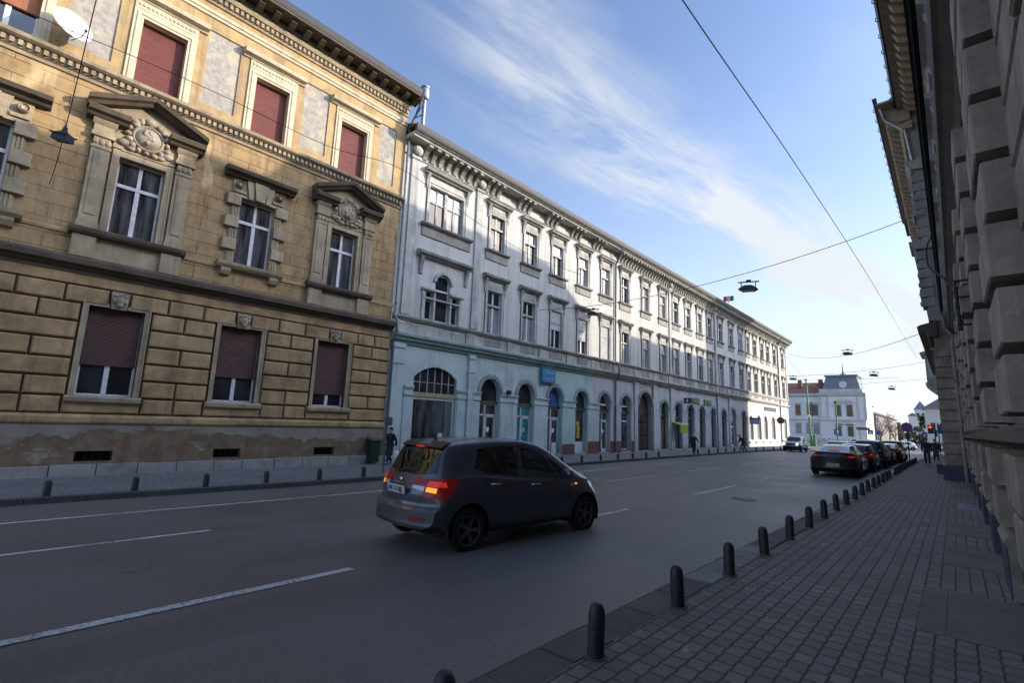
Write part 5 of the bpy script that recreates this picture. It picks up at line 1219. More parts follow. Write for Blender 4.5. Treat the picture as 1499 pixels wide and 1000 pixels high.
def arrow_up(p,x,y,z,s,mat):
    m=MB(); m.prism([(x-.09*s,z-.35*s),(x+.09*s,z-.35*s),(x+.09*s,z+.05*s),(x+.26*s,z+.05*s),(x,z+.38*s),(x-.26*s,z+.05*s),(x-.09*s,z+.05*s)],'y',y-.006,y); m.build('arrow',M[mat],p)
def furniture():
    # no-stopping sign on the right kerb
    x,y=-2.62,47.; z=rz_(0,47); T=thing('no_stopping_sign',(x,y,z),'round blue no-stopping sign with red ring and cross, above the queue of cars','road sign')
    m=MB(); m.tube([(x,y,z-.1),(x,y,2.75)],.035,8); m.build('post',M['iron'],T)
    m=MB(); roundel(m,(x,y-.05,2.36),.345,.012,28); d=m.build('sign_plate',M['signred'],T)
    m=MB(); m.lathe([(.285,-.066),(.285,-.063)],(x,y,2.36),28,'y'); m.build('blue_field',M['signblue'],d)
    m=MB()
    for s in (-1,1):
        a=R(45*s); m.T=lambda p,a=a:Vector((x+p[0]*math.cos(a)-p[2]*math.sin(a),y+p[1],2.36+p[0]*math.sin(a)+p[2]*math.cos(a))); m.box(-.285,.285,-.07-.002*s,-.067,-.028,.028)
    m.build('red_cross',M['signred'],d)
    # small far no-stopping sign
    x,y=-10.2,110; z=gz(x,y); T=thing('distant_no_stopping_sign',(x,y,z),'small distant red and blue round sign at the left of the far junction','road sign')
    m=MB(); m.tube([(x,y,z),(x,y,2.4)],.04,6); m.build('post',M['iron'],T); m=MB(); roundel(m,(x,y-.05,2.0),.42,.012); d=m.build('sign_plate',M['signred'],T); m=MB(); roundel(m,(x,y-.066,2.0),.34,.004); m.build('blue_field',M['signblue'],d)
    # green poles with signs
    for k,(x,y,h,r,lab) in enumerate(((-18.9,100,11.0,.17,'tall leaning green enamelled pole beside the silver car at the square'),(-15.05,101,7.1,.13,'shorter green pole carrying a blue sign before the hall'))):
        z=-.95; T=thing('green_pole',(x,y,z),lab,'pole','green overhead line poles')
        m=MB(); m.tube([(x+.05,y,z-.1),(x,y,z+1.2)],r*1.5,10); m.tube([(x,y,z+1.2),(x-.25 if k==0 else x,y,h)],r,10,True,r*.7); m.build('shaft',M['greenpole'],T,smooth=40)
        if k==0:
            m=MB(); m.box(x-.6,x+.1,y-.2,y+.2,h-.9,h-.75); m.box(x-.45,x-.05,y-.15,y+.15,h-.2,h+.05); m.build('cross_arm',M['greenpole'],T)
            m=MB(); m.box(x+.35,x+.75,y-.2,y+.2,z,z+2.1); m.build('switch_cabinet',M['greenpole'],T)
            m=MB(); m.box(x-.3,x+.15,y-.22,y-.18,4.3,4.7); m.build('plate',M['dishwhite'],T)
        else:
            m=MB(); m.box(x-.45,x+.6,y-.24,y-.19,1.35,2.35); d=m.build('blue_sign',M['signblue'],T); arrow_up(d,x+.08,y-.242,1.85,1.0,'dishwhite')
            m=MB(); m.box(x-.2,x+.2,y-.2,y+.2,h-.3,h); m.build('cap',M['iron'],T)
    x,y=-12.4,110; T=thing('gantry_sign',(x,y,-.9),'dark two-legged information sign standing in front of the hall','sign')
    m=MB(); [m.tube([(x+s*.5,y,-1),(x+s*.5,y,3.0)],.06,6) for s in (-1,1)]; m.build('leg',M['pipe'],T); m=MB(); m.box(x-1.0,x+1.0,y-.08,y+.05,2.35,2.85); m.build('board',M['pipe'],T)
    x,y=-10.3,100; T=thing('pedestrian_sign',(x,y,-.9),'small blue square pedestrian crossing sign right of the hall','road sign')
    m=MB(); m.tube([(x,y,-.9),(x,y,2.5)],.035,6); m.build('post',M['iron'],T); m=MB(); m.box(x-.36,x+.36,y-.06,y-.04,1.6,2.4); d=m.build('sign_plate',M['signblue'],T); m=MB(); m.poly([(x-.24,y-.062,1.7),(x+.24,y-.062,1.7),(x,y-.062,2.25)]); m.build('white_triangle',M['dishwhite'],d)
    # traffic light group at the crossing
    x,y=-2.15,80; z=rz_(0,80); T=thing('traffic_light',(x,y,z),'traffic light showing red above the pavement at the crossing','traffic light')
    m=MB(); m.tube([(x+.35,y,z),(x+.35,y,3.3)],.055,8); m.build('post',M['iron'],T); m=MB(); m.box(x-.28,x+.2,y-.2,y+.05,2.05,3.1); b=m.build('signal_head',M['iron'],T)
    for k,(zz,mat) in enumerate(((2.85,'lampred'),(2.55,'darkjoin'),(2.25,'darkjoin'))):
        for q,xx in ((0,x-.04),):
            m=MB(); roundel(m,(xx,y-.21,zz),.13,.015,14); m.build('signal_lens',M[mat],b)
    x2=-1.45; T=thing('turn_arrow_sign',(x2,80.3,z),'blue direction sign with green panel right of the red traffic light','road sign')
    m=MB(); m.tube([(x2,80.3,z),(x2,80.3,3.4)],.05,8); m.build('post',M['iron'],T); m=MB(); m.box(x2-.1,x2+.45,80.2,80.24,2.1,3.2); m.build('blue_plate',M['signblue'],T); m=MB(); m.box(x2-.38,x2-.12,80.2,80.24,1.7,2.5); m.build('green_plate',M['greenpole'],T)
    x3=-2.75; T=thing('pedestrian_crossing_sign',(x3,79,z),'small blue pedestrian sign below and left of the red traffic light','road sign')
    m=MB(); m.tube([(x3,79,z),(x3,79,2.3)],.035,6); m.build('post',M['iron'],T); m=MB(); m.box(x3-.26,x3+.26,78.94,78.96,1.6,2.2); d=m.build('sign_plate',M['signblue'],T); m=MB(); m.poly([(x3-.17,78.938,1.67),(x3+.17,78.938,1.67),(x3,78.938,2.08)]); m.build('white_triangle',M['dishwhite'],d)
    # wheeled bin and pole by the party wall
    x,y=-20.15,12.75; z=lz(x,y); T=thing('wheeled_bin',(x,y,z),'dark green wheeled rubbish bin against the ochre house beside the downpipe','bin')
    m=MB(); a=[(-.26,-.25),(.26,-.25),(.26,.25),(-.26,.25)]; i=[m.P((x+p[0]*.85,y+p[1]*.85,z+.06)) for p in a]; j=[m.P((x+p[0],y+p[1],z+1.05)) for p in a]
    for k in range(4): m.f.append([i[k],i[(k+1)%4],j[(k+1)%4],j[k]])
    m.f.append(i[::-1]); m.f.append(j); m.build('body',M['binplastic'],T,bevel=.02)
    m=MB(); m.prism([(x-.3,z+1.06),(x+.31,z+1.06),(x+.31,z+1.10),(x-.05,z+1.17),(x-.3,z+1.13)],'y',y-.29,y+.29); m.build('lid',M['binlid'],T,bevel=.01)
    m=MB(); [m.lathe([(.1,-.03),(.1,.03)],(x-.2,y+s*.24,z+.1),12,'y') for s in (-1,1)]; m.build('wheel',M['iron'],T)
    x,y=-15.6,10.35; z=lz(x,y); T=thing('sign_post',(x,y,z),'thin dark metal post at the far kerb left of the woman with the bag','post')
    m=MB(); m.tube([(x,y,z-.05),(x,y,z+2.3)],.035,8); m.build('shaft',M['pipe'],T); m=MB(); m.box(x-.02,x+.02,y-.05,y+.25,z+1.75,z+2.05); m.build('small_plate',M['pipe'],T)
    # signs fixed to the terrace
    X=WX; T=thing('shop_sign_box',(X+.2,26.1,4.4),'square turquoise and blue sign box over the teal shopfronts','sign')
    m=MB(); m.box(X+.02,X+.26,25.35,26.8,4.42,5.34); m.build('box',M['signteal'],T); m=MB(); m.quad((X+.262,25.42,4.47),(X+.262,26.75,4.47),(X+.262,26.75,4.86),(X+.262,25.42,4.86)); m.build('lower_panel',M['signviolet'],T)
    m=MB(); rr=random.Random(1)
    for k in range(7): y=25.6+k*.15; m.box(X+.262,X+.268,y,y+.09,4.58,4.76)
    for k in range(5): y=25.65+k*.2; m.box(X+.262,X+.268,y,y+.13,5.0,5.2)
    m.build('lettering',M['palelettering'],T)
    for y0,y1,lab in ((50.9,53.2,'left half'),(54.5,56.7,'right half')):
        T=thing('green_shop_sign',(X+.1,(y0+y1)/2,4.2),f'dark green letter sign over the arcade, {lab} of the pair','sign','green letter signs over the arcade')
        m=MB(); m.box(X+.02,X+.07,y0,y1,4.22,4.86); m.build('board',M['signgreen_dark'],T)
        m=MB(); rr=random.Random(int(y0)); y=y0+.15
        while y<y1-.3: m.box(X+.07,X+.12,y,y+.13,4.32,4.76); m.box(X+.07,X+.12,y+.13,y+.28,4.32+rr.choice((0,.3)),4.46+rr.choice((0,.3))); y+=.42
        m.build('letters',M['signgreen'],T)
    T=thing('projecting_sign',(X,49,4.4),'small dark projecting sign with a white symbol left of the green letter signs','sign')
    m=MB(); m.box(X+.1,X+.75,48.95,49.1,4.15,4.72); m.build('box',M['darkjoin'],T); m=MB(); m.box(X+.34,X+.52,48.935,48.95,4.25,4.6); m.build('symbol',M['dishwhite'],T); m=MB(); m.tube([(X,49.02,4.6),(X+.15,49.02,4.6)],.03,5); m.build('bracket',M['iron'],T)
    T=thing('shop_awning',(X,46.9,2.3),'yellow-green shop awning standing out from the arcade','awning')
    m=MB(); m.prism([(X+.05,2.2),(X+.95,1.96),(X+.95,1.2),(X+.91,1.2),(X+.91,1.9),(X+.05,2.12)],'y',45.95,47.7); m.build('canopy',M['yellowgreen'],T); m=MB(); m.box(X+.93,X+.98,45.9,47.8,1.96,2.05); m.build('front_bar',M['dishwhite'],T)
    T=thing('bank_projecting_sign',(X,70.3,3),'blue and pale projecting bank sign at the edge of the sunlit house','sign')
    m=MB(); m.box(X+.15,X+1.4,70.2,70.35,2.45,3.05); m.build('pale_panel',M['signpale'],T); m=MB(); m.box(X+.15,X+1.45,70.18,70.37,3.06,3.3); m.build('blue_band',M['signblue'],T); m=MB(); m.tube([(X,70.28,3.2),(X+.2,70.28,3.2)],.04,5); m.build('bracket',M['iron'],T)
    T=thing('bank_lettering',(X,81,4.9),'grey-blue raised lettering on the bright white bank front','sign')
    m=MB(); rr=random.Random(8); y=78.0
    while y<84.2:
        w=rr.uniform(.28,.5); m.box(X+.02,X+.08,y,y+.1,4.55,5.12); m.box(X+.02,X+.08,y+w-.1,y+w,4.55,5.12); m.box(X+.02,X+.08,y+.1,y+w-.1,*rr.choice(((4.55,4.67),(4.78,4.9),(5.0,5.12)))); y+=w+.14
    m.build('letters',M['letterblue'],T)
    T=thing('round_bank_sign',(X,83.6,3.3),'dark brown round disc sign projecting from the bank','sign')
    m=MB(); m.lathe([(.52,-.06),(.52,.06)],(X+.85,83.3,3.25),20,'y'); m.build('disc',M['shutter_brown'],T); m=MB(); m.tube([(X,83.3,3.3),(X+.4,83.3,3.3)],.04,5); m.build('bracket',M['iron'],T)
    T=thing('flag',(-24,75,17),'small blue yellow and red flag on the roof ridge of the terrace','flag')
    fx,fy,fz=-24.2,75.6,21.25
    m=MB(); m.tube([(fx,fy,17.5),(fx,fy,fz+.75)],.04,6); m.build('flagpole',M['zinc'],T)
    for k,mat in enumerate(('flagred','flagyellow','flagblue')):
        m=MB(); 
        for j in range(3):
            a=-.75+k*.5+j/6*1.0-.0; b=a+1/6
            m.box(fx+a,fx+b,fy+.06*math.sin(a*4)-.006,fy+.06*math.sin(a*4)+.006,fz-.15,fz+.65)
        m.build('stripe',M[mat],T)
# ------------------------------------------------------------------ cars: a lofted body cut into panels, glass and lamps
def lerp_tab(tab,x):
    """smooth monotone interpolation of a table"""
    if x<=tab[0][0]: return tab[0][1]
    if x>=tab[-1][0]: return tab[-1][1]
    for i,((a,fa),(b,fb)) in enumerate(zip(tab,tab[1:])):
        if a<=x<=b:
            t=(x-a)/(b-a)
            def sl(j):
                if j<=0 or j>=len(tab)-1:
                    j0,j1=(0,1) if j<=0 else (len(tab)-2,len(tab)-1)
                    return (tab[j1][1]-tab[j0][1])/(tab[j1][0]-tab[j0][0])
                s0=(tab[j][1]-tab[j-1][1])/(tab[j][0]-tab[j-1][0]); s1=(tab[j+1][1]-tab[j][1])/(tab[j+1][0]-tab[j][0])
                return 0 if s0*s1<=0 else 2*s0*s1/(s0+s1)
            m0,m1=sl(i)*(b-a),sl(i+1)*(b-a)
            return (2*t**3-3*t*t+1)*fa+(t**3-2*t*t+t)*m0+(-2*t**3+3*t*t)*fb+(t**3-t*t)*m1
def catmull(P,n,corner=()):
    out=[]
    for i in range(len(P)-1):
        b,c=P[i],P[i+1]; a=P[i-1] if i>0 and i not in corner else b; d=P[i+2] if i+2<len(P) and (i+1) not in corner else c
        for k in range(n):
            t=k/n; out.append(tuple(.5*(2*b[q]+(c[q]-a[q])*t+(2*a[q]-5*b[q]+4*c[q]-d[q])*t*t+(3*b[q]-a[q]-3*c[q]+d[q])*t**3) for q in range(2)))
    out.append(P[-1]); return out
def car_body(S):
    L=S['L']; xs=S.get('xs') or [0,.02,.06,.12,.2,.3,.4]+cat(.5,L-.5,int((L-1)/.11))+[L-.4,L-.3,L-.2,L-.13,L-.08,L-.04,L-.015,L]
    bm=bmesh.new(); rows=[]
    for x in xs:
        zr=lerp_tab(S['roof'],x); zb=lerp_tab(S['bottom'],x); zt=min(lerp_tab(S['belt'],x),zr-.012)
        w=lerp_tab(S['wide'],x); wb=lerp_tab(S['wbelt'],x) ; wr=lerp_tab(S['wroof'],x)
        gh=clamp((zr-zt)/.35); wb_=wb; wr_=wr*gh+(wb-.10)*(1-gh)
        ze=zr-.055*gh-.008
        half=[(0,zb),(w*.80,zb),(w*.955,zb+.07),(w*.992,zb+(zt-zb)*.42),(w,zb+(zt-zb)*.66),(wb_+.012,zt-.035),(wb_,zt),(wr_+.008,ze-.02),(wr_*.86,ze+(zr-ze)*.55),(wr_*.45,zr-.006),(0,zr)]
        pts=[half[0]]+catmull(half[1:],4,corner=(5,))
        tail=S['tail'](x) if 'tail' in S else 0
        rows.append([(x,p[0],p[1]) for p in pts])
    sh=S.get('shear')
    def F(p):
        x,y,z=p
        if sh: x=x+sh(x,z,L)
        # plan curvature of nose and tail
        x-=S['nose']*(abs(y)/.88)**2.2*clamp((x-L+.7)/.7)**1.5; x+=S['tailc']*(abs(y)/.88)**2.6*clamp((.6-x)/.6)**1.5
        return (x,y,z)
    V=[[bm.verts.new(F(p)) for p in r]+[bm.verts.new(F((p[0],-p[1],p[2]))) for p in r[1:-1][::-1]] for r in rows]
    n=len(V[0])
    for A,B in zip(V,V[1:]):
        for k in range(n): bm.faces.new((A[k],A[(k+1)%n],B[(k+1)%n],B[k]))
    for A in (V[0],V[-1]):
        h=len(rows[0]); g=[[A[j],A[(n-j)%n]] for j in range(h)]
        # ruled cap: right side j to left side n-j
        prev=None
        cols=6
        grid=[]
        for j in range(h):
            a,b=A[j],A[(n-j)%n]
            if a is b: grid.append([a]*(cols+1)); continue
            xe=-1 if A is V[0] else 1
            row=[a]
            for c in range(1,cols):
                t=c/cols; p=a.co.lerp(b.co,t); bul=(S['tailc'] if xe<0 else S['nose'])*(1-abs(2*t-1)**2.2)*(abs(a.co.y)/.88)**2.2
                row.append(bm.verts.new((p.x+xe*bul,p.y,p.z)))
            row.append(b); grid.append(row)
        for r0,r1 in zip(grid,grid[1:]):
            for c in range(cols):
                q=[r0[c],r0[c+1],r1[c+1],r1[c]]; u=[]
                for v in q:
                    if v not in u: u.append(v)
                if len(u)>=3:
                    try: bm.faces.new(u)
                    except ValueError: pass
    bmesh.ops.recalc_face_normals(bm,faces=bm.faces)
    return bm
def cut(bm,lay,val,poly,axis,pred):
    """slice the faces that satisfy pred along a convex polygon (seen along axis) and mark those inside with val"""
    ix={'y':(0,2),'x':(1,2),'z':(0,1)}[axis]; n=len(poly)
    c=(sum(p[0] for p in poly)/n,sum(p[1] for p in poly)/n)
    lo=[min(p[k] for p in poly)-.02 for k in (0,1)]; hi=[max(p[k] for p in poly)+.02 for k in (0,1)]
    def near(f): 
        mn=[min(v.co[i] for v in f.verts) for i in ix]; mx=[max(v.co[i] for v in f.verts) for i in ix]
        return mn[0]<=hi[0] and mx[0]>=lo[0] and mn[1]<=hi[1] and mx[1]>=lo[1]
    for a,b in zip(poly,poly[1:]+poly[:1]):
        nx,nz=(b[1]-a[1]),-(b[0]-a[0])
        co=[0,0,0]; no=[0,0,0]; co[ix[0]],co[ix[1]]=a; no[ix[0]],no[ix[1]]=nx,nz
        fs=[f for f in bm.faces if pred(f) and near(f)]
        es={e for f in fs for e in f.edges}; vs={v for f in fs for v in f.verts}
        bmesh.ops.bisect_plane(bm,geom=list(vs)+list(es)+fs,plane_co=co,plane_no=no,dist=1e-5)
    area=sum(a[0]*b[1]-b[0]*a[1] for a,b in zip(poly,poly[1:]+poly[:1])); sg=1 if area>0 else -1
    for f in bm.faces:
        if not (pred(f) and near(f)): continue
        m=f.calc_center_median(); p=(m[ix[0]],m[ix[1]])
        if all(sg*((b[0]-a[0])*(p[1]-a[1])-(b[1]-a[1])*(p[0]-a[0]))>=-1e-6 for a,b in zip(poly,poly[1:]+poly[:1])): f[lay]=val
def faces_to_obj(bm,lay,val,name,mat,parent,off=0,smooth=35):
    fs=[f for f in bm.faces if f[lay]==val]
    if not fs: return None
    idx={}; vs=[]; F=[]
    for f in fs:
        q=[]
        for v in f.verts:
            if v not in idx:
                idx[v]=len(vs); vs.append(tuple(v.co+v.normal*off))
            q.append(idx[v])
        F.append(q)
    me=bpy.data.meshes.new(name); me.from_pydata(vs,[],F); me.materials.append(mat)
    for p in me.polygons: p.use_smooth=True
    me.set_sharp_from_angle(angle=R(smooth))
    o=bpy.data.objects.new(name,me); COL.objects.link(o); o.parent=parent; ORG[o.name]=(0,0,0); return o
def wheel(parent,x,y,r,wd,rimmat,spokes=5,double=True,detail=True):
    s=1 if y>0 else -1
    e=bpy.data.objects.new('wheel',None); COL.objects.link(e); e.parent=parent; e.location=(x,y,r); e.empty_display_size=.1; ORG[e.name]=(0,0,0)
    m=MB(); w=wd/2; ri=r*.66
    m.lathe([(ri,-w*.8),(r*.80,-w),(r*.95,-w*.86),(r,-w*.5),(r,w*.5),(r*.95,w*.86),(r*.80,w),(ri,w*.8)],(0,0,0),28,'y',caps=False); m.build('tyre',M['tyre'],e,smooth=40)
    m=MB(); o=s*w*.62
    m.lathe([(ri*1.02,s*w*.82),(ri*.95,s*w*.80),(ri*.9,s*w*.35),(ri*.5,s*w*.1),(.001,s*w*.1)],(0,0,0),26,'y',caps=False); m.build('rim_barrel',M['rimdark'],e,smooth=40)
    m=MB(); m.lathe([(ri*1.03,s*w*.80),(ri*1.0,s*w*.90),(ri*.93,s*w*.86),(ri*.91,s*w*.7)],(0,0,0),26,'y',caps=False)
    m.lathe([(ri*.24,s*w*.2),(ri*.24,s*w*.74),(ri*.15,s*w*.8),(.001,s*w*.8)],(0,0,0),14,'y',caps=False)
    for k in range(spokes):
        for q in ((-.13,.13) if double else (0,)):
            a=2*PI*k/spokes+q; ca,sa=math.cos(a),math.sin(a); hw=ri*(.055 if double else .12)
            def T(p,ca=ca,sa=sa): return Vector((p[0]*ca-p[2]*sa,p[1],p[0]*sa+p[2]*ca))
            m.T=T; y0,y1=sorted((s*w*.5,s*w*.76)); m.box(ri*.18,ri*1.0,y0,y1,-hw,hw); m.T=None
    m.build('rim',rimmat,e,smooth=30)
    return e
def make_car(name,loc,yaw,label,S,paint,group=None,cat_='car',lit=True,simple=False):
    """x runs from the tail (0) to the nose (L); the thing's empty sits under the tail"""
    T=thing(name,loc,label,cat_,group,rz=yaw,local=True)
    bm=car_body(S); lay=bm.faces.layers.int.new('part'); L=S['L']; R_=S['wheel_r']; RA=R_+.055
    side=lambda f:abs(f.normal.y)>.30
    belt=lambda x:lerp_tab(S['belt'],x)
    for xa in S['axles']:
        P=[(xa+RA*math.cos(2*PI*k/26),R_+.01+RA*math.sin(2*PI*k/26)) for k in range(26)]
        cut(bm,lay,9,P,'y',lambda f:abs(f.calc_center_median().y)>.45 and f.calc_center_median().z<S.get('arch_top',1.0))
    # lower black sill/bumper trims, then glass, then lamps
    for poly in S['trim']: cut(bm,lay,1,poly,'y',lambda f:side(f) and f.normal.z>-.75)
    for k,poly in enumerate(S['side_glass']): cut(bm,lay,10+k,poly,'y',lambda f:side(f) and f.calc_center_median().z>.7)
    xm=L*.5
    cut(bm,lay,2,S['screen'],'x',lambda f:f.calc_center_median().x>xm and f.normal.z>.12 and f.normal.x>.12 and abs(f.normal.y)<.72 and f.calc_center_median().z>S['cowl']-.12)
    cut(bm,lay,3,S['rear_glass'],'x',lambda f:f.calc_center_median().x<xm and f.normal.x<-.12 and abs(f.normal.y)<.72 and f.calc_center_median().z>S['deck']-.1)
    rear=lambda f:f.normal.x<-.35 and f.calc_center_median().x<.8
    front=lambda f:f.normal.x>.25 and f.calc_center_median().x>L-1.0
    for ax,poly in S['tail_lamp']:
        if ax=='x':
            for s in (-1,1): cut(bm,lay,4,[(s*p[0],p[1]) for p in poly],'x',lambda f,s=s:rear(f) and f.calc_center_median().y*s>0)
        else: cut(bm,lay,4,poly,'y',lambda f:side(f) and f.calc_center_median().x<.9)
    for ax,poly in S['head_lamp']:
        if ax=='x':
            for s in (-1,1): cut(bm,lay,5,[(s*p[0],p[1]) for p in poly],'x',lambda f,s=s:front(f) and f.calc_center_median().y*s>0)
        else: cut(bm,lay,5,poly,'y',lambda f:side(f) and f.calc_center_median().x>L-1.2)
    for poly in S.get('seams',[]): cut(bm,lay,6,poly,'y',lambda f:side(f) and f[lay]==0)
    for poly in S.get('rear_black',[]):cut(bm,lay,1,poly,'x',rear)
    for poly in S.get('grille',[]):cut(bm,lay,1,poly,'x',front)
    for nm,val,poly,ax in S.get('extra',[]):
        for s in ((-1,1) if ax=='x' else (1,)):
            cut(bm,lay,val,[(s*p[0],p[1]) for p in poly],ax,(lambda f,s=s:rear(f) and f.calc_center_median().y*s>0) if ax=='x' else side)
    body=faces_to_obj(bm,lay,0,'body',paint,T)
    faces_to_obj(bm,lay,6,'panel_gap',M['tyre'],body,-.002)
    faces_to_obj(bm,lay,1,'lower_trim',M['plastic'],T)
    gl=M['carglass_clear'] if S.get('interior') else M['carglass']
    for k in range(len(S['side_glass'])): 
        fs=[f for f in bm.faces if f[lay]==10+k]
        for s in (-1,1):
            for f in fs: f[lay]=50 if f.calc_center_median().y*s>0 else 51
            faces_to_obj(bm,lay,50,'side_window',gl,T,-.004)
            for f in fs: f[lay]=10+k
    faces_to_obj(bm,lay,2,'windscreen',gl,T,-.003); faces_to_obj(bm,lay,3,'rear_window',M['carglass_dark'] if S.get('interior') else gl,T,-.003)
    for val,nm,mat in ((4,'tail_light',M['taillit'] if lit else M['tail']),(5,'headlight',M['headlamp'])):
        fs=[f for f in bm.faces if f[lay]==val]
        for s in (-1,1):
            for f in fs: f[lay]=50 if f.calc_center_median().y*s>0 else 51
            o=faces_to_obj(bm,lay,50,nm,mat,T,.004)
            for f in fs: f[lay]=val
    for nm,val,poly,ax in S.get('extra',[]): faces_to_obj(bm,lay,val,nm,M[S['extra_mat'][nm]],T,.006)
    bm.free()
    for xa in S['axles']:
        for s in (-1,1):
            wheel(T,xa,s*(S['track']/2),R_,S.get('tyre_w',.2),M[S.get('rim','rimgrey')],S.get('spokes',5),S.get('double',True))
            m=MB(); n=18; ring=[]
            for yy in (s*.52,s*(lerp_tab(S['wide'],xa)-.012)):
                ring.append([m.P((xa+(RA+.004)*math.cos(PI*(k/n*1.24-.12)),yy,R_+.01+(RA+.004)*math.sin(PI*(k/n*1.24-.12)))) for k in range(n+1)])
            for k in range(n): m.f.append([ring[0][k],ring[0][k+1],ring[1][k+1],ring[1][k]])
            m.f.append(ring[0]); m.build('wheel_well',M['tyre'],T)
    m=MB(); m.box(.35,L-.35,-.60,.60,.19,.30); m.build('underbody',M['tyre'],T)
    # mirrors, plate, handles
    mx,my,mz=S['mirror']
    for s in (-1,1):
        m=MB(); m.ball((mx,s*(my+.12),mz),.075,.125,.082,12,8); m.tube([(mx,s*(my-.03),mz-.06),(mx,s*(my+.05),mz-.04)],.03,6); m.build('mirror',paint,T,smooth=60)
    px,pz,ptilt=S['plate']
    m=MB(); m.T=lambda p:Matrix.Rotation(ptilt,3,'Y')@Vector(p)+Vector((px,0,pz)); m.box(-.012,0,-.26,.26,-.056,.056); pl=m.build('number_plate',M['platewhite'],T)
    m=MB(); m.T=lambda p:Matrix.Rotation(ptilt,3,'Y')@Vector(p)+Vector((px,0,pz)); m.quad((-.0135,.26,-.056),(-.0135,.215,-.056),(-.0135,.215,.056),(-.0135,.26,.056)); m.build('country_band',M['signblue'],pl)
    if S.get('plate_text'): text('plate_characters',S['plate_text'],.098,pl,(px-.0145,.19,pz-.033),M['darkjoin'],ptilt)
    else:
        m=MB(); m.T=lambda p:Matrix.Rotation(ptilt,3,'Y')@Vector(p)+Vector((px,0,pz))
        for k in range(6): m.quad((-.0135,.17-k*.07,-.03),(-.0135,.13-k*.07,-.03),(-.0135,.13-k*.07,.03),(-.0135,.17-k*.07,.03))
        m.build('plate_characters',M['darkjoin'],pl)
    for hx,hz in S.get('handles',[]):
        for s in (-1,1):
            w=lerp_tab(S['wide'],hx); m=MB(); m.tube([(hx-.09,s*(w-.015),hz),(hx-.07,s*(w+.022),hz+.004),(hx+.07,s*(w+.022),hz+.004),(hx+.09,s*(w-.015),hz)],.013,6); m.build('door_handle',M['chrome'],T,smooth=50)
    return T
def text(name,body,size,parent,loc,mat,tilt=0):
    cu=bpy.data.curves.new(name,'FONT'); cu.body=body; cu.size=size; cu.extrude=.001
    o=bpy.data.objects.new(name,cu); COL.objects.link(o)
    bpy.context.view_layer.update(); dg=bpy.context.evaluated_depsgraph_get(); me=bpy.data.meshes.new_from_object(o.evaluated_get(dg)); bpy.data.objects.remove(o)
    # text plane faces -x, reading towards -y
    me.transform(Matrix(((0,0,-1,0),(-1,0,0,0),(0,1,0,0),(0,0,0,1))))
    me.transform(Matrix.Rotation(tilt,4,'Y')); me.transform(Matrix.Translation(loc))
    me.materials.clear(); me.materials.append(mat)
    q=bpy.data.objects.new(name,me); COL.objects.link(q); q.parent=parent; ORG[q.name]=(0,0,0); return q
def mpv_shear(x,z,L):
    t=clamp((.66-z)/.07); t=t*t*(3-2*t); return -.085*t*clamp((.55-x)/.5)*clamp((z-.2)/.12)-.0
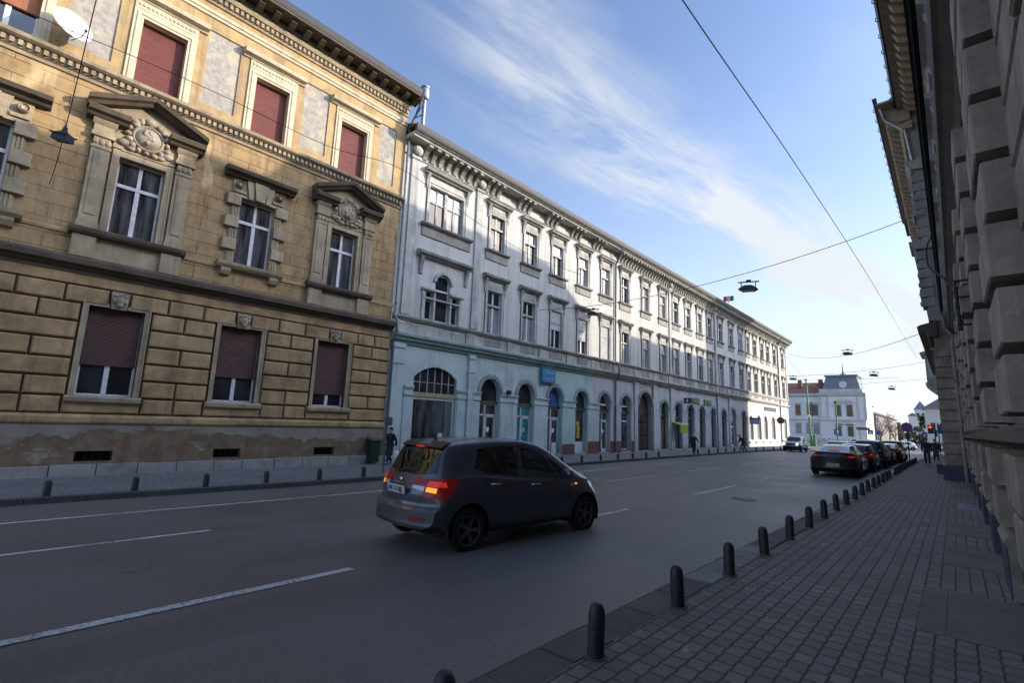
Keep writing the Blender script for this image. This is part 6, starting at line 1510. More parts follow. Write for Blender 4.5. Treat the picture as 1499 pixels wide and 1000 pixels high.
MPV=dict(shear=mpv_shear,L=4.10,wheel_r=.312,axles=(.70,3.315),track=1.56,tyre_w=.205,rim='rimgrey',spokes=5,double=True,nose=.42,tailc=.26,arch_top=.95,
 roof=[(0,.80),(.05,.93),(.11,1.02),(.20,1.17),(.34,1.415),(.44,1.505),(.8,1.555),(1.35,1.59),(1.8,1.59),(2.2,1.545),(2.6,1.41),(3.0,1.19),(3.3,1.055),(3.55,.985),(3.8,.89),(4.0,.76),(4.10,.60)],
 bottom=[(0,.36),(.15,.28),(.5,.24),(3.4,.22),(3.8,.22),(4.10,.28)],
 belt=[(0,.93),(.3,1.03),(.8,1.055),(1.4,1.00),(2.2,.945),(3.0,.925),(3.4,.90),(3.8,.82),(4.1,.60)],
 wide=[(0,.815),(.12,.86),(.4,.875),(.9,.885),(2.0,.882),(3.2,.885),(3.7,.86),(3.95,.80),(4.1,.72)],
 wbelt=[(0,.72),(.15,.77),(.5,.815),(1.0,.835),(2.2,.835),(3.0,.815),(3.4,.78),(3.8,.70),(4.1,.62)],
 wroof=[(0,.60),(.2,.60),(.44,.60),(.9,.645),(1.6,.655),(2.2,.635),(2.6,.65),(3.1,.70),(4.1,.6)],
 trim=[[(-.2,.2),(.28,.2),(.28,.355),(-.2,.355)],[(1.05,.15),(2.95,.15),(2.95,.30),(1.05,.30)]],
 side_glass=[[(.80,1.15),(1.02,1.085),(1.66,1.02),(1.72,1.47),(1.30,1.48),(.92,1.43)],[(1.77,1.01),(2.56,.965),(2.62,.985),(2.36,1.335),(2.10,1.425),(1.82,1.465)],[(2.66,.965),(3.10,.945),(2.50,1.28),(2.42,1.33)]],
 screen=[(-.70,1.02),(.70,1.02),(.58,1.50),(-.58,1.50)],cowl=1.05,
 rear_glass=[(-.64,1.09),(-.3,1.05),(.3,1.05),(.64,1.09),(.545,1.43),(-.545,1.43)],deck=1.0,
 tail_lamp=[('x',[(.30,.915),(.95,.80),(.95,1.01),(.30,1.01)]),('y',[(-.2,.82),(.26,.745),(.40,.86),(.52,1.03),(-.2,1.01)])],
 head_lamp=[('y',[(3.45,.80),(4.1,.62),(4.1,.78),(3.55,.93)]),('x',[(.42,.62),(.9,.66),(.9,.86),(.42,.80)])],
 seams=[[(1.075,.34),(1.083,.34),(1.083,.62),(1.075,.62)],[(1.075,.62),(1.083,.62),(.955,1.06),(.947,1.06)],[(1.735,.30),(1.743,.30),(1.743,1.5),(1.735,1.5)],[(2.86,.34),(2.868,.34),(2.868,.92),(2.86,.92)],[(1.1,.325),(2.85,.30),(2.85,.308),(1.1,.333)]],
 rear_black=[[(-.9,.15),(.9,.15),(.9,.40),(-.9,.40)]],grille=[[(-.5,.3),(.5,.3),(.55,.5),(-.55,.5)]],
 extra=[('indicator',30,[(.58,.845),(.74,.832),(.74,.90),(.58,.905)],'x'),('brake_lens',31,[(.58,.915),(.82,.915),(.80,.985),(.58,.985)],'x'),('reversing_lens',32,[(.33,.875),(.55,.845),(.55,.91),(.33,.912)],'x'),('reflector',33,[(.42,.44),(.68,.455),(.66,.51),(.42,.51)],'x')],
 extra_mat=dict(indicator='amberlit',brake_lens='brakelit',reversing_lens='revlens',reflector='reflector'),
 mirror=(2.72,.84,1.035),plate=(-.03,.835,R(-7)),handles=[(1.16,.93),(2.02,.885)],interior=True,plate_text='AR 13 BJL')
def shift(tab,f): return [(x*f,v) for x,v in tab]
SEDAN=dict(L=4.95,wheel_r=.345,axles=(.98,3.92),track=1.66,tyre_w=.25,rim='rimgrey',spokes=5,double=True,nose=.34,tailc=.24,arch_top=.95,
 roof=[(0,.90),(.06,1.05),(.14,1.11),(.35,1.16),(.8,1.27),(1.3,1.385),(1.8,1.43),(2.3,1.44),(2.7,1.41),(3.1,1.28),(3.6,1.06),(3.9,.99),(4.4,.90),(4.75,.76),(4.95,.58)],
 bottom=[(0,.38),(.15,.30),(.6,.2),(4.3,.2),(4.95,.26)],belt=[(0,.86),(.2,1.0),(1.0,1.02),(2.4,.96),(3.6,.93),(4.4,.82),(4.95,.55)],
 wide=[(0,.84),(.12,.90),(.5,.955),(1.0,.98),(2.4,.965),(3.9,.97),(4.5,.92),(4.95,.76)],wbelt=[(0,.74),(.2,.82),(.8,.88),(1.5,.89),(2.4,.87),(3.4,.85),(4.3,.78),(4.95,.62)],
 wroof=[(0,.6),(.6,.56),(1.2,.58),(1.8,.60),(2.6,.61),(3.2,.70),(4.95,.6)],
 trim=[[(-.2,.2),(.5,.2),(.5,.37),(-.2,.40)],[(1.4,.1),(3.5,.1),(3.5,.28),(1.4,.28)]],
 side_glass=[[(.78,1.12),(1.55,1.07),(2.05,1.03),(2.05,1.37),(1.5,1.34),(1.1,1.25)],[(2.11,1.03),(3.15,.985),(3.28,1.0),(2.75,1.30),(2.4,1.37),(2.11,1.375)]],
 screen=[(-.74,1.04),(.74,1.04),(.58,1.37),(-.58,1.37)],cowl=1.05,rear_glass=[(-.70,1.17),(.70,1.17),(.55,1.39),(-.55,1.39)],deck=1.12,
 tail_lamp=[('x',[(.26,.945),(1.,.885),(1.,.965),(.26,.975)]),('y',[(-.2,.86),(.38,.93),(.38,.965),(-.2,.985)])],
 head_lamp=[('y',[(4.3,.72),(4.95,.55),(4.95,.70),(4.35,.82)]),('x',[(.5,.56),(.9,.62),(.9,.74),(.5,.68)])],
 seams=[[(2.08,.32),(2.086,.32),(2.086,1.38),(2.08,1.38)],[(3.3,.32),(3.306,.32),(3.306,.96),(3.3,.96)]],
 rear_black=[[(-.95,.1),(.95,.1),(.95,.43),(-.95,.43)]],extra=[('brake_lens',31,[(.60,.915),(.82,.905),(.82,.95),(.60,.955)],'x')],extra_mat=dict(brake_lens='brakelit'),
 mirror=(3.15,.9,1.03),plate=(-.035,.56,R(-4)),handles=[(1.75,.90),(2.85,.88)])
HATCH=dict(MPV); HATCH.update(L=4.2,interior=False,plate_text=None,axles=(.72,3.36),spokes=7,double=False,
 roof=[(0,.80),(.05,.93),(.11,1.0),(.22,1.13),(.45,1.36),(.6,1.42),(1.2,1.46),(1.8,1.465),(2.2,1.43),(2.6,1.30),(3.0,1.10),(3.25,1.0),(3.6,.94),(3.9,.86),(4.1,.74),(4.20,.58)],
 side_glass=[[(.85,1.09),(1.1,1.05),(1.70,1.01),(1.72,1.36),(1.30,1.36),(.98,1.30)],[(1.77,1.0),(2.60,.96),(2.70,.97),(2.36,1.25),(2.10,1.32),(1.82,1.355)]],
 rear_glass=[(-.64,1.06),(.64,1.06),(.53,1.34),(-.53,1.34)],extra=[('brake_lens',31,[(.56,.90),(.84,.90),(.84,.985),(.56,.985)],'x')],extra_mat=dict(brake_lens='brakelit'),screen=[(-.70,1.0),(.70,1.0),(.58,1.38),(-.58,1.38)],cowl=1.02)
SUV=dict(MPV); SUV.update(L=4.35,wheel_r=.35,axles=(.80,3.43),interior=False,plate_text=None,spokes=5,double=False,nose=.22,tailc=.18,arch_top=1.05,
 roof=[(0,1.0),(.05,1.08),(.15,1.2),(.35,1.58),(.5,1.65),(1.2,1.69),(2.0,1.68),(2.4,1.60),(2.75,1.38),(3.05,1.18),(3.2,1.13),(3.8,1.08),(4.15,1.02),(4.3,.9),(4.35,.7)],
 belt=[(0,.98),(.3,1.08),(1.5,1.06),(3.0,1.03),(3.8,.98),(4.2,.92),(4.35,.7)],bottom=[(0,.42),(.4,.32),(3.9,.32),(4.35,.4)],
 side_glass=[[(.35,1.18),(.95,1.12),(1.0,1.56),(.5,1.56)],[(1.05,1.12),(1.85,1.09),(1.85,1.58),(1.08,1.58)],[(1.91,1.09),(2.7,1.07),(2.78,1.10),(2.42,1.48),(1.91,1.58)]],
 screen=[(-.72,1.14),(.72,1.14),(.62,1.58),(-.62,1.58)],cowl=1.15,rear_glass=[(-.64,1.15),(.64,1.15),(.56,1.54),(-.56,1.54)],deck=1.1,
 head_lamp=[('y',[(3.95,.78),(4.35,.75),(4.35,.98),(3.95,.96)]),('x',[(.45,.74),(.9,.76),(.9,.94),(.45,.93)])],grille=[[(-.42,.72),(.42,.72),(.42,.92),(-.42,.92)],[(-.8,.3),(.8,.3),(.8,.62),(-.8,.62)]],
 trim=[[(-.2,.2),(.5,.2),(.5,.62),(-.2,.62)],[(.5,.2),(3.9,.2),(3.9,.48),(.5,.48)]],extra=[],extra_mat={},mirror=(2.75,.86,1.12),handles=[(1.25,1.0),(2.15,.98)],seams=[],
 tail_lamp=[('x',[(.6,.8),(.95,.8),(.95,1.15),(.6,1.15)])])
def cars():
    H=R(90)
    def at(x,y,yaw=0): return (x,y,gz(x,y)+.004)
    # grey small MPV in mid street
    t=make_car('compact_car',(-6.16,4.36,gz(-6.1,6.2)+.012),H-R(5.0),'dark grey compact car in mid road with amber indicator and red lamps lit',MPV,M['paint_grey'])
    t.rotation_euler=(0,R(.45),H-R(5.0))
    interior(t)
    # details: spoiler, wiper, badge, aerial, lamps on the wing
    m=MB(); m.prism([(.345,1.445),(.40,1.478),(.52,1.525),(.50,1.50),(.38,1.43)],'y',-.55,.55); m.build('spoiler',M['plastic'],t,smooth=30)
    m=MB(); m.box(.33,.36,-.10,.10,1.43,1.452); m.build('high_brake_light',M['brakelit'],t)
    m=MB(); m.tube([(.095,.28,1.055),(.15,.05,1.10),(.175,-.25,1.115)],.009,5); m.build('rear_wiper',M['plastic'],t)
    m=MB(); m.tube([(.62,0,1.53),(.54,0,1.63)],.008,5); m.lathe([(.03,-.01),(.012,.03)],(.62,0,1.54),10); m.build('aerial',M['plastic'],t)
    m=MB(); m.ball((.035,0,.965),.012,.055,.032,12,6); m.build('badge',M['chrome'],t,smooth=60)
    text('trim_badge','1.6',.075,t,(-.012,-.40,.66),M['chrome'],R(-8))
    for s in (-1,1):
        m=MB(); m.ball((3.02,s*.885,.85),.035,.012,.016,10,6); m.build('side_repeater',M['amberlit'],t,smooth=60)
    m=MB(); m.tube([(.03,.13,.915),(.02,-.13,.915)],.012,6); m.build('tailgate_handle',M['chrome'],t)
    # dark sedan first in the right-hand queue
    t=make_car('sedan',at(-4.20,26.35),H+R(1),'dark grey saloon with slim lit tail lights, first in the kerbside queue',SEDAN,M['paint_dark'],'cars queuing along the right kerb')
    m=MB(); m.box(.62,.66,-.22,.22,1.285,1.315); m.build('high_brake_light',M['brakelit'],t)
    m=MB(); m.prism([(.05,1.065),(.20,1.125),(.10,1.12)],'y',-.80,.80); m.build('boot_lip',M['paint_dark'],t)
    q=[(HATCH,'paint_black','black hatchback with red tail lights, second in the kerbside queue'),(SUV,'paint_dark','dark tall car, third in the kerbside queue'),(HATCH,'paint_blue','dark blue hatchback, fourth in the kerbside queue'),(SEDAN,'paint_black','black saloon, fifth in the kerbside queue'),(SUV,'paint_grey','grey tall car, last in the kerbside queue before the crossing')]
    y=32.2; 
    for k,(S,p,lab) in enumerate(q):
        S=dict(S); S['nose']=S['nose']
        t=make_car(['hatchback','off_roader','hatchback','sedan','off_roader'][k],at(-4.15+.05*(k%2),y),H+R(.6*(-1)**k),lab,S,M[p],'cars queuing along the right kerb',lit=k in (0,4)); y+=S['L']+.9
    q=[(HATCH,'paint_silver','silver hatchback, first in the middle queue lane, behind the dark saloon',-7.3,47.5),(HATCH,'paint_silver','second silver hatchback in the middle queue lane',-7.2,53),(SEDAN,'paint_blue','dark blue saloon, third in the middle queue lane',-7.3,59),(SUV,'paint_black','black tall car, fourth in the middle queue lane',-7.1,65.5),(HATCH,'paint_white','white hatchback, last in the middle queue lane',-7.2,73)]
    for S,p,lab,x,y in q: make_car('hatchback' if S is HATCH else ('sedan' if S is SEDAN else 'off_roader'),at(x,y),H,lab,S,M[p],'cars queuing in the middle lane')
    # silver off-roader coming towards the camera
    t=make_car('off_roader',at(-13.45,64.9),-H,'silver off-roader with roof rails driving towards the camera by the far kerb',SUV,M['paint_silver'],lit=False)
    m=MB()
    for s in (-1,1): m.tube([(.5,s*.58,1.66),(.7,s*.6,1.73),(2.1,s*.6,1.72),(2.3,s*.58,1.64)],.022,6)
    m.build('roof_rail',M['zinc'],t); m=MB(); m.lathe([(.09,4.352),(.085,4.375)],(0,-.66,.86),14,'x'); m.lathe([(.09,4.352),(.085,4.375)],(0,.66,.86),14,'x')
    m.build('headlight',M['headlit'],t)
    # traffic crossing the square
    for k,(S,p,x,y,yaw,lab) in enumerate(((HATCH,'paint_white',-5.2,112,R(200),'white hatchback turning across the far junction beside the walking man'),(SUV,'paint_silver',-.2,118,R(185),'silver tall car crossing the far junction behind the traffic light'),(HATCH,'paint_silver',-9.2,128,R(178),'silver car waiting at the far side of the square below the round sign'),(SEDAN,'paint_white',-14.5,135,R(182),'white saloon in front of the dark hedge across the square'))):
        make_car('hatchback' if S is HATCH else ('sedan' if S is SEDAN else 'off_roader'),(x,y,gz(x,y)+.004),yaw,lab,S,M[p],'traffic crossing the square',lit=False)
def interior(t):
    m=MB()
    for x,s in ((1.55,-1),(1.55,1),(2.35,-1),(2.35,1)) :
        pass
    for x in (2.05,):
        for s in (-1,1):
            m.prism([(x-.12,.35),(x+.38,.35),(x+.40,.56),(x+.06,.58),(x-.14,1.10),(x-.26,1.08)],'y',s*.36-.22,s*.36+.22)
            m.prism([(x-.27,1.13),(x-.17,1.13),(x-.19,1.30),(x-.27,1.30)],'y',s*.36-.12,s*.36+.12)
    m.prism([(1.02,.35),(1.5,.35),(1.5,.56),(1.16,.58),(.98,1.02),(.86,1.0)],'y',-.58,.58)
    for yy in (-.36,.36): m.prism([(.86,1.03),(.95,1.03),(.94,1.16),(.87,1.16)],'y',yy-.12,yy+.12)
    m.build('seats',M['seat'],t,bevel=.03)
    m=MB(); m.prism([(2.75,.5),(3.2,.5),(3.2,.93),(2.95,.95),(2.78,.86)],'y',-.7,.7); m.build('dashboard',M['plastic'],t)
    m=MB(); n=20; P=[(2.62+.03*math.sin(2*PI*k/n),.36+.18*math.cos(2*PI*k/n),.92+.18*math.sin(2*PI*k/n)) for k in range(n+1)]; m.tube(P,.015,6); m.build('steering_wheel',M['plastic'],t)
    m=MB(); m.box(2.55,2.6,-.11,.11,1.36,1.43); m.build('mirror_inside',M['plastic'],t)
# ------------------------------------------------------------------ people
def skin(name,V,E,root,mat,parent,sub=2):
    names=list(V); me=bpy.data.meshes.new(name); me.from_pydata([V[n][0] for n in names],[(names.index(a),names.index(b)) for a,b in E],[])
    o=bpy.data.objects.new(name,me); COL.objects.link(o)
    o.modifiers.new('Skin','SKIN'); s=o.modifiers.new('Sub','SUBSURF'); s.levels=s.render_levels=sub
    d=me.skin_vertices[0].data
    for i,n in enumerate(names):
        r=V[n][1]; d[i].radius=(r,r) if not hasattr(r,'__len__') else r; d[i].use_root=(n==root)
    bpy.context.view_layer.update(); dg=bpy.context.evaluated_depsgraph_get(); m2=bpy.data.meshes.new_from_object(o.evaluated_get(dg)); bpy.data.objects.remove(o)
    m2.materials.clear(); m2.materials.append(mat)
    for p in m2.polygons: p.use_smooth=True
    q=bpy.data.objects.new(name,m2); COL.objects.link(q); q.parent=parent; ORG[q.name]=(0,0,0); return q
def person(loc,rz,label,pose,clothes,scale=1.,hair='hair_dark',extra=None):
    T=thing('person',loc,label,'person',None,rz=rz,local=True); T.scale=(scale,)*3
    J=dict(pelvis=(0,0,.95),spine=(0,.0,1.14),chest=(0,.0,1.34),neck=(0,.01,1.50),head0=(0,.03,1.575),head1=(0,.025,1.665),head2=(0,.01,1.735),nose=(0,.125,1.625),
      shL=(-.185,0,1.42),elL=(-.23,-.03,1.14),wrL=(-.22,.06,.90),shR=(.185,0,1.42),elR=(.23,-.03,1.14),wrR=(.22,.06,.90),
      hipL=(-.095,0,.90),knL=(-.10,.03,.50),anL=(-.10,-.02,.09),toL=(-.11,.15,.035),hipR=(.095,0,.90),knR=(.10,.03,.50),anR=(.10,-.02,.09),toR=(.11,.15,.035))
    J.update(pose); r=dict(pelvis=.12,spine=.105,chest=.12,neck=.05,head0=.072,head1=.09,head2=.055,nose=.016,sh=.05,el=.038,wr=.027,hip=.08,kn=.055,an=.038,to=.035)
    def rad(n): return r.get(n) or r[n[:-1]]
    V={n:(p,rad(n)) for n,p in J.items()}
    E=[('pelvis','spine'),('spine','chest'),('chest','neck'),('neck','head0'),('head0','head1'),('head1','head2'),('head1','nose')]
    for s in 'LR':
        E+=[('chest','sh'+s),('sh'+s,'el'+s),('el'+s,'wr'+s),('pelvis','hip'+s),('hip'+s,'kn'+s),('kn'+s,'an'+s),('an'+s,'to'+s)]
        e,w=Vector(J['el'+s]),Vector(J['wr'+s]); d=(w-e).normalized(); side=Vector((0,1,0)) if abs(d.y)<.8 else Vector((0,0,1)); side=(side-d*side.dot(d)).normalized(); pn=d.cross(side)
        V['pa'+s]=(tuple(w+d*.055),.03); E.append(('wr'+s,'pa'+s))
        for k,(o,L) in enumerate(((-.03,.062),(-.01,.075),(.01,.07),(.03,.055))):
            b=w+d*.095+side*o; V[f'f{k}a{s}']=(tuple(b),.0095); V[f'f{k}b{s}']=(tuple(b+d*L*.55+pn*.012),.0085); V[f'f{k}c{s}']=(tuple(b+d*L*.9+pn*.035),.007)
            E+=[('pa'+s,f'f{k}a{s}'),(f'f{k}a{s}',f'f{k}b{s}'),(f'f{k}b{s}',f'f{k}c{s}')]
        b=w+d*.03+side*.035; V['ta'+s]=(tuple(b),.011); V['tb'+s]=(tuple(b+d*.045+side*.02),.009); E+=[('pa'+s,'ta'+s),('ta'+s,'tb'+s)]
        V['ear'+s]=((J['head1'][0]+(.093 if s=='R' else -.093),J['head1'][1],J['head1'][2]-.02),.02); E.append(('head1','ear'+s))
    skin('body',V,E,'pelvis',M['skin'],T)
    top,legs,shoe,coat=clothes
    g=.028
    V={n:(J[n],rad(n)+(.05 if n in('pelvis','spine','chest') else g)) for n in ('pelvis','spine','chest','shL','shR','elL','elR','wrL','wrR')}
    V['coll']=((J['neck'][0],J['neck'][1]-.0,J['neck'][2]-.025),.075); V['hem']=((J['pelvis'][0],J['pelvis'][1],J['pelvis'][2]-.14),.175)
    E=[('hem','pelvis'),('pelvis','spine'),('spine','chest'),('chest','coll')]+[(a+s,b+s) for s in 'LR' for a,b in (('sh','el'),('el','wr'))]+[('chest','shL'),('chest','shR')]
    if coat: 
        V['skirt']=((J['pelvis'][0],(J['knL'][1]+J['knR'][1])/2,J['pelvis'][2]-.45-coat),(.20,.22)); E.append(('hem','skirt'))
    skin('coat' if coat else 'jacket',V,E,'spine',M[top],T)
    V={n:(J[n],rad(n)+.022) for n in ('pelvis','hipL','hipR','knL','knR')}
    for s in 'LR': a=J['an'+s]; V['an'+s]=((a[0],a[1],a[2]+.0),.062)
    skin('trousers',V,[('pelvis','hip'+s) for s in 'LR']+[(a+s,b+s) for s in 'LR' for a,b in (('hip','kn'),('kn','an'))],'pelvis',M[legs],T)
    for s in 'LR':
        a,t=Vector(J['an'+s]),Vector(J['to'+s]); V=dict(h=(tuple(a+Vector((0,-.03,-.035))),.045),m=(tuple(a.lerp(t,.5)+Vector((0,0,-.01))),.047),t=(tuple(t+Vector((0,.03,.005))),.038)); skin('shoe',V,[('h','m'),('m','t')],'h',M[shoe],T,1)
    h=J['head1']; m=MB(); m.ball((h[0],h[1]-.018,h[2]+.035),.103,.112,.085,14,9); m.ball((h[0],h[1]-.05,h[2]-.02),.088,.075,.09,12,8); m.build('hair' if 'hair' in hair and hair!='hair_white' else 'cap',M[hair],T,smooth=60)
    m=MB(); 
    for s in (-1,1): m.ball((h[0]+s*.033,h[1]+.088,h[2]-.012),.012,.006,.007,8,5)
    m.build('eyes',M['hair_dark'],T); m=MB(); m.ball((h[0],h[1]+.083,h[2]-.085),.026,.008,.007,8,5); m.build('mouth',M['signred'] if False else M['lip'],T)
    return T
def people():
    M['lip']=plain('lip',(.30,.10,.08),.5)
    walk=dict(knL=(-.10,.16,.52),anL=(-.10,.24,.11),toL=(-.11,.40,.06),knR=(.10,-.03,.50),anR=(.10,-.26,.13),toR=(.11,-.12,.05),elL=(-.24,-.10,1.15),wrL=(-.23,-.10,.92),elR=(.24,.03,1.14),wrR=(.22,.16,.93))
    x,y=-19.15,13.0
    t=person((x,y,lz(x,y)),R(192),'woman in a black coat and cap carrying a white bag beside the teal shopfront corner',
      dict(head0=(0,.06,1.57),head1=(0,.07,1.655),head2=(0,.05,1.725),nose=(0,.17,1.61),ear=(0,0,0)) and dict(walk,elR=(.25,.05,1.18),wrR=(.12,.20,1.20),elL=(-.27,-.10,1.15),wrL=(-.30,-.10,.90)),('cloth_black','cloth_black','shoe',.10),.95,'cloth_black_hair')
    b=thing('carrier_bag',(0,0,0),'white plastic carrier bag hanging from the hand of the woman in black','bag',local=True)
    p=Matrix.Translation((x,y,lz(x,y)))@Matrix.Rotation(R(192),4,'Z')@Matrix.Scale(.95,4)@Vector((-.31,-.13,.81)); b.location=p; b.rotation_euler=(0,0,R(192))
    m=MB(); m.lathe([(.02,-.12),(.10,-.14),(.15,-.25),(.165,-.40),(.14,-.50),(.02,-.52)],(0,0,0),12); m.T=None
    for i,v in enumerate(m.v): m.v[i]=(v[0]*.55,v[1]*1.05,v[2])
    m.build('sack',M['bagwhite'],b,smooth=60); m=MB(); 
    for s in (-1,1): m.tube([(0,s*.07,-.14),(0,s*.05,-.04),(0,s*.01,.02)],.012,5)
    m.build('handle',M['bagwhite'],b)
    x,y=-14.62,36.7
    person((x,y,lz(x,y)),R(5),'man in dark clothes and white cap walking away along the far kerb',dict(walk,head0=(0,.10,1.55),head1=(0,.13,1.63),head2=(0,.13,1.70),nose=(0,.23,1.59),chest=(0,.04,1.33),elL=(-.27,-.05,1.17),elR=(.29,.02,1.2),wrR=(.36,.12,1.02)),('cloth_navy','cloth_black','shoe',0),.9,'hair_white')
    x,y=-14.7,48.6
    person((x,y,lz(x,y)),R(95),'dark-clothed person stooping by the far kerb just before the sunlit bank',dict(walk,spine=(0,.08,1.13),chest=(0,.20,1.28),neck=(0,.29,1.41),head0=(0,.36,1.46),head1=(0,.40,1.54),head2=(0,.40,1.61),nose=(0,.50,1.50),shL=(-.18,.22,1.36),shR=(.18,.22,1.36),elL=(-.22,.3,1.1),wrL=(-.2,.42,.9),elR=(.22,.3,1.1),wrR=(.2,.42,.9)),('cloth_black','cloth_black','shoe',0),.92)
    x,y=-1.52,44.5
    person((x,y,rz_(x,y)),R(178),'man in a black jacket walking towards the camera on the right pavement',walk,('cloth_navy','cloth_brown','shoe',0),1.05)
    x,y=-1.28,54.
    person((x,y,rz_(x,y)),R(185),'person in an olive coat walking behind the man in the black jacket',walk,('cloth_olive','cloth_olive','shoe',.12),1.04)
    for k,(x,y,lab,c) in enumerate(((-1.1,92,'distant dark-clothed pedestrian at the crossing, nearest the wall','cloth_black'),(-1.9,97,'distant pedestrian in olive at the crossing behind the walking pair','cloth_olive'))):
        person((x,y,rz_(x,y) if y<95 else gz(x,y)+.02),R(180),lab,walk,(c,'cloth_black','shoe',0),1.0)
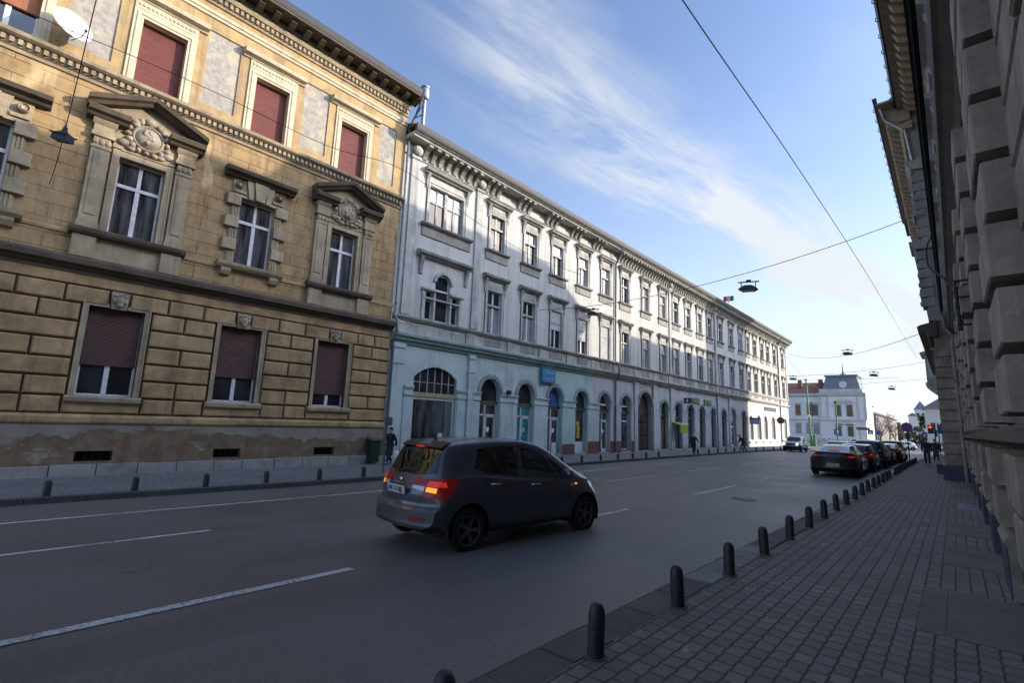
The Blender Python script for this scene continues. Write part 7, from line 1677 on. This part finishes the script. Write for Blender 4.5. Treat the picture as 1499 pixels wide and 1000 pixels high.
# ------------------------------------------------------------------ light, sky, camera
def sky():
    w=bpy.data.worlds.new('World'); sc.world=w; w.use_nodes=True; t=w.node_tree; t.nodes.clear()
    n=lambda k,**a:(lambda o:([setattr(o,x,v) for x,v in a.items()],o)[1])(t.nodes.new(k)); l=t.links.new
    out=n('ShaderNodeOutputWorld'); bg=n('ShaderNodeBackground'); l(bg.outputs[0],out.inputs[0])
    s=n('ShaderNodeTexSky',sky_type='NISHITA',sun_disc=False,sun_elevation=SUN_EL,sun_rotation=SUN_ROT,altitude=100,air_density=AIR,dust_density=DUST,ozone_density=OZ)
    g=n('ShaderNodeTexCoord').outputs['Generated']; sep=n('ShaderNodeSeparateXYZ'); l(g,sep.inputs[0])
    def m(op,a,b=0,c=None):
        o=n('ShaderNodeMath',operation=op)
        for k,v in ((0,a),(1,b))+(((2,c),) if c is not None else ()):
            if isinstance(v,bpy.types.NodeSocket): l(v,o.inputs[k])
            else: o.inputs[k].default_value=v
        return o.outputs[0]
    z=m('ADD',m('MAXIMUM',sep.outputs[2],0),.12); px=m('DIVIDE',sep.outputs[0],z); py=m('DIVIDE',sep.outputs[1],z)   # a flat cloud sheet overhead
    def comb(a,b):
        o=n('ShaderNodeCombineXYZ')
        for k,v in ((0,a),(1,b)):
            if isinstance(v,bpy.types.NodeSocket): l(v,o.inputs[k])
            else: o.inputs[k].default_value=v
        return o.outputs[0]
    # u along the cirrus band, v across it
    ux,uy=.252,.968
    u=m('ADD',m('MULTIPLY',px,ux),m('MULTIPLY',py,uy)); v=m('ADD',m('MULTIPLY',px,uy),m('MULTIPLY',py,-ux))
    def noise(vec,scale,det,r,d=0):
        o=n('ShaderNodeTexNoise'); o.inputs['Scale'].default_value=scale; o.inputs['Detail'].default_value=det; o.inputs['Roughness'].default_value=r; o.inputs['Distortion'].default_value=d; l(vec,o.inputs['Vector']); return o.outputs['Fac']
    def ramp(f,st):
        o=n('ShaderNodeValToRGB'); e=o.color_ramp.elements
        while len(e)<len(st): e.new(.5)
        for k,(p,c) in enumerate(st): e[k].position=p; e[k].color=(c,c,c,1)
        l(f,o.inputs[0]); return o.outputs[0]
    wig=m('MULTIPLY',m('SUBTRACT',noise(comb(u,v),1.1,4,.6),.5),.55)
    bend=m('MULTIPLY',m('POWER',m('MAXIMUM',m('SUBTRACT',.85,u),0),2),.75)
    dist=m('ABSOLUTE',m('ADD',m('SUBTRACT',m('ADD',v,.925),bend),wig))
    band=ramp(dist,[(.02,1.),(.12,.60),(.28,0.)])
    n1=noise(comb(m('MULTIPLY',u,.75),m('MULTIPLY',v,3.0)),2.2,8,.62,.5); n2=noise(comb(u,m('MULTIPLY',v,1.4)),1.1,6,.6)
    band=m('MULTIPLY',band,ramp(m('MULTIPLY',u,.5),[(.06,.0),(.22,.5),(.6,1.)]))
    c1=m('MULTIPLY',band,ramp(n1,[(.38,.10),(.62,1.)])); c2=m('MULTIPLY',ramp(n2,[(.54,0.),(.82,1.)]),.20)
    haze=ramp(sep.outputs[2],[(.0,.94),(.12,.80),(.26,.36),(.42,.10),(.65,.0)])
    cov=m('MINIMUM',m('ADD',m('ADD',m('MULTIPLY',c1,CL1),c2),haze),.96)
    # added bright sky lobe, high right and off the sun, fills shaded facades
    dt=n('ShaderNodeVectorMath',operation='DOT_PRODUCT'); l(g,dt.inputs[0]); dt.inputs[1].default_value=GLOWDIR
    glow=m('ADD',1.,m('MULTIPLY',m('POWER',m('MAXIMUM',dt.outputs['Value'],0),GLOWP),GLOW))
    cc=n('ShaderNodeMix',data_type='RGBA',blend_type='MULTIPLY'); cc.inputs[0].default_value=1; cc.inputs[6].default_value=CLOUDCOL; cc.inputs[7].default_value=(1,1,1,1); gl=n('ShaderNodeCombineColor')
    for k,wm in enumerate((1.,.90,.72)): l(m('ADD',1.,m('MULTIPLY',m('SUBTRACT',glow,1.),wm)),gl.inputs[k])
    sb=n('ShaderNodeMix',data_type='RGBA',blend_type='MULTIPLY'); sb.inputs[0].default_value=1; l(s.outputs[0],sb.inputs[6]); sb.inputs[7].default_value=SKYTINT
    mx=n('ShaderNodeMix',data_type='RGBA'); l(cov,mx.inputs[0]); l(sb.outputs[2],mx.inputs[6]); l(cc.outputs[2],mx.inputs[7])
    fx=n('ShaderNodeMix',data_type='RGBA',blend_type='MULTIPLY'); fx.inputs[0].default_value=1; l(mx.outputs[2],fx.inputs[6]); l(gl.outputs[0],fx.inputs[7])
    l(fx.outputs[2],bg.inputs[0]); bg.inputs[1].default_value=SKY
SUN=Vector((1,1.0,.44)).normalized()
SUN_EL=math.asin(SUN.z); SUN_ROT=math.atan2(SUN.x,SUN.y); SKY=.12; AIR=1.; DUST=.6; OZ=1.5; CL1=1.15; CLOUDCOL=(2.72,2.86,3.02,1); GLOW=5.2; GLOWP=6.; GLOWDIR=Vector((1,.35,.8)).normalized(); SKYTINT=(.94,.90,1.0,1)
def light():
    L=bpy.data.lights.new('Sun','SUN'); L.energy=2.2; L.angle=R(.5); L.color=(1,.90,.76)
    o=bpy.data.objects.new('Sun',L); COL.objects.link(o); o.rotation_euler=SUN.to_track_quat('Z','Y').to_euler()
def camera():
    c=bpy.data.cameras.new('Camera'); o=bpy.data.objects.new('Camera',c); COL.objects.link(o); sc.camera=o
    c.sensor_width=36; c.sensor_fit='HORIZONTAL'; c.lens=706/1499*36; c.clip_start=.05; c.clip_end=5000
    p,r,y=R(9.25),R(2.16),R(42.4)
    f0=Vector((-math.sin(y),math.cos(y),0)); r0=Vector((math.cos(y),math.sin(y),0)); u0=Vector((0,0,1))
    f=f0*math.cos(p)+u0*math.sin(p); u=-f0*math.sin(p)+u0*math.cos(p); rr=r0*math.cos(r)+u*math.sin(r); uu=-r0*math.sin(r)+u*math.cos(r)
    o.matrix_world=Matrix(((rr.x,uu.x,-f.x,0),(rr.y,uu.y,-f.y,0),(rr.z,uu.z,-f.z,1.8),(0,0,0,1)))
def render_settings():
    sc.view_settings.view_transform='Standard'; sc.view_settings.look='None'; sc.view_settings.exposure=EXPO; sc.view_settings.gamma=1
    sc.cycles.use_denoising=True
    sc.cycles.max_bounces=8; sc.cycles.transparent_max_bounces=8
EXPO=1.38
setting(); bollards()
ochre_house(); terrace(); bank()
rusticated_building(); corner_building(); further_right(); hall(); vegetation()
overhead(); furniture(); cars(); people()
sky(); light(); camera(); render_settings()
